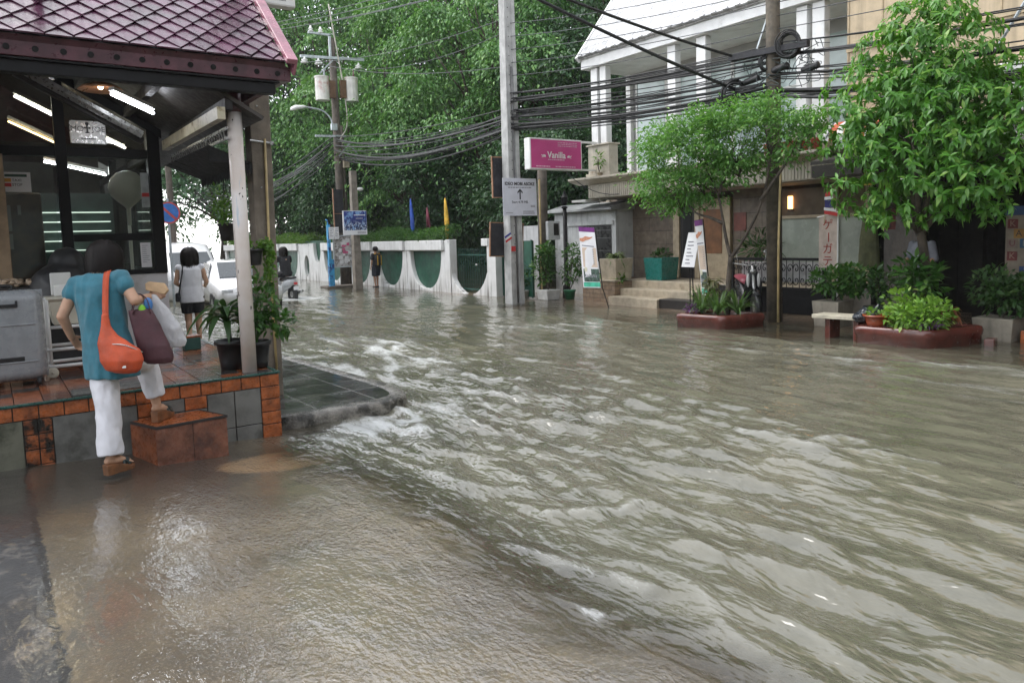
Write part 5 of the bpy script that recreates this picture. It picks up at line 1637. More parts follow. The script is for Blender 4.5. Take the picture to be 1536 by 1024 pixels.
tree('tall bright green tree with drooping sprays behind the barred gate', (15.2, 22.5, 0), lob(15.0, 22.2, 8.2, 3.9, 11, 1, 1.15) + [((13.6, 20.6, 5.2), 1.5), ((13.2, 22.4, 6.0), 1.6), ((14.6, 19.6, 6.6), 1.7)], BG1, 120, 330, .92, .15, seed=11, flat=.24, droop=1.1, up=.6, inner=.05)
tree('bright spreading tree left of the light concrete pole', (14.6, 28.0, 0), lob(14.4, 27.4, 7.4, 3.8, 11, 2, 1.1) + [((12.9, 26.0, 5.2), 1.6), ((12.8, 24.6, 5.8), 1.5), ((12.6, 28.2, 4.6), 1.5)], BG1, 120, 330, .98, .16, seed=12, flat=.24, droop=1.1, up=.6, inner=.05)
tree('dark feathery tree above the pole mounted transformers', (14.4, 33.5, 0), lob(14.0, 33, 9.5, 4.4, 11, 3, 1.2) + [((12.2, 32, 5.5), 1.8), ((12.4, 34.5, 6.5), 1.9)], BG1, 110, 280, 1.15, .19, seed=13, flat=.24, droop=1.1, up=.6, inner=.05)
tree('dark tree far along the fence beside the brown concrete pole', (13.6, 41, 0), lob(13.2, 41, 8.5, 4.6, 12, 4, 1.25) + [((11.6, 39, 5.2), 2.0), ((11.4, 42, 5.0), 2.0), ((10.8, 40, 7.5), 1.8)], BG2, 300, 100, .9, .26, seed=14)
tree('feathery tree overhanging the far end of the street', (12.6, 51, 0), lob(12.0, 51, 8.0, 4.6, 11, 5, 1.2) + [((9.4, 50, 6.0), 1.9), ((10.0, 53, 4.6), 1.8)], BG3, 260, 90, 1.0, .3, seed=15)
tree('deep green tree behind the left end of the balcony', (18.6, 20.0, 0), lob(18.2, 20.4, 7.0, 3.8, 10, 6, 1.2) + [((16.2, 17.6, 4.0), 1.6), ((16.4, 18.4, 6.4), 1.6)], BG2, 280, 110, .7, .19, seed=16)
tree('tall dark tree at the back between the bright trees', (20.0, 30.0, 0), lob(19.4, 30, 11.0, 5.2, 12, 7, 1.3), BG2, 280, 100, 1.0, .28, seed=17)
tree('tall back row tree behind the transformer pole', (19.0, 43.0, 0), lob(18.5, 43, 12.0, 6.2, 12, 8, 1.35), BG3, 260, 90, 1.25, .36, seed=18)
tree('tall back row tree right of the light concrete pole', (22.5, 25.0, 0), lob(22.5, 25, 11.5, 5.2, 12, 9, 1.3), BG3, 260, 90, 1.05, .3, seed=19)
tree('small pale tree at the far end of the street', (8.6, 78, 0), lob(8.6, 78, 4.6, 3.6, 8, 10, 1.0), BG3, 140, 80, 1.0, .34, seed=20)
tree('leafy tree behind the seam of the two fence hedges', (13.2, 31.0, 0), lob(13.2, 31.0, 3.9, 2.0, 7, 21, 1.0), BG2, 150, 100, .6, .18, h0=1.6, r0=.12, seed=21)
tree('low dark tree behind the flags', (13.6, 23.5, 0), lob(13.8, 23.5, 3.5, 2.0, 8, 22, 1.0), BG2, 170, 110, .5, .15, h0=1.5, r0=.12, seed=22)
tree('low dark tree behind the barred gate', (13.9, 18.6, 0), lob(14.3, 18.6, 2.9, 2.0, 8, 23, 1.0), BG2, 170, 110, .5, .14, h0=1.2, r0=.12, seed=23)
tree('shady tree filling the gap between gate and guard house', (15.2, 16.6, 0), lob(15.4, 17.0, 3.4, 1.9, 7, 24, 1.1), BG2, 160, 110, .5, .14, h0=1.2, r0=.12, seed=24)
tree('dark tree beside the far fence bays', (13.4, 37, 0), lob(13.2, 37, 3.8, 2.4, 8, 26, 1.0), BG2, 160, 90, .7, .2, h0=1.5, r0=.12, seed=26)
n = 26000; g = np.random.default_rng(77)
P = np.c_[g.uniform(16, 30, n), g.uniform(14, 75, n), 0 * np.ones(n)]; P[:, 0] += (P[:, 1] - 14) * .12
P[:, 2] = g.uniform(.2, 7.5, n)
o = leaves_obj('far_foliage', leaf_arrays(P, unit(rand_dirs(n, g) + np.array([0, 0, -.3])), unit(rand_dirs(n, g) + np.array([-.4, -.4, 1])), g.uniform(.35, .75, n), .7), BG2)
struct(o, 'stuff')

# ================================================================ poles
def crossarm(mb, a, b, w=.09): mb.beam(a, b, w, w)


def insulator(c, parent, r=.09):
    mb = MB(); mb.lathe([(.03, -.12), (r, -.10), (r, -.07), (.04, -.05), (r * .8, -.02), (r * .8, .01), (.04, .03), (.03, .1)], c, 12); mb.build('insulator', M['white'], parent, True)


oldcon = mat('old_concrete', (.10, .082, .065), .8, .25, 5, .25, 40, streak=.4)
pa = thing('utility_pole', 'tall brown utility pole carrying two transformers and a street lamp', 'utility pole', (10.62, 25.6, 0))
mb = MB(); mb.tube([(10.62, 25.6, -.3), (10.60, 25.6, 4), (10.55, 25.6, 8.8)], [.17, .15, .115], 12); mb.build('shaft', oldcon, pa, True)
galv = mat('galvanised', (.42, .46, .48), .45, .15, 8, metal=.3)
mb = MB(); crossarm(mb, (9.33, 25.45, 8.02), (11.69, 25.45, 8.14)); mb.build('crossarm', galv, pa)
mb = MB(); crossarm(mb, (9.65, 25.45, 8.86), (10.45, 25.45, 8.86), .07); mb.beam((10.42, 25.45, 8.1), (10.42, 25.45, 8.86), .07, .07, (0, 1, 0)); mb.build('upper_arm', galv, pa)
mb = MB(); crossarm(mb, (9.72, 25.45, 5.33), (10.85, 25.45, 5.37), .07); mb.build('cable_arm', galv, pa)
for a, b in (((10.55, 25.4, 4.65), (10.94, 25.4, 5.1)), ((10.95, 25.4, 5.1), (11.3, 25.4, 4.7)), ((10.0, 25.45, 7.5), (10.5, 25.45, 8.0))):
    mb = MB(); mb.beam(a, b, .04, .04); mb.build('brace', galv, pa)
for x in (9.45, 9.95, 11.45): insulator((x, 25.40, 7.9), pa, .13)
for x in (9.75, 10.1): insulator((x, 25.45, 9.0), pa)
mb = MB(); mb.tube(smooth_path([(10.42, 25.38, 9.9), (10.66, 25.4, 8.3), (10.85, 25.38, 6.9), (10.9, 25.38, 5.8), (10.62, 25.42, 5.25)], 5), .025, 6); mb.build('riser_cable', mat('cream_cable', (.5, .47, .4), .5), pa, True)
mb = MB(); mb.bx(10.68, 10.88, 25.3, 25.44, 4.25, 4.5); mb.build('junction_box', mat('tan_box', (.4, .34, .25), .5), pa)
for x0, x1, z0, z1, lab, dcol in ((9.79, 10.27, 6.56, 7.36, 'pink stained white transformer on the left of the brown pole', (.42, .18, .16)), (10.9, 11.36, 6.6, 7.42, 'rust streaked white transformer on the right of the brown pole', (.35, .2, .06))):
    tm = mat('transformer_paint', (.62, .6, .56), .5, .1, 4, dirt=dcol, dscale=2.2, damt=(.48, .7))
    o = thing('transformer', lab, 'transformer', ((x0 + x1) / 2, 25.4, z0), 'pole transformers')
    mb = MB(); mb.lathe([((x1 - x0) / 2, 0), ((x1 - x0) / 2, z1 - z0), ((x1 - x0) / 2 * .9, z1 - z0 + .02)], ((x0 + x1) / 2, 25.38, z0), 14); mb.build('tank', tm, o)
    mb = MB(); mb.lathe([((x1 - x0) / 2 + .02, 0), ((x1 - x0) / 2 + .02, .05)], ((x0 + x1) / 2, 25.38, z1 - .03), 14); mb.build('lid', tm, o)
    mb = MB(); mb.bx(10.27 if x0 < 10.3 else 10.70, 10.50 if x0 < 10.3 else 10.9, 25.3, 25.45, z0 + .1, z1 - .1); mb.build('bracket', mat('rusty_bracket', (.12, .06, .03), .7), o)
    mb = MB(); mb.lathe([(.03, 0), (.05, .03), (.03, .06), (.05, .1), (.03, .13), (.02, .3)], ((x0 + x1) / 2 + .1, 25.38, z1 + .02), 8); mb.build('bushing', galv if x0 < 10.3 else mat('brown_ceramic', (.1, .04, .03), .3), o, True)
o = thing('street_lamp', 'curved arm street lamp on the transformer pole', 'street lamp', (10.5, 25.45, 5.7))
mb = MB(); mb.tube(smooth_path([(10.36, 25.44, 5.6), (10.32, 25.44, 5.95), (10.0, 25.43, 6.22), (9.4, 25.42, 6.3)], 6), .03, 8); mb.build('arm', galv, o, True)
mb = MB(); mb.bx(10.30, 10.52, 25.35, 25.47, 5.55, 5.78); mb.build('ballast_box', galv, o, bevel=.01)
mb = MB(); mb.loft([ring((x, 25.42, z), (0, 1, 0), (0, 0, 1), a, b, 12) for x, z, a, b in ((9.45, 6.3, .03, .03), (9.3, 6.29, .10, .06), (9.05, 6.25, .13, .09), (8.9, 6.2, .08, .06))]); mb.build('lamp_head', M['white'], o, True)
o = thing('stub_pole', 'shorter grey concrete pole beside the boy', 'pole', (10.2, 23.5, 0))
mb = MB(); mb.loft([[Vector((10.2 + a * w_, 23.5 + b * w_, z)) for a, b in ((-1, -1), (1, -1), (1, 1), (-1, 1))] for z, w_ in ((-.3, .135), (3.95, .10))]); mb.build('shaft', mat('stub_concrete', (.19, .165, .135), .8, .2, 5, .2, 40, streak=.5), o, bevel=.015)
mb = MB(); mb.ell((10.4, 23.42, 3.35), (.12, .08, .06)); mb.build('insulator', M['white'], o, True)
solo('slim_pole', MB().tube([(11.05, 26.2, -.2), (11.02, 26.2, 5.85)], [.09, .07], 10), oldcon, 'slim dark pole just behind the transformer pole', 'pole', smooth=True)

pb = thing('utility_pole', 'light grey concrete pole carrying the white arrow sign', 'utility pole', (10.39, 14.5, 0))
holes = mat('pole_holes', (.06, .06, .06), .9, 0)
mb = MB(); mb.loft([[Vector((10.39 + a * w_, 14.60 + b * w_ * .8, z)) for a, b in ((-1, -1), (-.35, -1), (-.28, -.75), (.28, -.75), (.35, -1), (1, -1), (1, 1), (-1, 1))] for z, w_ in ((-.3, .19), (4, .165), (9, .135))]); sh_ = mb.build('shaft', M['palecon'], pb, bevel=.008)
mb = MB()
for i in range(36): mb.lathe([(.011, 0), (.011, .012)], (10.33 + .0 * i, 14.60 - .8 * (.19 - .0061 * (1 + i * .22)) - .011, 1.0 + i * .22), 6, (0, 1, 0))
mb.build('bolt_holes', holes, sh_)
mb = MB(); mb.tube([(10.40, 14.475, .02), (10.40, 14.49, 5.6)], .022, 6); mb.build('conduit', mat('grey_conduit', (.16, .16, .16), .6), pb, True)

nX, nZ = (1, 0, 0), (0, 0, 1)
o = thing('arrow_sign', 'white board with black upward arrow tied to the light grey pole', 'sign', (10.47, 14.4, 2.1))
mb = MB(); mb.bx(9.975, 10.965, 14.38, 14.392, 2.11, 2.995); b_ = mb.build('board', mat('sign_white', (.62, .63, .70), .4, .04), o)
text('lettering', 'IDEO MOBI ASOKE', .104, (10.47, 14.378, 2.86), nX, nZ, M['ink'], b_, bold=.03)
text('lettering', 'Start 4.79 MB.', .085, (10.47, 14.378, 2.43), nX, nZ, M['ink'], b_)
mb = MB(); lines_block(mb, (10.13, 14.378, 2.775), nX, nZ, .68, 1, .02, .025, 3, (1, 1)); lines_block(mb, (10.55, 14.378, 2.21), nX, nZ, .36, 2, .045, .025, 4, (.9, 1)); lines_block(mb, (10.78, 14.378, 2.35), nX, nZ, .14, 2, .03, .018, 4, (.9, 1)); lines_block(mb, (10.05, 14.378, 2.18), nX, nZ, .2, 1, .03, .014, 6, (.9, 1)); mb.build('small_print', M['grey_ink'], b_)
mb = MB(); mb.prism([(-.018, -.13), (.018, -.13), (.018, .06), (.075, .005), (.075, .05), (0, .125), (-.075, .05), (-.075, .005), (-.018, .06)], (10.47, 14.377, 2.625), nX, nZ, (0, -.002, 0)); mb.build('arrow', M['ink'], b_)
mb = MB()
rust = mat('board_edge', (.3, .16, .09), .7, .2)
back = mat('board_back', (.018, .018, .022), .7, .2)
for (x0, x1, z0, z1, lab, tl) in ((9.95, 10.74, 2.55, 3.53, 'black board back with rusty rim above the white arrow sign', .0), (9.83, 10.82, 1.13, 1.96, 'tilted black board back with rusty rim below the arrow sign', -.05)):
    o = thing('board', lab, 'board', ((x0 + x1) / 2, 14.8, z0), 'black boards on the light grey pole')
    ax_ = Vector((1, 0, tl)).normalized(); az_ = Vector((-tl, 0, 1)).normalized(); c_ = Vector(((x0 + x1) / 2, 14.79, (z0 + z1) / 2))
    mb = MB(); mb.obox(c_, ax_, (0, 1, 0), az_, (x1 - x0) / 2 - .02, .008, (z1 - z0) / 2 - .02); mb.build('panel', back, o)
    mb = MB()
    for q in (-1, 1): mb.obox(c_ + ax_ * q * ((x1 - x0) / 2 - .012), ax_, (0, 1, 0), az_, .012, .02, (z1 - z0) / 2); mb.obox(c_ + az_ * q * ((z1 - z0) / 2 - .012), ax_, (0, 1, 0), az_, (x1 - x0) / 2 - .025, .018, .012)
    mb.build('rim', rust, o)
o = thing('sticker', 'small blue and red striped pennant stuck on the light grey pole', 'sticker', (10.15, 14.4, 1.6))
for k, (m_, z) in enumerate(((mat('blue_ink', (.05, .06, .3), .5), .05), (M['white'], 0), (M['red_ink'], -.05))):
    mb = MB(); mb.obox((10.12 - z * .25, 14.42, 1.60 + z), (.87, 0, .5), (0, 1, 0), (-.5, 0, .87), .10, .003, .024); mb.build('stripe', m_, o)
solo('red_plate', MB().bx(10.21, 10.33, 14.425, 14.435, 1.27, 1.39), M['red_ink'], 'small red plate low on the light grey pole', 'plate')

pc = thing('dark_pole', 'weathered dark pole with a meter box under the pink sign', 'utility pole', (11.78, 15.2, 0))
mb = MB(); mb.tube([(11.78, 15.2, -.2), (11.77, 15.2, 2), (11.79, 15.2, 3.8)], [.15, .135, .12], 10); mb.build('shaft', oldcon, pc, True)
mb = MB(); mb.tube([(11.60, 15.08, 3.05), (11.59, 15.08, .1)], .022, 6); mb.build('conduit', M['bamboo'], pc)
o = thing('meter_box', 'white electricity meter box on the dark pole', 'meter', (11.95, 15.0, 1.5))
mb = MB(); mb.bx(11.74, 12.14, 14.95, 15.06, 1.5, 1.98); mb.build('case', mat('meter_white', (.55, .56, .56), .4, .08), o, bevel=.015)
mb = MB(); mb.bx(11.92, 12.08, 14.93, 14.95, 1.62, 1.92); mb.build('dial_window', M['dark'], o, bevel=.008)

pd_ = thing('utility_pole', 'brown utility pole with cable coils in front of the spa building', 'utility pole', (11.28, 7.95, 0))
mb = MB(); mb.tube([(11.28, 7.95, -.2), (11.25, 7.95, 3), (11.19, 7.95, 7.5)], [.135, .125, .11], 12); mb.build('shaft', mat('pole_brown', (.085, .07, .05), .8, .3, 6, .3, 40, streak=.4), pd_, True)
mb = MB(); mb.beam((11.1, 8.75, 4.68), (11.1, 7.2, 4.60), .09, .10); mb.build('crossarm', back, pd_)
mb = MB(); mb.beam((11.2, 8.25, 4.75), (11.2, 7.95, 5.45), .03, .03); mb.build('brace', galv, pd_)
bb = MB(); bb.tube([(11.05, 7.72, .02), (11.03, 7.70, 1.4), (11.06, 7.68, 2.75)], [.022, .02, .018], 8); solo('bamboo_pole', bb, M['bamboo'], 'thin tan pole leaning on the brown utility pole', 'pole', smooth=True)

# ================================================================ notices round the far pole
o = thing('notice_board', 'glazed noticeboard with leaflets by the blue post', 'noticeboard', (10.24, 24.8, .7))
nb_ax = Vector((.97, -.25, 0)); nb_n = Vector((-.25, -.97, 0))
c_ = Vector((10.24, 24.75, 1.27))
mb = MB(); mb.obox(c_, nb_ax, nb_n, nZ, .31, .03, .53); b_ = mb.build('board', mat('leaflet_grey', (.42, .41, .40), .4, .2, 9, dirt=(.16, .14, .13), dscale=8, damt=(.5, .58)), o)
mb = MB()
for q in (-1, 1): mb.obox(c_ + nb_ax * q * .32 + nb_n * .02, nb_ax, nb_n, nZ, .018, .035, .56); mb.obox(c_ + Vector((0, 0, q * .545)) + nb_n * .02, nb_ax, nb_n, nZ, .30, .034, .018)
mb.build('frame', galv, o)
mb = MB(); r = random.Random(3)
for i in range(16): mb.obox(c_ + nb_n * (.033 + i * .0005) + nb_ax * r.uniform(-.2, .24) + Vector((0, 0, r.uniform(-.4, .4))), nb_ax, nb_n, nZ, r.uniform(.03, .07), .001, r.uniform(.04, .08))
mb.build('leaflets', mat('leaflet_white', (.6, .6, .6), .5, .1, 20), b_)
mb = MB()
for i in range(7): mb.obox(c_ + nb_n * .045 + nb_ax * r.uniform(-.02, .2) + Vector((0, 0, r.uniform(-.05, .25))), nb_ax, nb_n, nZ, r.uniform(.03, .06), .001, r.uniform(.03, .05))
mb.build('pink_leaflets', mat('leaflet_pink', (.6, .12, .25), .5), b_)
o = thing('blue_post', 'bright blue post with two white notices and a curled top', 'post', (9.78, 24.8, 0))
mb = MB(); mb.bx(9.70, 9.88, 24.72, 24.86, -.1, 1.0); mb.bx(9.71, 9.80, 24.73, 24.85, 1.0, 2.2); mb.tube(smooth_path([(9.75, 24.8, 2.15), (9.74, 24.8, 2.35), (9.68, 24.8, 2.38)], 4), .025, 6); mb.build('shaft', mat('sky_blue_paint', (.05, .30, .55), .45, .15, 6, dirt=(.02, .04, .18), dscale=5, damt=(.52, .6)), o)
for x0, x1 in ((9.74, 9.92), (9.94, 10.10)):
    mb = MB(); mb.bx(x0, x1, 24.69, 24.71, 1.70, 2.12); nn = mb.build('notice', M['paper'], o)
    mb = MB(); lines_block(mb, (x0 + .02, 24.688, 2.05), nX, nZ, .13, 5, .06, .02, int(x0 * 100)); mb.build('small_print', M['grey_ink'], nn)
solo('plinth', MB().bx(9.55, 10.75, 24.6, 25.3, -.2, .07), oldcon, 'low dark concrete plinth under the blue post and noticeboard', 'plinth', bevel=.02)
o = thing('black_panel', 'tall black panel back behind the blue advert board', 'board', (10.38, 25.5, 1.9))
mb = MB(); mb.bx(10.25, 10.60, 25.38, 25.41, 1.92, 3.47); mb.build('panel', back, o)
mb = MB(); mb.bx(10.22, 10.248, 25.37, 25.42, 1.9, 3.5); mb.bx(10.25, 10.60, 25.375, 25.415, 2.60, 2.62); mb.build('rim', rust, o)
o = thing('advert_board', 'square blue city night advert board with a white lower strip', 'sign', (11.0, 23.3, 1.8))
adm, t = newmat('night_city_print')
sp = t.n('SeparateXYZ'); t.l(t.n('NewGeometry').outputs['Position'], sp.inputs[0])
hz = t.ramp(sp.outputs[2], 1.98, 2.55)
c = t.mix(hz, (.02, .03, .09), (.02, .035, .22))
c = t.mix(t.ramp(t.noise(9, 4, .7, stretch=(1, 1, .5)), .5, .62), c, (.2, .35, .6))
c = t.mix(t.math('MULTIPLY', t.ramp(t.noise(26, 3, .7, stretch=(1, 1, .6)), .5, .6), t.ramp(sp.outputs[2], 2.35, 2.1)), c, (.6, .68, .8))
p = t.n('BsdfPrincipled'); t.l(c, p.inputs['Base Color']); p.inputs['Roughness'].default_value = .35; t.out(p.outputs[0])
s_ = 23.3 / 25.6
zz = lambda z: 1.65 + (z - 1.65) * s_
mb = MB(); mb.bx(10.65 * s_, 11.58 * s_, 23.3, 23.33, zz(1.84), zz(2.72)); b_ = mb.build('board', M['paper'], o)
mb = MB(); mb.bx(10.69 * s_, 11.57 * s_, 23.295, 23.299, zz(2.01), zz(2.70)); mb.build('picture', adm, b_)
mb = MB(); lines_block(mb, (11.08 * s_, 23.293, zz(2.56)), nX, nZ, .4, 1, .03, .035, 3, (1, 1)); lines_block(mb, (11.15 * s_, 23.293, zz(2.44)), nX, nZ, .25, 1, .03, .02, 3, (1, 1)); mb.build('heading', M['white'], b_)
mb = MB(); lines_block(mb, (11.2 * s_, 23.293, zz(1.94)), nX, nZ, .3, 2, .04, .025, 3, (1, 1)); mb.build('small_print', M['grey_ink'], b_)

# ================================================================ pink lightbox sign
pink, t = newmat('pink_sign_face')
c = t.mix(t.ramp(t.noise(1.2, 2), .35, .65), (.50, .04, .20), (.56, .06, .24))
p = t.n('BsdfPrincipled'); t.l(c, p.inputs['Base Color']); p.inputs['Roughness'].default_value = .3; t.out(p.outputs[0])
o = thing('lightbox_sign', 'pink Vanilla lightbox sign on white brackets beside the balcony', 'sign', (11.2, 13.9, 3.2))
mb = MB(); mb.bx(10.45, 12.04, 13.92, 14.14, 3.17, 3.90); b_ = mb.build('box', M['white'], o, bevel=.01)
mb = MB(); mb.bx(10.485, 12.005, 13.913, 13.919, 3.205, 3.865); f2 = mb.build('face', pink, b_)
mb = MB(); mb.bx(12.041, 12.62, 14.0, 14.05, 3.85, 3.90); mb.bx(12.041, 12.62, 14.0, 14.05, 3.18, 3.22); mb.build('bracket', M['white'], o)
text('lettering', 'Vanilla', .21, (11.24, 13.911, 3.51), nX, nZ, M['white'], f2, bold=.02)
mb = MB(); lines_block(mb, (10.98, 13.911, 3.405), nX, nZ, .50, 1, .02, .022, 3, (1, 1)); lines_block(mb, (11.28, 13.911, 3.81), nX, nZ, .62, 3, .04, .016, 5, (.92, 1)); lines_block(mb, (10.62, 13.911, 3.245), nX, nZ, .42, 1, .02, .026, 8, (1, 1)); lines_block(mb, (11.2, 13.911, 3.245), nX, nZ, .62, 1, .02, .026, 9, (1, 1)); mb.build('small_print', mat('pale_pink_ink', (.7, .45, .55), .5), f2)
mb = MB()
for q in (-1, 1):
    for k in range(4):
        cx = 11.24 + q * (.35 + k * .032); mb.lathe([(.022 - k * .003, 0), (.022 - k * .003, .002)], (cx, 13.910, 3.49 + .014 * (k % 2)), 10, (0, 1, 0))
    mb.tube([(11.24 + q * .33, 13.91, 3.465), (11.24 + q * .36, 13.91, 3.47), (11.24 + q * .45, 13.91, 3.455)], .006, 4)
mb.build('ornament', M['white'], f2)

# ================================================================ overhead cables
cab = mat('cable_black', (.012, .012, .013), .5, .1)
cabg = mat('cable_grey', (.04, .045, .05), .5, .1)
cr_ = random.Random(12)
PA, PB = Vector((10.5, 25.5, 0)), Vector((10.42, 14.5, 0)); PD = Vector((11.2, 7.95, 0)); PE = Vector((11.25, -6, 0)); PF = Vector((10.6, 50, 0))


def cable(a, b, sag, r, label, group, m_=None, n=14):
    return solo('overhead_cable', MB().tube(sag_line(a, b, sag, n), r, 5), m_ or cab, label, 'cable', group, True)


G1, G2, G3, G4 = 'cables between the transformer pole and the light grey pole', 'cables between the light grey pole and the brown coil pole', 'cables running right from the brown coil pole', 'cables fanning left from the transformer pole'
for i in range(16):
    f_i = (i % 11) / 10
    cable(PA + Vector((cr_.uniform(-.1, .5), 0, 4.55 + .8 * f_i)), PB + Vector((cr_.uniform(-.12, .12), .0, 4.12 + .55 * f_i)), .12 + .35 * cr_.random() + .1 * (1 - f_i), .013 if i % 3 else .028, 'black cable in the sagging bundle from the transformer pole to the light grey pole', G1)
for i in range(40):
    f_i = (.04, .1, .16, .3, .36, .42, .5, .72, .78, .9)[i % 10] + cr_.uniform(-.03, .03)
    cable(PB + Vector((cr_.uniform(-.1, .1), 0, 4.1 + 1.0 * f_i)), PD + Vector((cr_.uniform(-.12, .1), cr_.uniform(-.1, .2), 3.86 + .95 * min(1, max(0, f_i + cr_.uniform(-.08, .08))))), .02 + .24 * cr_.random() ** 2, .024 if i in (0, 1, 4, 7, 12) else .011, 'black cable in the dense band from the light grey pole to the brown coil pole', G2)
for i in range(24):
    f_i = (.05, .1, .15, .36, .42, .48, .72, .8, .95)[i % 9] + cr_.uniform(-.03, .03)
    cable(PD + Vector((cr_.uniform(-.1, .1), 0, 3.86 + .95 * f_i)), PE + Vector((cr_.uniform(-.1, .1), 0, 3.75 + 1.0 * f_i)), .35 + .35 * cr_.random(), .028 if i in (1, 2, 6, 9) else .011, 'black cable running right across the beige building from the brown coil pole', G3)
for i in range(12):
    f_i = i / 11
    cable(PA + Vector((cr_.uniform(-.6, .2), 0, 4.5 + .85 * f_i)), PF + Vector((cr_.uniform(-.4, .4), 0, 4.6 + .9 * f_i)), .7 + .9 * cr_.random(), .018, 'dark cable in the fan dropping left from the transformer pole', G4)
G5 = 'thin power lines above the street'
for i, (a, b, s_) in enumerate((((9.45, 25.4, 7.82), (10.3, 14.5, 6.7), .25), ((11.45, 25.4, 7.8), (10.5, 14.5, 6.5), .3), ((9.75, 25.45, 9.1), (10.2, 10, 6.9), .1), ((9.95, 25.4, 7.82), (10.3, 14.5, 5.6), .25))):
    cable(a, b, s_, .009, 'thin power line from the transformer crossarm over the trees', G5, cabg)
for i in range(5):
    cable(PB + Vector((0, 0, 5.4 + .3 * i)), PD + Vector((0, 0, 5.0 + .22 * i)), .1, .008, 'thin grey line passing high across the white balcony', 'thin lines across the balcony', cabg)
    cable(PD + Vector((0, 0, 5.0 + .22 * i)), PE + Vector((0, 0, 4.9 + .2 * i)), .3, .008, 'thin grey line passing high across the beige building', 'thin lines across the beige building', cabg)
for i in range(3): cable((9.0, 29, 9.6 + .12 * i), (8.9, 13.5, 6.9 + .18 * i), .1, .009, 'thin line crossing the top of the photo above the transformers', G5, cabg)
cable((11.15, 8.62, 4.1), (2.24, 11.3, 7.95), .25, .03, 'thick twisted drop cable slanting up left from the lower coil', 'drop cables over the street', n=24)
cable((11.15, 8.68, 4.7), (2.2, 10.0, 6.9), .25, .026, 'thick drop cable slanting up left from the pole crossarm', 'drop cables over the street', n=24)
cable((11.6, 14.0, 3.12), (13.0, 12.9, 2.75), .35, .01, 'grey wire looping from the pink sign to the balcony edge', 'loop wires', cabg)
solo('guy_wire', MB().tube([(11.45, 4.66, 3.86), (11.45, 3.6, 5.6)], .022, 6), galv, 'pale guy wire slanting up beside the leafy tree', 'wire')
solo('guy_wire', MB().tube([(11.6, 7.2, 3.1), (11.5, 6.4, 4.3)], .014, 6), galv, 'thin pale stay wire in front of the right balcony columns', 'wire')


def coil(c, r, ax, label, seed, n=9):
    g = random.Random(seed); mb = MB(); c = Vector(c); ax = Vector(ax).normalized(); u = ax.cross(Vector((0, 0, 1))).normalized(); w_ = Vector((0, 0, 1))
    for k in range(n):
        rr = r * g.uniform(.82, 1.05); o_ = ax * g.uniform(-.06, .06) + u * g.uniform(-.025, .025) + w_ * g.uniform(-.025, .025)
        mb.tube([c + o_ + u * rr * math.cos(a) + w_ * rr * 1.12 * math.sin(a) for a in [2 * math.pi * i / 24 for i in range(25)]], .012, 5, False)
    return solo('cable_coil', mb, cab, label, 'cable coil', 'cable coils on the brown pole', True)


coil((11.1, 7.57, 4.66), .20, (.8, .3, 0), 'upper right coil of spare cable on the brown pole', 1)
coil((11.05, 8.62, 4.02), .22, (.55, .8, 0), 'lower coil of spare cable above the small tree', 2, 11)
coil((11.15, 8.05, 4.45), .10, (.6, .6, 0), 'small tangled coil close to the brown pole', 3, 8)
mb = MB(); g2 = random.Random(6)
for i in range(34):
    y = g2.uniform(7.0, 9.0); a = Vector((11.15 + g2.uniform(-.12, .12), y, 4.15 + (8.6 - y) * .12 + g2.uniform(-.2, .3)))
    mb.tube(smooth_path([a] + [a + Vector((g2.uniform(-.1, .1), g2.uniform(-.25, .25), g2.uniform(-.22, .16))) for _ in range(3)], 4), .006, 4)
solo('wire_tangle', mb, mat('wire_tangle_grey', (.035, .05, .05), .5), 'tangle of loose thin wires round the brown pole', 'wires', smooth=True)
mb = MB()
for i in range(3):
    an = i * 2.1; mb.lathe([(.06, -.16), (.06, .16)], (11.12 + .02 * i, 8.3 - i * .55, 4.22 + .1 * (i % 2)), 8, (.1, 1, -.1))
    solo('splice_box', mb, cab, ('left', 'middle', 'right')[i] + ' black splice canister on the cable band by the brown pole', 'splice box', 'cable splice canisters', True, .02); mb = MB()
# ================================================================ white spa building across the street
wpaint = mat('white_render', (.76, .76, .75), .5, .06, 3, dirt=(.4, .39, .36), dscale=1.6, damt=(.55, .8))
greyrender = mat('grey_render', (.40, .40, .39), .6, .08, 3)
mint = mat('mint_glass', (.42, .52, .51), .12, .08, 1.5, spec=.8)
stone = tilemat('stone_blocks', [(.21, .165, .12), (.17, .13, .095)], 'yz', (1.1, .33), .014, (.07, .055, .04), .45, .5)
creamst = mat('cream_stone', (.42, .36, .27), .4, .12, 7, .1, 30, dirt=(.2, .16, .11), dscale=3, damt=(.55, .75))
balc = mat('balcony_cream', (.50, .46, .38), .55, .1, 5, streak=.6, dirt=(.25, .2, .14), dscale=2.5, damt=(.55, .75))
spa = thing('spa_building', 'white two storey spa building with tall columns and a pale sloping roof', 'building', (13.5, 11, 0))
for a, b in ((12.375, 14.6), (9.70, 10.66)):
    mb = MB(); mb.bx(13.6, 13.8, a, b, 0, 2.50); mb.build('stone_wall', stone, spa)
mb = MB(); mb.bx(13.55, 13.80, 14.605, 14.95, 0, 2.5); mb.build('pilaster', creamst, spa)
mb = MB(); mb.bx(13.801, 19, 7.45, 14.6, 0, 2.50); mb.build('inner_wall', mat('dim_wall', (.1, .08, .06), .7), spa)
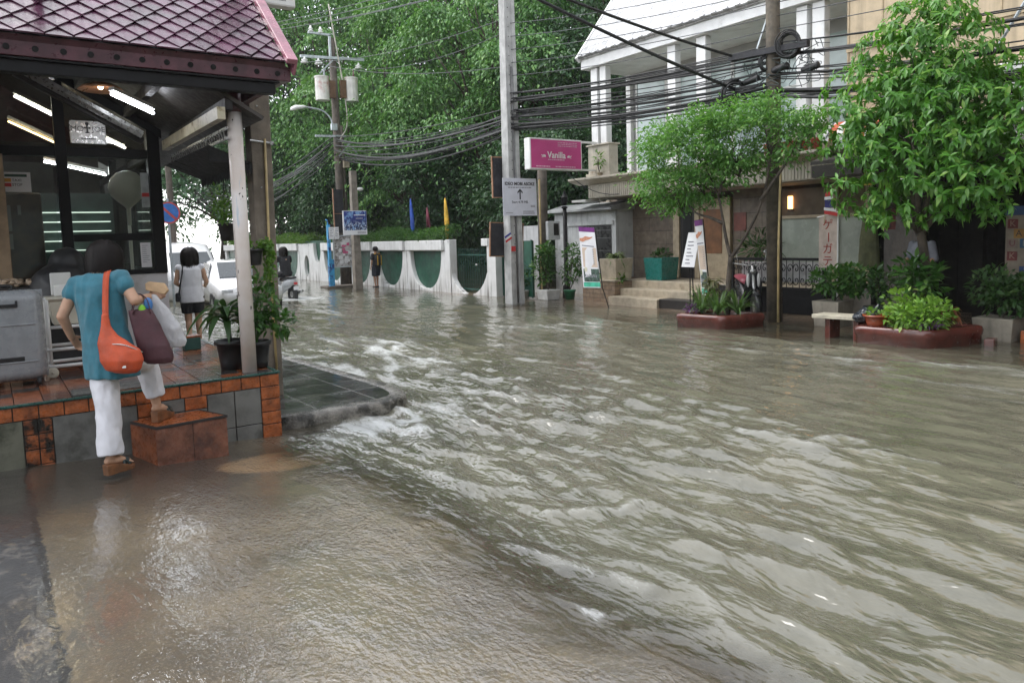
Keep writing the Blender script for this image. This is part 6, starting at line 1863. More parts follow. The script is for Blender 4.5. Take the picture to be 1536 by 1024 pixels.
# upper storey
mb = MB(); mb.bx(14.05, 20, 7.46, 14.15, 3.0, 5.75); uw = mb.build('upper_wall', greyrender, spa)
for i, (a, b) in enumerate(((13.0, 14.0), (12.0, 12.95), (11.0, 11.95), (10.0, 10.95), (9.0, 9.95), (8.05, 8.95), (7.55, 8.0))):
    mb = MB(); mb.bx(14.02, 14.045, a, b, 3.15, 5.45); w_ = mb.build('window', mint, uw)
    mb = MB(); mb.bx(14.0, 14.018, a - .025, a + .02, 3.1, 5.5); mb.bx(14.0, 14.018, b - .02, b + .024, 3.1, 5.5); mb.bx(14.002, 14.02, a + .02, b - .02, 4.55, 4.60); mb.build('frame', wpaint, w_)
mb = MB(); mb.bx(13.94, 14.10, 14.16, 14.32, 3.0, 5.75); mb.build('column', wpaint, spa, bevel=.008)
for a, b in ((13.66, 13.87), (13.97, 14.20), (11.42, 11.65), (10.58, 10.83), (8.22, 8.44), (7.87, 8.11)):
    mb = MB(); mb.bx(12.62, 12.80, a, b, 3.0, 5.70); mb.build('column', wpaint, spa, bevel=.008)
mb = MB(); mb.bx(12.68, 12.71, 13.90, 13.93, 3.05, 5.7); mb.build('drain_pipe', M['black'], spa)
mb = MB(); mb.bx(12.56, 12.86, 13.52, 14.28, 3.03, 3.80); mb.bx(12.52, 12.9, 13.48, 14.32, 3.80, 3.84); mb.bx(12.52, 12.9, 13.46, 14.34, 3.03, 3.12); mb.build('pedestal', balc, spa, bevel=.006)
mb = MB(); mb.bx(12.56, 12.86, 7.80, 8.5, 3.03, 3.45); mb.bx(12.52, 12.9, 7.76, 8.54, 3.45, 3.49); mb.build('pedestal', balc, spa, bevel=.006)
mb = MB(); mb.bx(12.6, 19, 7.45, 14.4, 2.86, 3.0)
mb.bx(12.60, 12.7, 7.45, 14.35, 2.52, 2.858); slab = mb.build('balcony', balc, spa)
mb = MB()
for i in range(98): y = 7.47 + i * .07; mb.bx(12.585, 12.599, y, y + .052, 2.54, 2.85)
mb.build('ribbed_band', mat('ribbed_tiles', (.55, .50, .41), .45, .1, 6, streak=.4), slab)
mb = MB(); mb.prism([(12.60, 2.861), (12.30, 2.93), (12.22, 2.97), (12.22, 3.02), (12.62, 3.02)], (0, 7.40, 0), (1, 0, 0), (0, 0, 1), (0, 7.3, 0)); mb.build('cornice', balc, slab, bevel=.006)
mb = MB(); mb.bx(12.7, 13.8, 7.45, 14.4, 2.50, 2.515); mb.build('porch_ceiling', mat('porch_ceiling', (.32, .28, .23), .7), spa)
# roof
RA = math.atan2(7.64 - 5.98, 13.91 - 12.61)
rd, rn = Vector((math.cos(RA), 0, math.sin(RA))), Vector((-math.sin(RA), 0, math.cos(RA)))
rt = tilemat('pale_roof_tiles', [(.60, .60, .60), (.50, .50, .51)], 'yz', (.30, .26), .02, (.3, .3, .3), .22, .5, bump=.8, spec=.8)
mb = MB(); mb.obox(Vector((12.42, 10.9, 5.98)) + rd * 2.5, rd, (0, 1, 0), rn, 2.5, 3.52, .05); roof2 = mb.build('roof', rt, spa)
mb = MB(); mb.obox(Vector((12.42, 14.44, 5.96)) + rd * 2.5, rd, (0, 1, 0), rn, 2.52, .03, .08); mb.build('rake_board', wpaint, roof2)
for i in range(24):
    mb = MB(); mb.obox(Vector((12.42, 7.5 + i * .295, 5.985)) + rn * .055, rd, (0, 1, 0), rn, .03, .05, .025); mb.build('eave_tile', rt, roof2)
mb = MB(); mb.bx(12.50, 12.60, 7.42, 14.42, 5.72, 5.99); mb.bx(12.601, 14.04, 7.45, 14.4, 5.71, 5.76); mb.build('eave_beam', wpaint, spa, bevel=.006)
mb = MB(); mb.bx(13.6, 13.75, 9.5, 9.7, 5.2, 5.5); mb.build('wall_speaker', M['dark'], spa)
# doorway
tanwood = mat('tan_frame', (.42, .34, .23), .45, .12, 8)
mb = MB()
for y in (12.17, 10.68, 11.56): mb.bx(13.52, 13.62, y, y + (.19 if y > 11.6 else .14), .52, 2.35)
mb.bx(13.53, 13.61, 10.83, 12.16, 2.25, 2.34); mb.build('door_frame', tanwood, spa, bevel=.006)
warm = mat('warm_panel', (.2, .085, .03), .5, .2, 4)
for a, b in ((11.71, 12.16), (10.83, 11.55)):
    mb = MB(); mb.bx(13.56, 13.60, a, b, .52, 2.24); d_ = mb.build('door', tanwood if a < 11 else M['dark'], spa)
    mb = MB(); mb.bx(13.545, 13.555, a + .1, b - .1, 1.1, 2.1); mb.build('glass', warm if a < 11 else M['black'], d_)
    if a < 11: mb = MB(); mb.bx(13.50, 13.54, b - .06, b - .03, 1.25, 1.6); mb.build('handle', M['silver'], d_)
# shop window with frosted lower half and a warm lamp inside
mb = MB(); mb.bx(13.6, 13.62, 7.50, 9.45, .9, 1.82); wn = mb.build('window', mat('frosted_mint', (.40, .44, .38), .25, .1, 2), spa)
mb = MB(); mb.bx(13.60, 13.62, 7.5, 9.45, 1.88, 2.42); mb.build('pane', mat('dim_glass', (.16, .12, .08), .1, .3, 2), wn)
mb = MB()
for y in (7.46, 8.15, 9.452): mb.bx(13.54, 13.63, y, y + .12, .52, 2.45)
mb.bx(13.55, 13.625, 7.58, 9.45, 1.82, 1.88); mb.bx(13.55, 13.625, 7.58, 9.45, .78, .9); mb.build('frame', tanwood, wn)
o = thing('wall_lamp', 'small warm lamp glowing in the spa window', 'lamp', (13.58, 9.2, 2.1))
mb = MB(); mb.tube([(13.575, 9.2, 2.02), (13.575, 9.2, 2.28)], .05, 12); mb.build('shade', emit('lamp_glow', (1, .5, .18), 1.6), o, True)
mb = MB(); mb.bx(13.56, 13.598, 9.15, 9.25, 1.97, 2.019); mb.build('bracket', M['dark'], o)
# steps and landing
mb = MB(); mb.bx(12.4, 13.6, 7.45, 13.0, -.2, .51); mb.bx(12.0, 12.399, 10.42, 12.62, -.2, .345); mb.bx(11.6, 11.999, 11.08, 12.6, -.2, .185)
mb.build('steps', creamst, spa, bevel=.012)
mb = MB(); mb.bx(12.34, 12.399, 7.45, 10.41, -.2, .50); mb.bx(11.66, 11.999, 10.0, 11.078, -.2, .20); mb.build('dark_plinth', mat('dark_plinth', (.02, .017, .015), .4), spa, bevel=.01)
brick = tilemat('stone_brick', [(.33, .24, .16), (.24, .16, .10)], 'yz', (.26, .10), .012, (.10, .08, .06), .45, .5, bump=1.0)
mb = MB(); mb.bx(11.85, 12.0, 12.64, 13.78, -.2, .50); mb.bx(12.0, 12.398, 12.63, 12.75, -.2, .5); mb.bx(12.0, 13.5, 13.66, 13.78, -.2, .50); mb.build('brick_planter', brick, spa, bevel=.008)
mb = MB(); mb.bx(11.83, 12.02, 12.62, 13.80, .501, .54); mb.build('planter_coping', creamst, spa, bevel=.006)
mb = MB(); mb.bx(12.0, 13.5, 12.76, 13.65, .2, .44); mb.build('planter_soil', M['soil'], spa)
for z0, z1, m_, lab in ((1.98, 2.18, 'red_ink', 'small red square sign on the cream pilaster'), (1.62, 1.86, 'paper', 'white paper notice below the red sign on the pilaster')):
    solo('wall_sign', MB().bx(13.535, 13.545, 14.66, 14.9, z0, z1), M[m_], lab, 'sign')
solo('wall_sign', MB().bx(13.585, 13.597, 10.30, 10.62, 1.6, 2.0), mat('faded_red', (.17, .045, .03), .5, .2), 'faded red panel on the stone wall right of the spa door', 'sign')
solo('wall_poster', MB().bx(13.52, 13.535, 7.0, 7.45, 1.55, 2.35), mat('dark_red_poster', (.16, .03, .025), .5, .4, 12), 'dark red poster at the right end of the spa window', 'poster')

# guard house
o = thing('guard_house', 'small white guard house with a dark window beside the spa', 'hut', (13.3, 15.2, 0))
gw = mat('hut_paint', (.52, .53, .52), .55, .08, 3, streak=.5, dirt=(.25, .26, .25), dscale=2, damt=(.5, .75))
mb = MB(); mb.bx(13.0, 15, 13.79, 16.25, -.2, 2.22); mb.bx(12.96, 13.0, 15.7, 15.95, -.2, 2.2); mb.bx(12.95, 13.0, 13.85, 15.65, 1.85, 1.95); mb.bx(12.97, 13.0, 13.85, 15.65, .78, .86); mb.build('wall', gw, o)
mb = MB(); mb.prism([(12.75, 2.22), (12.75, 2.27), (13.4, 2.44), (15.2, 2.44), (15.2, 2.22)], (0, 13.7, 0), (1, 0, 0), (0, 0, 1), (0, 2.7, 0)); mb.build('roof', mat('grey_roof', (.30, .31, .31), .5, .2), o)
mb = MB(); mb.bx(12.98, 12.998, 13.95, 15.05, .9, 1.84); w_ = mb.build('window', mat('shutter_dark', (.035, .035, .034), .3, .3, 3), o)
mb = MB()
for z in (1.18, 1.50, 1.70): mb.bx(12.965, 12.98, 13.95, 15.05, z, z + .02)
mb.build('louvre', mat('louvre_grey', (.14, .14, .14), .4), w_)
mb = MB(); mb.lathe([(.06, 0), (.06, .1), (.045, .12)], (12.9, 14.2, 2.45), 10); mb.bx(12.5, 13.2, 14.35, 14.9, 2.445, 2.50); mb.build('roof_litter', M['white'], o)
o = thing('lamp_post', 'black iron lamp post in front of the guard house', 'lamp post', (12.3, 14.95, 0))
mb = MB(); mb.tube([(12.3, 14.95, -.1), (12.3, 14.95, .3), (12.3, 14.95, .32), (12.3, 14.95, 2.35)], [.11, .09, .055, .05], 12); mb.lathe([(.07, 0), (.09, .03), (.04, .06)], (12.3, 14.95, 2.3), 12); mb.build('shaft', M['black'], o, True)
mb = MB(); mb.lathe([(.04, 0), (.07, .04), (.09, .18), (.10, .2), (.05, .27), (.015, .36)], (12.3, 14.95, 2.38), 10); mb.build('lantern', M['black'], o)
solo('white_panel_fence', MB().bx(12.6, 12.68, 16.3, 17.6, .0, 1.9), mat('panel_white', (.5, .5, .5), .5, .1, 3, streak=.5), 'white boarded panel behind the light grey pole', 'panel')

# pot plants around the guard house
def bushpot(label, c, pr, ph, blobs, n, L, W, lm, pm_, seed, name='potted_shrub', group=None, square=False):
    o = thing(name, label, 'potted plant', c, group)
    mb = MB()
    if square:
        mb.loft([[Vector((c[0] + a * w_, c[1] + b * w_, c[2] + z)) for a, b in ((-1, -1), (1, -1), (1, 1), (-1, 1))] for z, w_ in ((0, pr * .86), (ph, pr))])
    else:
        mb.lathe([(pr * .75, 0), (pr * .95, ph * .8), (pr * 1.05, ph * .82), (pr * 1.05, ph), (pr * .85, ph)], c, 18)
    mb.build('pot', pm_, o, not square, .008 if square else 0)
    mb = MB(); g = random.Random(seed)
    for (bc, br) in blobs:
        mb.tube(smooth_path([(c[0], c[1], c[2] + ph * .9), ((c[0] + bc[0]) / 2 + g.uniform(-.03, .03), (c[1] + bc[1]) / 2, (c[2] + ph + bc[2]) / 2), bc], 3), .012, 5)
    mb.build('stem', bark, o)
    leaves_obj('foliage', join_arr([bush_leaves(bc, br, n, L, W, seed + i * 3) for i, (bc, br) in enumerate(blobs)]), lm, o)
    return o


whitepot = mat('white_trough', (.5, .5, .48), .6, .15, 6)
bushpot('leafy shrub in a white trough left of the dark pole', (11.55, 14.75, 0), .22, .25, [((11.5, 14.9, .75), (.3, .3, .4)), ((11.5, 14.8, 1.15), (.25, .25, .3))], 320, .11, .5, M['leaf_mid'], whitepot, 31, square=True)
bushpot('loose shrub in a green pot right of the dark pole', (11.95, 14.4, 0), .15, .24, [((11.95, 14.4, .65), (.28, .3, .3)), ((12.0, 14.3, 1.1), (.25, .28, .3)), ((12.1, 14.1, .8), (.2, .25, .25))], 230, .10, .42, M['leaf_mid'], mat('green_pot', (.02, .16, .07), .4), 32)
bushpot('low shrub in front of the sheet gate', (11.4, 15.6, 0), .16, .22, [((11.35, 15.6, .5), (.2, .25, .3))], 200, .10, .45, M['leaf_dark'], whitepot, 33)
o = thing('square_planter', 'tall beige square planter with arching grassy plant on the brick planter', 'planter', (12.15, 12.95, .45))
mb = MB(); mb.loft([[Vector((12.2 + a * w_, 12.95 + b * w_, z)) for a, b in ((-1, -1), (1, -1), (1, 1), (-1, 1))] for z, w_ in ((.45, .24), (1.03, .29), (1.03, .25), (1.0, .25))]); mb.build('pot', creamst, o, bevel=.008)
strap_plant((12.2, 12.95, 1.0), 60, .55, .045, leafmat('pale_strap', (.09, .14, .05), (.2, .26, .11)), o, 9)
o = leaves_obj('groundcover', join_arr([bush_leaves((12.3, 13.3, .52), (.3, .3, .2), 260, .09, .6, 41), bush_leaves((12.1, 12.75, .55), (.15, .15, .15), 120, .08, .6, 42)]), M['leaf_lime']); tag(o, 'bright low leaves growing in the brick planter', 'plant')
o = thing('teal_planter', 'square teal planter box standing by the stone wall', 'planter', (12.85, 12.2, .51))
mb = MB(); mb.loft([[Vector((12.85 + a * w_, 12.12 + b * w_, z)) for a, b in ((-1, -1), (1, -1), (1, 1), (-1, 1))] for z, w_ in ((.512, .25), (1.03, .29), (1.03, .25), (.98, .25))]); mb.build('box', mat('teal_glaze', (.015, .16, .14), .3, .15, 6), o, bevel=.01)
leaves_obj('foliage', bush_leaves((12.85, 12.12, 1.08), (.2, .2, .14), 160, .10, .5, 43), M['leaf_dark'], o)
bushpot('dim palm like plant by the spa window', (13.1, 9.6, .512), .16, .3, [((13.1, 9.6, 1.25), (.3, .4, .35))], 220, .2, .22, M['leaf_dark'], M['blackpot'], 44)

# roll-up banners and the board on the landing
def banner(label, tl, tr, bl, br, foot):
    o = thing('roll_banner', label, 'banner', tuple((Vector(bl) + Vector(br)) / 2), 'spa banners with a purple top')
    tl, tr, bl, br = map(Vector, (tl, tr, bl, br)); n_ = (tr - tl).cross(bl - tl).normalized()
    if n_.x > 0: n_ = -n_
    q = lambda u, v: tl.lerp(tr, u).lerp(bl.lerp(br, u), v)

    def patch(nm, u0, u1, v0, v1, m_, lift, par):
        mb = MB(); a = [q(u0, v0), q(u1, v0), q(u1, v1), q(u0, v1)]
        mb.add([p_ + n_ * lift for p_ in a] + [p_ + n_ * (lift - .004) for p_ in a], [(0, 1, 2, 3), (7, 6, 5, 4), (0, 4, 5, 1), (1, 5, 6, 2), (2, 6, 7, 3), (3, 7, 4, 0)])
        return mb.build(nm, m_, par)
    b_ = patch('cloth', 0, 1, 0, 1, M['paper'], 0, o)
    patch('purple_band', 0, 1, 0, .075, mat('purple_ink', (.14, .015, .16), .5), .003, b_)
    patch('cream_panel', .12, .96, .34, .66, mat('peach_ink', (.6, .48, .38), .5, .06), .003, b_)
    patch('photo_panel', .1, 1, .69, .90, mat('photo_green', (.06, .10, .08), .45, .5, 18), .003, b_)
    patch('green_band', .05, 1, .91, .985, mat('mint_ink', (.06, .42, .28), .5), .003, b_)
    mb = MB(); mb.lathe([(.055, 0), (.055, .003)], q(.25, .70) + n_ * .004, 16, n_); mb.build('round_badge', mat('badge_cream', (.62, .6, .45), .5), b_)
    # a hand reaching in from the left
    mb = MB(); sc = (tr - tl).length
    pts = [(.02, .23), (.2, .245), (.42, .215), (.6, .205), (.83, .165), (.85, .15), (.66, .16), (.56, .158), (.38, .15), (.25, .178), (.02, .19)]
    mb.add([q(u, v) + n_ * .005 for u, v in pts], [tuple(range(len(pts)))]); mb.build('hand_picture', mat('hand_ink', (.55, .25, .15), .5, .15, 30), b_)
    mb = MB()
    for i in range(9): a = q(.78, .37 + i * .03) + n_ * .005; mb.obox(a, tr - tl, n_, bl - tl, .02 * sc / .5, .001, .008)
    a = q(.5, .31) + n_ * .005; mb.obox(a, tr - tl, n_, bl - tl, .38 * sc, .001, .012)
    for i in range(6): a = q(.22 + .12 * i, .80 + .01 * (i % 2)) + n_ * .005; mb.obox(a, tr - tl, n_, bl - tl, .035 * sc, .001, .03)
    mb.build('print', M['grey_ink'], b_)
    mb = MB(); mb.tube([tr - n_ * .01 + (tr - tl) * .03, br - n_ * .02 + (br - bl) * .06, Vector(foot)], .011, 6); mb.tube([tl - n_ * .01, tr - n_ * .01], .01, 6); mb.tube([bl - n_ * .01, br - n_ * .01], .01, 6)
    mb.build('stand', M['black'], o)
    return o


banner('leaning purple topped spa banner in front of the brick planter', (11.05, 12.95, 1.80), (11.0, 12.36, 1.76), (10.98, 12.74, .42), (10.98, 12.16, .44), (11.0, 11.93, .0))
banner('narrow purple topped spa banner behind the croton planter', (11.1, 9.60, 1.82), (10.95, 9.28, 1.84), (11.05, 9.38, .42), (10.92, 9.12, .42), (10.95, 9.05, .02))
o = thing('easel_board', 'tilted white price board behind the narrow banner', 'board', (11.3, 9.75, .9))
mb = MB(); a_ = [Vector(q) for q in ((11.25, 9.88, 1.60), (11.2, 9.55, 1.60), (11.12, 9.63, .93), (11.17, 10.0, .93))]
mb.add(a_ + [p_ + Vector((.02, .01, 0)) for p_ in a_], [(0, 1, 2, 3), (7, 6, 5, 4), (0, 4, 5, 1), (1, 5, 6, 2), (2, 6, 7, 3), (3, 7, 4, 0)]); b_ = mb.build('board', M['paper'], o)
mb = MB(); lines_block(mb, Vector((11.22, 9.85, 1.42)) + Vector((-.006, 0, 0)), (-.12, -.99, 0), (.12, -.12, .98), .22, 7, .07, .022, 12, (.4, .9)); mb.build('print', M['grey_ink'], b_)
mb = MB(); mb.tube([(11.19, 9.8, .93), (11.25, 9.85, .0)], .012, 6); mb.tube([(11.14, 9.7, .93), (11.1, 9.62, .0)], .012, 6); mb.build('stand', M['black'], o)

# ================================================================ iron railing, scooters
o = thing('iron_railing', 'black wrought iron railing with scrolls in front of the spa window', 'railing', (12.15, 8.5, .05))
mb = MB()
for y in (7.52, 8.5, 9.5): mb.bx(12.12, 12.17, y, y + .05, .0, 1.03)
mb.bx(12.11, 12.18, 7.50, 9.57, 1.03, 1.08); mb.bx(12.125, 12.165, 7.572, 8.498, .50, .53); mb.bx(12.125, 12.165, 8.552, 9.498, .50, .53); mb.build('frame', M['black'], o)
mb = MB(); mb.bx(12.13, 12.16, 7.572, 8.498, .04, .498); mb.bx(12.13, 12.16, 8.552, 9.498, .04, .498); mb.build('lower_panel', M['black'], o)
mb = MB()
for k, yc in enumerate([7.70 + i * .135 for i in range(14)]):
    if abs(yc - 8.52) < .06: continue
    s_ = 1 if k % 2 else -1
    for zc, dr in ((.88, 1), (.66, -1)):
        mb.tube([(12.145, yc + s_ * .065 * (1 - t) * math.cos(8 * t * dr), zc + .10 * (1 - t) * math.sin(8 * t * dr)) for t in [i / 16 for i in range(17)]], .009, 5)
    mb.tube([(12.145, yc - .067, .53), (12.145, yc - .067, 1.03)], .008, 5)
mb.build('scroll_work', M['black'], o)
sheet_ = solo('pale_sheet', MB().bx(12.26, 12.27, 7.6, 9.4, .62, 1.0), mat('pale_sheet', (.42, .42, .42), .5, .2, 5), 'pale sheet hung behind the scrolls of the iron railing', 'sheet')


def scooter(label, loc, rz, seatm, bodym, group=None):
    o = thing('motor_scooter', label, 'motor scooter', (0, 0, 0), group)
    tyre = M['blackpot']
    for y in (-.62, .62):
        mb = MB()
        mb.lathe([(.19, -.04), (.235, -.045), (.262, -.02), (.265, 0), (.262, .02), (.235, .045), (.19, .04)], (0, y, .265), 24, (1, 0, 0)); w_ = mb.build('wheel', tyre, o, True)
        mb = MB(); mb.lathe([(.03, -.05), (.19, -.025), (.19, .025), (.03, .05)], (0, y, .265), 16, (1, 0, 0)); mb.build('rim', M['silver'], w_)
    mb = MB()
    mb.loft([ring((0, y, z), (1, 0, 0), (0, 0, 1), a, b, 16) for y, z, a, b in ((-.78, .66, .05, .06), (-.6, .60, .12, .14), (-.3, .54, .14, .17), (-.05, .42, .13, .12), (.15, .30, .13, .06), (.3, .31, .12, .05))])
    mb.loft([ring((0, y, z), (1, 0, .0), (0, .35, 1), a, b, 16) for y, z, a, b in ((.30, .28, .12, .03), (.38, .45, .17, .06), (.42, .65, .16, .06), (.40, .85, .10, .05), (.36, .98, .06, .04))])
    mb.build('body', bodym, o, True)
    mb = MB(); mb.loft([ring((0, y, z), (1, 0, 0), (0, 0, 1), a, b, 16) for y, z, a, b in ((-.80, .745, .05, .02), (-.65, .755, .12, .045), (-.35, .73, .14, .05), (-.1, .70, .13, .06), (.02, .66, .09, .04))]); mb.build('seat', seatm, o, True)
    mb = MB(); mb.tube([(0, .62, .27), (0, .47, .62), (0, .36, 1.0)], .03, 8); mb.tube(smooth_path([(-.33, .22, 1.05), (-.2, .32, 1.03), (0, .36, 1.0), (.2, .32, 1.03), (.33, .22, 1.05)], 4), .014, 8); mb.build('fork', M['silver'], o, True)
    mb = MB(); mb.loft([ring((0, y, z), (1, 0, 0), (0, 0, 1), a, b, 12) for y, z, a, b in ((.40, .56, .02, .02), (.52, .57, .06, .02), (.66, .55, .06, .02), (.8, .49, .05, .015))]); mb.build('mudguard', bodym, o, True)
    mb = MB(); mb.ell((0, .43, .90), (.06, .035, .045)); mb.build('headlight', M['silver'], o, True)
    for q in (-1, 1):
        mb = MB(); mb.ell((q * .095, .43, .74), (.03, .03, .13)); mb.build('front_panel', M['white'], o, True)
    for q in (-1, 1):
        mb = MB(); mb.tube([(q * .24, .28, 1.05), (q * .27, .28, 1.22)], .006, 5); mb.ell((q * .28, .27, 1.25), (.055, .012, .035)); mb.build('mirror', M['silver'], o, True)
        mb = MB(); mb.tube([(q * .26, .27, 1.04), (q * .35, .20, 1.055)], .02, 8); mb.build('grip', M['blackpot'], o, True)
    mb = MB(); mb.tube([(.14, -.2, .25), (.16, -.5, .28), (.17, -.85, .36)], [.03, .045, .05], 10); mb.build('exhaust', M['silver'], o, True)
    mb = MB(); mb.bx(-.05, .05, -.84, -.81, .55, .62); mb.build('tail_lamp', M['red_ink'], o)
    mb = MB(); mb.bx(-.08, .08, -.86, -.845, .40, .50); mb.build('number_plate', M['paper'], o)
    o.location = loc; o.rotation_euler = (0, .0, rz)
    return o


pinkseat = mat('wine_seat', (.30, .06, .085), .4, .1, 9)
scooter('parked black scooter with wine red seat beside the brown pole', (11.72, 8.85, -.04), math.radians(140), pinkseat, mat('scooter_black', (.02, .02, .022), .25, .2, 5))
sc2 = scooter('silver scooter splashing through the flood beyond the brown concrete pole', (7.05, 21.7, -.12), math.radians(8), M['blackpot'], mat('scooter_silver', (.5, .52, .54), .3, .1, 5))
# rider
Jr = {}
B_ = Vector((7.05, 21.6, -.1)); fr2 = Vector((-.14, .99, 0)); rr2 = fr2.cross(Zz)
P_ = lambda a, b, z: tuple(B_ + rr2 * a + fr2 * b + Zz * z)
Jr = dict(pelvis=P_(0, -.2, .86), chest=P_(0, -.14, 1.2), neck=P_(0, -.10, 1.36), head=P_(0, -.07, 1.50), hipL=P_(-.09, -.18, .84), knL=P_(-.14, .22, .78), anL=P_(-.13, .18, .42), toL=P_(-.13, .34, .36), hipR=P_(.09, -.18, .84), knR=P_(.14, .22, .78), anR=P_(.13, .18, .42), toR=P_(.13, .34, .36),
          shL=P_(-.165, -.12, 1.30), elL=P_(-.26, .06, 1.12), wrL=P_(-.30, .26, 1.1), haL=P_(-.30, .34, 1.1), shR=P_(.165, -.12, 1.30), elR=P_(.26, .06, 1.12), wrR=P_(.30, .26, 1.1), haR=P_(.30, .34, 1.1))
o = thing('person', 'rider in black clothes on the silver scooter in the flood', 'person', P_(0, -.2, .8))
soft('body', body_mb(Jr, .98, tuple(fr2), .9), SKIN, o, .012, 3)
mb = MB(); mb.loft([ring(P_(0, y, z), rr2, fr2, a, b) for y, z, a, b in ((-.2, .78, .17, .13), (-.17, 1.0, .165, .125), (-.14, 1.2, .17, .125), (-.12, 1.3, .16, .1), (-.10, 1.36, .07, .06))])
for q in 'LR': mb.caps(Jr['sh' + q], Vector(Jr['sh' + q]).lerp(Vector(Jr['el' + q]), .6), .065, .065)
soft('shirt', mb, blk, o, .014, 4)
mb = MB()
for q in 'LR': mb.caps(Jr['hip' + q], Jr['kn' + q], .11, .08)
soft('shorts', mb, blk, o, .014, 3)
bob_hair(o, P_(0, -.08, 1.50), .118, fr2, 220, .12, seed=9, width=.012)

# ================================================================ dark shop front and beige house at the right
beige = mat('beige_cladding', (.52, .41, .27), .55, .1, 4, streak=.35)
bh = thing('beige_house', 'beige boarded upper storey over a dark timber shop front at the right', 'building', (13, 4, 0))
mb = MB(); mb.bx(12.6, 20, -6, 7.42, 2.95, 8.5); wl = mb.build('upper_wall', beige, bh)
mb = MB()
for i in range(22):
    y = 7.40 - i * .6; mb.bx(12.585, 12.599, y - .02, y + .0, 3.0, 8.4)
mb.bx(12.57, 12.599, -6, 7.42, 4.66, 4.72); mb.bx(12.57, 12.599, -6, 7.42, 5.6, 5.66); mb.build('cover_strips', mat('beige_strip', (.42, .33, .21), .55), wl)
timber = mat('dark_timber', (.009, .008, .007), .8, .4, 7, .2, 30, spec=.12)
mb = MB()
for i in range(40):
    y = 6.9 - i * .32; mb.bx(14.3, 14.36 + .02 * (i % 2), y - .31, y, .0, 2.94)
mb.bx(11.75, 14.3, -6, 6.7, 2.62, 2.70); mb.bx(12.6, 14.3, 6.7, 7.40, 2.80, 2.94); mb.build('timber_front', timber, bh)  # first slab carried forward to deepen the shade over the shop front
for y in (6.85, 5.2, 3.3, 1.4):
    mb = MB(); mb.bx(12.7, 12.85, y, y + .14, -.1, 2.61); mb.build('post', timber, bh)
mb = MB(); mb.prism([(12.6, 2.90), (11.95, 2.72), (11.95, 2.78), (12.6, 2.96)], (0, 6.75, 0), (1, 0, 0), (0, 0, 1), (0, .95, 0)); mb.bx(11.96, 12.58, 6.77, 7.68, 2.50, 2.70); mb.build('canopy', mat('dark_canopy', (.05, .045, .04), .6), bh)
mb = MB(); mb.bx(12.0, 12.05, 6.6, 6.75, 2.3, 2.7); mb.build('yellow_sign', mat('ochre_sign', (.3, .22, .03), .5), bh)
o = thing('air_conditioner', 'white air conditioner panel on the beige wall', 'air conditioner', (12.4, 4.4, 3.2))
mb = MB(); mb.bx(12.2, 12.58, 3.6, 4.88, 3.20, 3.92); c_ = mb.build('case', M['white'], o, bevel=.02)
mb = MB()
for i in range(4): mb.bx(12.19, 12.199, 4.45, 4.75, 3.72 + i * .025, 3.732 + i * .025)
mb.build('grille', M['grey_ink'], c_)
mb = MB(); n_ = 8; R_ = .55
arc = [(12.58 - R_ * 1.2 * math.sin(math.pi / 2 * i / n_), 2.45 + R_ * 1.25 * math.cos(math.pi / 2 * i / n_)) for i in range(n_ + 1)]
for i in range(n_):
    mb.add([(arc[i][0], 4.85, arc[i][1]), (arc[i + 1][0], 4.85, arc[i + 1][1]), (arc[i + 1][0], 2.2, arc[i + 1][1]), (arc[i][0], 2.2, arc[i][1])], [(0, 1, 2, 3)])
mb.add([(12.58, 4.85, 2.45)] + [(x, 4.85, z) for x, z in arc], [tuple(range(n_ + 2))])
o = solo('round_awning', mb, mat('black_awning', (.012, .012, .013), .35, .2), 'black barrel awning below the air conditioner', 'awning'); s2 = o.modifiers.new('s', 'SOLIDIFY'); s2.thickness = .006
mb = MB()
for i in range(10):
    mb.mi = i % 2; y0, y1 = 7.62 - i * .13, 7.62 - (i + 1) * .13
    for k in range(5):
        a0, a1 = math.pi / 2 * k / 5, math.pi / 2 * (k + 1) / 5
        q = lambda a, y: (12.58 - .42 * math.sin(a), y, 3.12 + .36 * math.cos(a))
        mb.add([q(a0, y0), q(a1, y0), q(a1, y1), q(a0, y1)], [(0, 1, 2, 3)])
o = thing('striped_awning', 'small orange and white striped awning over the flower ledge', 'awning', (12.4, 7.0, 3.1))
mb.build('canvas', [M['white'], mat('awning_orange', (.55, .10, .03), .6)], o)
for ch in kids(o): s2 = ch.modifiers.new('s', 'SOLIDIFY'); s2.thickness = .006
terr = mat('terracotta_red', (.34, .06, .03), .5, .2, 8)
for i in range(5):
    y = 8.85 - i * .25
    o = thing('flower_pot', 'red clay flower pot on the balcony ledge behind the small tree', 'flower pot', (12.36, y, 3.03), 'red flower pots on the balcony ledge')
    mb = MB(); mb.lathe([(.07, 0), (.095, .17), (.105, .175), (.105, .21), (.08, .21)], (12.36, y, 3.025), 14); mb.build('pot', terr, o, True)
    leaves_obj('foliage', bush_leaves((12.36, y, 3.32), (.13, .13, .16), 70, .08, .4, 60 + i), M['leaf_mid'], o)
bushpot('spindly plant growing from the cream balcony pedestal', (12.45, 13.75, 3.03), .06, .1, [((12.42, 13.75, 3.45), (.12, .14, .2))], 40, .12, .4, M['leaf_lime'], creamst, 66)

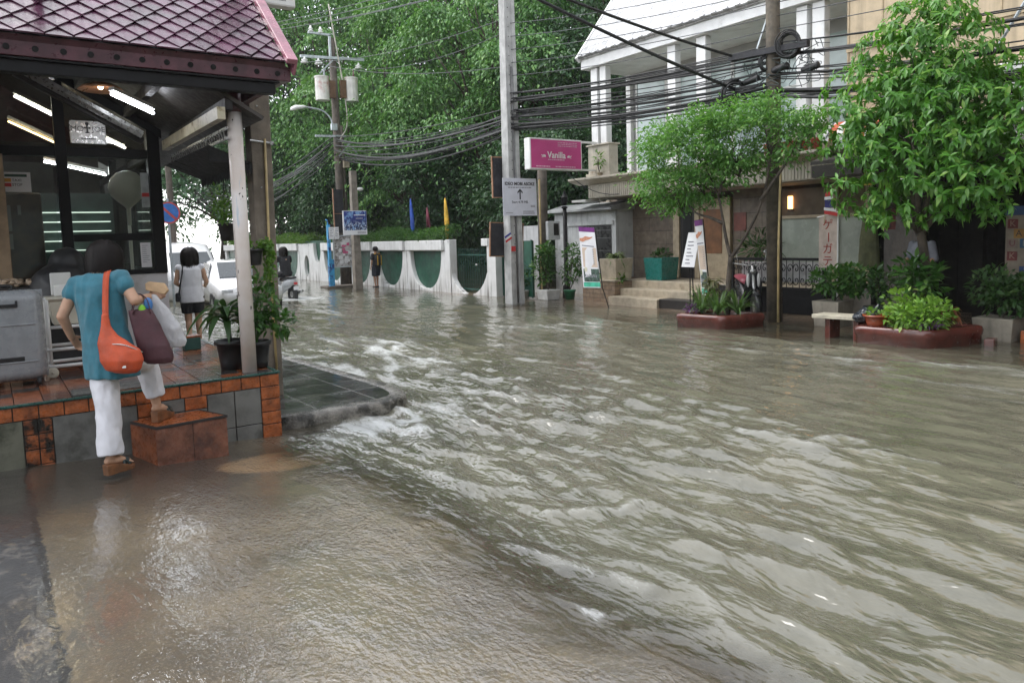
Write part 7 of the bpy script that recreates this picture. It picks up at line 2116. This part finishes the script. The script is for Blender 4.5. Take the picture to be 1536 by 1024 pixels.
# flag, hanging banners
o = thing('thai_flag', 'small striped national flag above the katakana banner', 'flag', (12.0, 7.42, 1.85))
mb = MB(); mb.tube([(12.0, 7.46, 1.7), (12.0, 7.40, 2.36)], .012, 6); mb.build('pole', tanwood, o)
for k, (m_, z0, z1) in enumerate((('red_ink', 1.86, 1.92), ('paper', 1.92, 1.97), (None, 1.97, 2.10), ('paper', 2.10, 2.15), ('red_ink', 2.15, 2.21))):
    mb = MB(); mb.add([(11.99 - .02 * (k % 2), 7.455 - k * .005, z0), (11.97, 7.20 + k * .025, z0 - .05 + .02 * k), (11.97, 7.20 + k * .03, z1 - .05 + .02 * k), (11.99 - .02 * (k % 2), 7.455 - k * .005, z1)], [(0, 1, 2, 3)])
    st_ = mb.build('stripe', M[m_] if m_ else mat('flag_blue', (.03, .03, .16), .6), o); s2 = st_.modifiers.new('s', 'SOLIDIFY'); s2.thickness = .004
o = thing('katakana_banner', 'white upright banner with red katakana in front of the spa window', 'banner', (12.0, 7.4, .95))
kb = mat('banner_cloth', (.46, .38, .33), .7, .12, 6)
mb = MB(); mb.bx(12.0, 12.006, 7.22, 7.56, .92, 1.84); b_ = mb.build('cloth', kb, o)
mb = MB(); mb.tube([(12.01, 7.60, 1.80), (12.01, 7.20, 1.88)], .014, 6); mb.tube([(12.01, 7.21, 1.9), (12.01, 7.21, .05)], .014, 6); mb.build('stand', M['white'], o)
mY = (0, -1, 0)
for ch_, z in (('ゲ', 1.66), ('ー', 1.45), ('ガ', 1.24), ('テ', 1.03)):
    ax, ay = (mY, nZ) if ch_ != 'ー' else ((0, 0, -1), mY)
    text('lettering', ch_, .20, (11.997, 7.39, z), ax, ay, mat('banner_red', (.3, .03, .02), .6), b_)
o = thing('kabuki_banner', 'curved banner with coloured KABUKI letter blocks at the right edge', 'banner', (12.0, 4.45, .7))
mb = MB(); mb.bx(12.0, 12.006, 4.24, 4.62, .72, 1.72); b_ = mb.build('cloth', mat('kabuki_cloth', (.17, .14, .105), .7, .15, 6), o)
mb = MB(); mb.bx(11.998, 12.007, 4.20, 4.64, 1.722, 1.85); mb.build('blue_header', mat('deep_blue', (.02, .05, .12), .6), o)
for k, (ch_, y, z, c1, c2) in enumerate((('K', 4.53, 1.60, (.10, .012, .012), (.22, .15, .11)), ('A', 4.45, 1.46, (.22, .11, .02), (.02, .015, .015)), ('B', 4.37, 1.32, (.015, .06, .12), (.2, .2, .16)), ('U', 4.53, 1.32, (.15, .11, .09), (.12, .03, .03)), ('K', 4.53, 1.14, (.10, .012, .012), (.22, .15, .11)), ('I', 4.37, .93, (.015, .04, .12), (.18, .2, .25)))):
    mb = MB(); mb.bx(11.995, 11.999, y - .065, y + .065, z - .065, z + .065); bl_ = mb.build('letter_block', mat('block_ink', c1, .6), b_)
    text('lettering', ch_, .12, (11.993, y, z), mY, nZ, mat('letter_ink', c2, .6), bl_)
mb = MB(); mb.tube([(12.02, 4.17, -.05), (12.02, 4.17, 2.0)], .02, 6); mb.build('stand', M['white'], o)
# clothes by the window, man in the shade
o = thing('hanging_cloth', 'dark olive cloths hanging beside the spa window', 'cloth', (12.6, 7.0, 1.0))
mb = MB(); mb.loft([ring((12.6, 6.98, z), (1, 0, 0), (0, 1, 0), a, b, 12) for z, a, b in ((.9, .08, .20), (1.4, .10, .17), (1.75, .05, .12), (1.9, .03, .04))]); soft('cloth', mb, mat('olive_cloth', (.07, .075, .03), .8, .2, 7), o, .012, 3, (.012, (8, 8, 3)))
mb = MB(); mb.tube([(12.6, 6.98, 1.88), (12.6, 6.98, 2.5)], .008, 6); mb.build('hanger', M['black'], o)
o, P_, Jw, f, r_ = walker('person', 'man in grey shirt standing in the shade behind the leafy tree', (12.75, 6.15, .0), (-1, .1, 0), 1.0, None, None, 'stand', skin=SKIN2, arms='front')
mb = MB(); mb.loft([ring(P_(0, b, z), r_, f, a, d) for z, a, d, b in ((.80, .175, .13, 0), (1.0, .165, .125, 0), (1.2, .175, .125, 0), (1.29, .165, .1, 0), (1.35, .08, .07, 0))])
for q in 'LR': mb.caps(Jw['sh' + q], Jw['el' + q], .062, .055)
soft('shirt', mb, mat('grey_shirt', (.22, .23, .27), .8, .1, 9), o, .01, 4, (.005, (7, 7, 4)))
mb = MB()
for q in 'LR': mb.loft(leg_loft([Jw['hip' + q], Vector(Jw['hip' + q]).lerp(Vector(Jw['kn' + q]), .5), Jw['kn' + q], Vector(Jw['an' + q]) + Zz * .04], [.11, .1, .085, .08]))
mb.ell(P_(0, 0, .84), (.15, .15, .11)); soft('trousers', mb, mat('olive_trousers', (.04, .038, .025), .8), o, .012, 4)
bob_hair(o, P_(0, .015, 1.515), .095, f, 160, .0, seed=17)

# ================================================================ planters, bench and street trees
glaze = mat('red_brown_glaze', (.125, .035, .026), .18, .25, 6, .06, 20, spec=.7, dirt=(.05, .025, .02), dscale=3, damt=(.5, .7))


def planter(label, quad, zt, th=.13):
    o = thing('planter', label, 'planter', tuple(sum((Vector((*q, 0)) for q in quad), Vector()) / 4), 'red brown glazed planters')
    c = sum((Vector(q) for q in quad), Vector((0, 0))) / 4
    def rq(k, z, rnd=.12):
        pts = []
        for i in range(4):
            p0 = c + (Vector(quad[i]) - c) * k; pa_ = c + (Vector(quad[i - 1]) - c) * k; pb_ = c + (Vector(quad[(i + 1) % 4]) - c) * k
            da, db = (pa_ - p0).normalized(), (pb_ - p0).normalized()
            for t in range(5):
                s_ = t / 4; a = p0 + da * rnd * (1 - s_) ** 2 + db * rnd * s_ ** 2
                pts.append(Vector((a.x, a.y, z)))
        return pts
    mb = MB(); mb.loft([rq(.985, -.2), rq(.985, zt - .13), rq(1.0, zt - .12), rq(1.01, zt - .06), rq(.99, zt - .015), rq(.94, zt), rq(.80, zt), rq(.76, zt - .02), rq(.75, zt - .08)])
    mb.build('wall', glaze, o, True)
    mb = MB(); mb.add(rq(.76, zt - .05), [tuple(range(20))]); mb.build('soil', M['soil'], o)
    return o


planter('red brown glazed planter of spiky grass under the small tree', [(9.60, 8.78), (9.74, 7.86), (10.62, 7.62), (10.50, 8.70)], .23)
planter('larger red brown glazed planter under the big leafy tree', [(9.82, 5.68), (9.95, 4.70), (10.98, 4.42), (10.92, 5.62)], .25)
gm_ = leafmat('grass_blade', (.05, .12, .03), (.12, .22, .06), (.3, .36, .2))
o = strap_plant((10.0, 8.15, .2), 70, .55, .026, gm_, None, 12, 'spiky_grass', 1.7); tag(o, 'tuft of spiky grass at the front of the smaller planter', 'plant')
o2 = strap_plant((10.0, 8.5, .2), 60, .52, .026, gm_, None, 13, 'spiky_grass', 1.7); tag(o2, 'tuft of spiky grass at the left of the smaller planter', 'plant')
o2 = strap_plant((10.2, 7.9, .2), 60, .52, .028, gm_, None, 14, 'spiky_grass', 1.7); tag(o2, 'tuft of spiky grass at the right of the smaller planter', 'plant')
o = strap_plant((10.3, 8.52, .2), 110, .32, .05, leafmat('croton_leaf', (.14, .16, .08), (.28, .28, .16), (.10, .06, .03)), None, 15, 'variegated_dracaena', 1.3, trunk=.5); tag(o, 'variegated pale leaved dracaena behind the spiky grass', 'plant')
purp = leafmat('purple_leaf', (.10, .03, .13), (.2, .08, .28))
o = leaves_obj('purple_plant', bush_leaves((9.9, 8.62, .28), (.14, .12, .1), 90, .07, .35, 71), purp); tag(o, 'small purple plant at the left corner of the smaller planter', 'plant')
o = leaves_obj('purple_plant', bush_leaves((10.12, 4.78, .31), (.16, .14, .08), 110, .07, .35, 72), purp); tag(o, 'small purple plant at the front of the larger planter', 'plant')
o = thing('lime_shrub', 'bright lime leaved shrub filling the larger planter', 'shrub', (10.3, 5.0, .22))
mb = MB(); g = random.Random(4)
for i in range(9): mb.tube([(10.3 + g.uniform(-.1, .1), 5.0 + g.uniform(-.1, .1), .2), (10.3 + g.uniform(-.35, .35), 5.0 + g.uniform(-.4, .4), .55)], .008, 5)
mb.build('stem', bark, o)
leaves_obj('foliage', join_arr([bush_leaves((10.15, 5.05, .38), (.32, .38, .20), 700, .075, .55, 73), bush_leaves((10.25, 4.8, .42), (.32, .27, .24), 560, .075, .55, 74), bush_leaves((10.4, 5.2, .52), (.28, .32, .26), 360, .09, .5, 75)]), leafmat('bright_lime', (.12, .26, .03), (.22, .40, .06), (.32, .46, .1)), o)
o = leaves_obj('upright_shrub', join_arr([bush_leaves((10.6, 5.05, .80), (.22, .24, .34), 240, .15, .42, 76), bush_leaves((10.5, 5.2, 1.0), (.15, .2, .2), 90, .15, .42, 77)]), M['leaf_mid']); tag(o, 'upright dark green shrub at the foot of the big tree', 'shrub')
o = strap_plant((10.55, 4.72, .25), 26, .36, .05, leafmat('cordyline_leaf', (.16, .05, .025), (.26, .10, .04), (.12, .10, .03)), None, 16, 'red_cordyline', trunk=.2); tag(o, 'reddish cordyline at the right of the larger planter', 'plant')
o = pot('orange_bowl', 'glossy orange bowl pot on the rim of the larger planter', (10.0, 5.42, .255), .17, .15, mat('orange_glaze', (.30, .06, .02), .15, .15, 5, spec=.7), 'bowl')
leaves_obj('foliage', bush_leaves((10.0, 5.45, .42), (.1, .1, .06), 26, .08, .5, 78), M['leaf_lime'], o)
o = thing('garbage_bag', 'dark shiny garbage bag behind the orange bowl', 'bag', (10.15, 5.62, .3))
mb = MB(); mb.ell((10.15, 5.60, .38), (.14, .16, .10)); mb.ell((10.12, 5.70, .34), (.12, .12, .08)); mb.caps((10.18, 5.52, .44), (10.2, 5.5, .52), .05, .02)
soft('sack', mb, mat('bin_liner', (.014, .018, .026), .22, .2, 9, spec=.7), o, .01, 2, (.02, (14, 14, 14)))
o = thing('bench', 'cream slatted bench standing in the flood by the larger planter', 'bench', (10.25, 6.0, 0))
cw = mat('cream_wood', (.50, .46, .36), .5, .15, 8, .1, 40, dirt=(.25, .22, .16), dscale=5, damt=(.55, .7))
for k in range(3):
    mb = MB(); mb.obox((10.10 + .12 * k, 6.0, .315), (1, .12, 0), (-.12, 1, 0), nZ, .052, .42, .028); mb.build('slat', cw, o, bevel=.006)
for y in (5.78, 6.22):
    mb = MB(); mb.bx(10.1, 10.38, y - .04, y + .04, -.15, .285); mb.build('leg', glaze, o, bevel=.01)
o = thing('clay_block', 'small reddish clay block half under water at the right planter', 'block', (10.5, 4.3, 0))
mb = MB(); mb.obox((10.85, 4.32, .03), (1, .2, 0), (-.2, 1, 0), nZ, .10, .06, .06); mb.build('block', glaze, o, bevel=.01)
stonepot = mat('stone_trough', (.28, .25, .20), .6, .15, 6, .2, 30, streak=.5)
bushpot('dark rounded shrub in a beige pot left of the bench', (11.45, 6.95, -.05), .24, .46, [((11.4, 6.95, .72), (.3, .36, .28)), ((11.45, 6.6, .75), (.28, .34, .28))], 420, .10, .55, M['leaf_mid'], stonepot, 81, square=True)
bushpot('dark shrub in a ribbed black pot behind the bench', (11.55, 6.25, -.05), .20, .40, [((11.5, 6.2, .7), (.3, .34, .26))], 320, .11, .5, M['leaf_dark'], M['blackpot'], 82)
o = bushpot('dark shrub in a stone trough right of the big tree', (11.5, 4.47, -.05), .26, .36, [((11.45, 4.5, .68), (.28, .36, .34)), ((11.45, 4.2, .60), (.28, .3, .3))], 420, .10, .5, M['leaf_dark'], stonepot, 83, square=True)
solo('orange_trough', MB().bx(11.35, 11.6, 3.5, 4.16, -.1, .16), M['orange_tile'], 'low orange trough at the right edge', 'trough', bevel=.012)


def whorls(lobes, n, per, L, W, seed, up=.25, fine=True, squash=1.0):
    """leaves hanging in whorls round shoot tips"""
    g = np.random.default_rng(seed)
    C = np.array([l[0] for l in lobes], float); R = np.array([l[1] for l in lobes], float)
    idx = g.choice(len(lobes), n, p=R ** 2 / (R ** 2).sum()); D = rand_dirs(n, g); D[:, 2] += up; D = unit(D)
    K = C[idx] + D * (R[idx] * (1 - .55 * g.random(n) ** 2.2))[:, None] * np.array([1, 1, squash])
    k = np.repeat(np.arange(n), per); m_ = len(k)
    ph = np.tile(np.arange(per) * 2.4, n) + np.repeat(g.uniform(0, 6, n), per)
    T = unit(D * np.array([1, 1, .4]) + np.array([0, 0, .35]))[k]
    a0 = unit(np.cross(T, np.array([.3, .2, 1.0]))); a1 = np.cross(T, a0)
    A = unit(a0 * np.cos(ph)[:, None] + a1 * np.sin(ph)[:, None] + T * .35 + np.array([0, 0, -.55]) + g.normal(size=(m_, 3)) * .18)
    N = unit(np.array([0, 0, 1.0]) + T * .8 + g.normal(size=(m_, 3)) * .2)
    P = K[k] - T * np.tile(np.linspace(0, .1, per), n)[:, None] * L * 4
    return leaf_arrays(P, A, N, L * g.uniform(.45, 1.3, m_), W * g.uniform(.8, 1.15, m_), fine, .25, .3)


leafbig = leafmat('big_leaf', (.05, .165, .02), (.115, .30, .04), (.24, .42, .07), rough=.32, trans=.4)
leafsm = leafmat('small_leaf', (.055, .165, .028), (.13, .31, .06), (.26, .42, .12), rough=.4, trans=.4)
o = thing('leafy_tree', 'big round tree with large drooping bright leaves in the larger planter', 'tree', (10.55, 5.02, .2))
bl_ = [((10.5, 5.05, 3.75), .95), ((10.45, 5.7, 3.2), .85), ((10.5, 4.5, 3.15), .82), ((10.2, 5.1, 2.9), .85), ((10.45, 5.75, 2.5), .75), ((10.45, 4.35, 2.45), .72), ((10.9, 5.0, 3.0), .9), ((10.3, 4.9, 2.2), .6), ((10.35, 5.5, 1.85), .38), ((10.4, 4.25, 2.05), .45), ((10.5, 5.05, 4.25), .5)]
mb = MB(); limb_tubes(mb, (10.58, 5.02, .1), 1.5, bl_, .075, 5); mb.build('trunk', bark, o, True)
leaves_obj('crown', whorls(bl_, 1750, 9, .125, .37, 91), leafbig, o)
o = thing('small_tree', 'small fine leaved tree with a forked dark trunk in the smaller planter', 'tree', (10.2, 8.12, .18))
sl_ = [((10.25, 9.15, 2.85), .80), ((10.2, 8.6, 3.15), .62), ((10.3, 8.0, 3.15), .62), ((10.3, 7.35, 3.2), .55), ((10.35, 6.85, 3.1), .42), ((10.2, 9.6, 2.6), .52), ((10.2, 8.6, 2.55), .45), ((10.25, 7.9, 2.75), .36), ((10.15, 9.05, 2.15), .28)]
mb = MB()
mb.tube(smooth_path([(10.2, 8.12, .0), (10.2, 8.10, .6), (10.2, 8.04, 1.18)], 5), [.055 - .0012 * i for i in range(11)], 9)
for pts in ([(10.2, 8.04, 1.15), (10.2, 8.14, 1.5), (10.2, 8.22, 1.9), (10.22, 8.35, 2.3), (10.22, 8.7, 2.9)], [(10.2, 8.05, 1.15), (10.25, 7.8, 1.5), (10.28, 7.5, 2.05), (10.3, 7.3, 2.9)], [(10.2, 8.2, 1.75), (10.18, 8.45, 1.85), (10.15, 8.75, 1.95), (10.15, 9.0, 2.2)], [(10.21, 8.3, 2.2), (10.22, 8.15, 2.6), (10.25, 8.0, 3.0)], [(10.21, 8.35, 2.3), (10.2, 8.9, 2.5), (10.2, 9.3, 2.8)], [(10.28, 7.5, 2.1), (10.3, 7.1, 2.6), (10.33, 6.85, 3.0)]):
    pp = smooth_path(pts, 5); mb.tube(pp, [.034 * (1 - .75 * i / (len(pp) - 1)) for i in range(len(pp))], 7)
g = random.Random(8)
for c, r in sl_:
    for k in range(9):
        q = Vector(c) + Vector((g.uniform(-1, 1), g.uniform(-1, 1), g.uniform(-.6, .9))) * r * .8; s_ = Vector(c) - Vector((0, 0, r * .7))
        mb.tube([s_, (s_ + q) / 2, q], [.009, .006, .003], 4)
mb.build('trunk', bark, o, True)
leaves_obj('crown', puff_leaves(sl_, 600, 38, .19, .08, .45, 92, .3, .4, .45, .5), leafsm, o)

# ================================================================ vehicles and far end of the street
def car_body(name, label, cat, secs, col, loc, rz, wheels, wr, glass_secs):
    """secs: (y, half width bottom, half width top, z bottom, z mid, z top)"""
    o = thing(name, label, cat, (0, 0, 0))
    mb = MB(); rings = []
    for y, wb, wt_, zb, zm, zt in secs:
        rings.append([Vector(q) for q in ((-wb * .9, y, zb), (-wb, y, zb + .12), (-wb, y, zm), (-wt_, y, zt - .05), (-wt_ * .8, y, zt), (wt_ * .8, y, zt), (wt_, y, zt - .05), (wb, y, zm), (wb, y, zb + .12), (wb * .9, y, zb))])
    mb.loft(rings); mb.build('body', col, o, True, .0)
    for x in (-1, 1):
        for y, hw in wheels:
            mb = MB(); mb.lathe([(wr * .6, -.09), (wr * .95, -.1), (wr, -.06), (wr, .06), (wr * .95, .1), (wr * .6, .09)], (x * hw, y, wr), 20, (1, 0, 0)); w_ = mb.build('wheel', M['blackpot'], o, True)
            mb = MB(); mb.lathe([(.02, -.1), (wr * .6, -.085), (wr * .6, .085), (.02, .1)], (x * hw, y, wr), 14, (1, 0, 0)); mb.build('rim', M['silver'], w_)
    dg_ = mat('car_glass', (.03, .04, .045), .05, .1, 2, spec=.9)
    for nm, quad in glass_secs:
        mb = MB(); a = [Vector(q) for q in quad]; n_ = (a[1] - a[0]).cross(a[2] - a[0]).normalized() * .012
        mb.add([p_ - n_ for p_ in a] + [p_ + n_ for p_ in a], [(0, 1, 2, 3), (7, 6, 5, 4), (0, 4, 5, 1), (1, 5, 6, 2), (2, 6, 7, 3), (3, 7, 4, 0)]); mb.build(nm, dg_, o)
    return o


wcar = mat('white_car_paint', (.72, .72, .73), .15, .03, 2, spec=.6, coat=.5)
v = car_body('passenger_van', 'white high roofed van with a yellow plate driving through the flood', 'van',
             [(-2.4, .80, .62, .35, .95, .98), (-2.3, .85, .66, .3, 1.05, 1.12), (-1.55, .86, .68, .28, 1.1, 1.78), (-1.2, .86, .70, .28, 1.1, 1.98), (.5, .86, .72, .28, 1.1, 2.05), (2.2, .86, .72, .28, 1.1, 2.02), (2.4, .84, .70, .35, 1.1, 1.9)], wcar, (5.05, 25.9, -.28), math.radians(3), [(-1.6, .78), (1.5, .78)], .33,
             [('windscreen', ((-.60, -2.26, 1.18), (.60, -2.26, 1.18), (.56, -1.60, 1.72), (-.56, -1.60, 1.72))), ('side_window', ((.865, -1.5, 1.18), (.865, 2.2, 1.18), (.76, 2.2, 1.72), (.76, -1.4, 1.72))), ('side_window', ((-.865, 2.2, 1.18), (-.865, -1.5, 1.18), (-.76, -1.4, 1.72), (-.76, 2.2, 1.72)))])
mb = MB(); mb.bx(-.17, .17, -2.44, -2.42, .62, .74); mb.build('number_plate', mat('plate_yellow', (.65, .42, .03), .5), v)
mb = MB(); mb.bx(-.45, .45, -2.425, -2.405, .78, .90); mb.bx(-.6, .6, -2.42, -2.40, .42, .54); mb.build('grille', M['black'], v)
for q in (-1, 1):
    mb = MB(); mb.bx(q * .66 - .14, q * .66 + .14, -2.42, -2.38, .78, .95); mb.build('headlight', mat('headlamp', (.7, .72, .75), .1), v, bevel=.01)
    mb = MB(); mb.ell((q * .98, -1.75, 1.2), (.09, .06, .12), 10, 8); mb.tube([(q * .85, -1.75, 1.15), (q * .95, -1.75, 1.18)], .02, 6); mb.build('wing_mirror', M['blackpot'], v, True)
mb = MB(); mb.tube([(-.5, -2.28, 1.16), (-.1, -2.1, 1.32)], .01, 5); mb.tube([(.1, -2.28, 1.16), (.5, -2.1, 1.32)], .01, 5); mb.build('wiper', M['black'], v)
v.location = (4.95, 25.9, -.30); v.rotation_euler = (0, 0, math.radians(3))
s = car_body('saloon_car', 'silver white saloon car half hidden by the white column', 'car',
             [(-2.1, .70, .6, .4, .62, .68), (-1.9, .80, .66, .28, .68, .78), (-.95, .83, .66, .25, .82, .92), (-.3, .83, .58, .25, .86, 1.36), (.6, .83, .58, .25, .86, 1.40), (1.4, .82, .58, .28, .86, 1.0), (2.1, .76, .6, .35, .84, .92)], wcar, (0, 0, 0), 0, [(-1.3, .76), (1.3, .76)], .30,
             [('windscreen', ((-.56, -.93, .95), (.56, -.93, .95), (.50, -.34, 1.33), (-.50, -.34, 1.33))), ('side_window', ((.80, -.7, .90), (.80, 1.1, .90), (.63, .7, 1.32), (.63, -.25, 1.32))), ('side_window', ((-.80, 1.1, .90), (-.80, -.7, .90), (-.63, -.25, 1.32), (-.63, .7, 1.32)))])
for q in (-1, 1):
    mb = MB(); mb.bx(q * .60 - .14, q * .60 + .14, -2.10, -2.0, .58, .70); mb.build('headlight', mat('headlamp', (.7, .72, .75), .1), s, bevel=.02)
    mb = MB(); mb.ell((q * .90, -.6, .95), (.08, .05, .06), 10, 8); mb.build('wing_mirror', wcar, s, True)
mb = MB(); mb.bx(-.4, .4, -2.12, -2.09, .45, .55); mb.build('grille', M['black'], s)
s.location = (5.55, 21.2, -.18); s.rotation_euler = (0, 0, math.radians(-3))

o = thing('no_parking_sign', 'round red and blue no parking sign beyond the cafe corner', 'road sign', (4.03, 21.5, 0))
mb = MB(); mb.tube([(4.03, 21.5, -.2), (4.03, 21.5, 2.9)], .03, 8); mb.build('post', galv, o)
mb = MB(); mb.lathe([(.29, 0), (.29, .012)], (4.03, 21.44, 2.52), 28, (0, 1, 0)); d_ = mb.build('disc', mat('sign_blue', (.03, .16, .5), .4), o)
mb = MB(); nn = 28
vs = [(4.03 + r_ * math.cos(2 * math.pi * k / nn), 21.437, 2.52 + r_ * math.sin(2 * math.pi * k / nn)) for r_ in (.25, .29) for k in range(nn)]
mb.add(vs, [(k, (k + 1) % nn, nn + (k + 1) % nn, nn + k) for k in range(nn)]); mb.obox((4.03, 21.437, 2.52), (.7, 0, -.7), (0, 1, 0), (.7, 0, .7), .25, .002, .03); rb = mb.build('red_band', mat('sign_red', (.5, .07, .07), .4), d_); s2 = rb.modifiers.new('s', 'SOLIDIFY'); s2.thickness = .004
o = thing('far_pole', 'dark pole with a small lamp beyond the cafe corner', 'pole', (5.1, 26.5, 0))
mb = MB(); mb.tube([(5.1, 26.5, -.3), (5.05, 26.5, 5.0)], .10, 8); mb.build('shaft', oldcon, o)
mb = MB(); mb.ell((5.12, 26.3, 3.0), (.1, .1, .12)); mb.build('lamp', M['dark'], o, True)
for i, (x, y, w_, h, d, col, lab) in enumerate(((3.2, 42, 3.5, 3.4, 8, (.35, .36, .42), 'grey blue low building beyond the parked van'), (5.5, 95, 12, 5.0, 10, (.6, .6, .6), 'pale building closing the far end of the street'))):
    o = thing('far_building', lab, 'building', (x, y, 0)); cm_ = mat('far_wall', col, .6, .1, 2)
    mb = MB(); mb.bx(x - w_ / 2, x + w_ / 2, y, y + d, -.3, h); mb.build('wall', cm_, o)
    mb = MB(); mb.bx(x - w_ / 2 - .2, x + w_ / 2 + .2, y - .3, y + d, h, h + .18); mb.build('roof', mat('far_roof', (.2, .2, .24), .6), o)
    for k in range(3):
        mb = MB(); xx = x - w_ / 2 + w_ * (k + .5) / 3; mb.bx(xx - w_ * .1, xx + w_ * .1, y - .03, y - .005, 1.4, h - .7); mb.build('window', M['dark'], o)
# row of shops on the near side of the street behind the cafe
o = thing('shop_row', 'plain grey shophouses behind the cafe', 'building', (-2, 20, 0))
mb = MB(); mb.bx(-6, 1.7, 13.6, 40, -.3, 4.2); mb.build('wall', greyrender, o)
for k in range(4):
    mb = MB(); mb.bx(1.705, 1.74, 14.5 + k * 6, 19 + k * 6, 0, 2.6); mb.build('shutter', galv, o)

# the row of houses behind the photographer, seen only in reflections
o = thing('rear_house', 'dim shuttered house facing the cafe from across the side lane', 'building', (4, -12, 0))
mb = MB(); mb.bx(-22, 14, -16, -12, -.3, 8.5); mb.build('wall', mat('rear_wall', (.10, .10, .09), .7, .2, 2), o)
for k in range(7):
    mb = MB(); mb.bx(-20 + k * 4.8, -16.6 + k * 4.8, -11.97, -11.9, .3, 2.9); mb.build('shutter', mat('rear_shutter', (.16, .18, .17), .5, .2, 3), o)
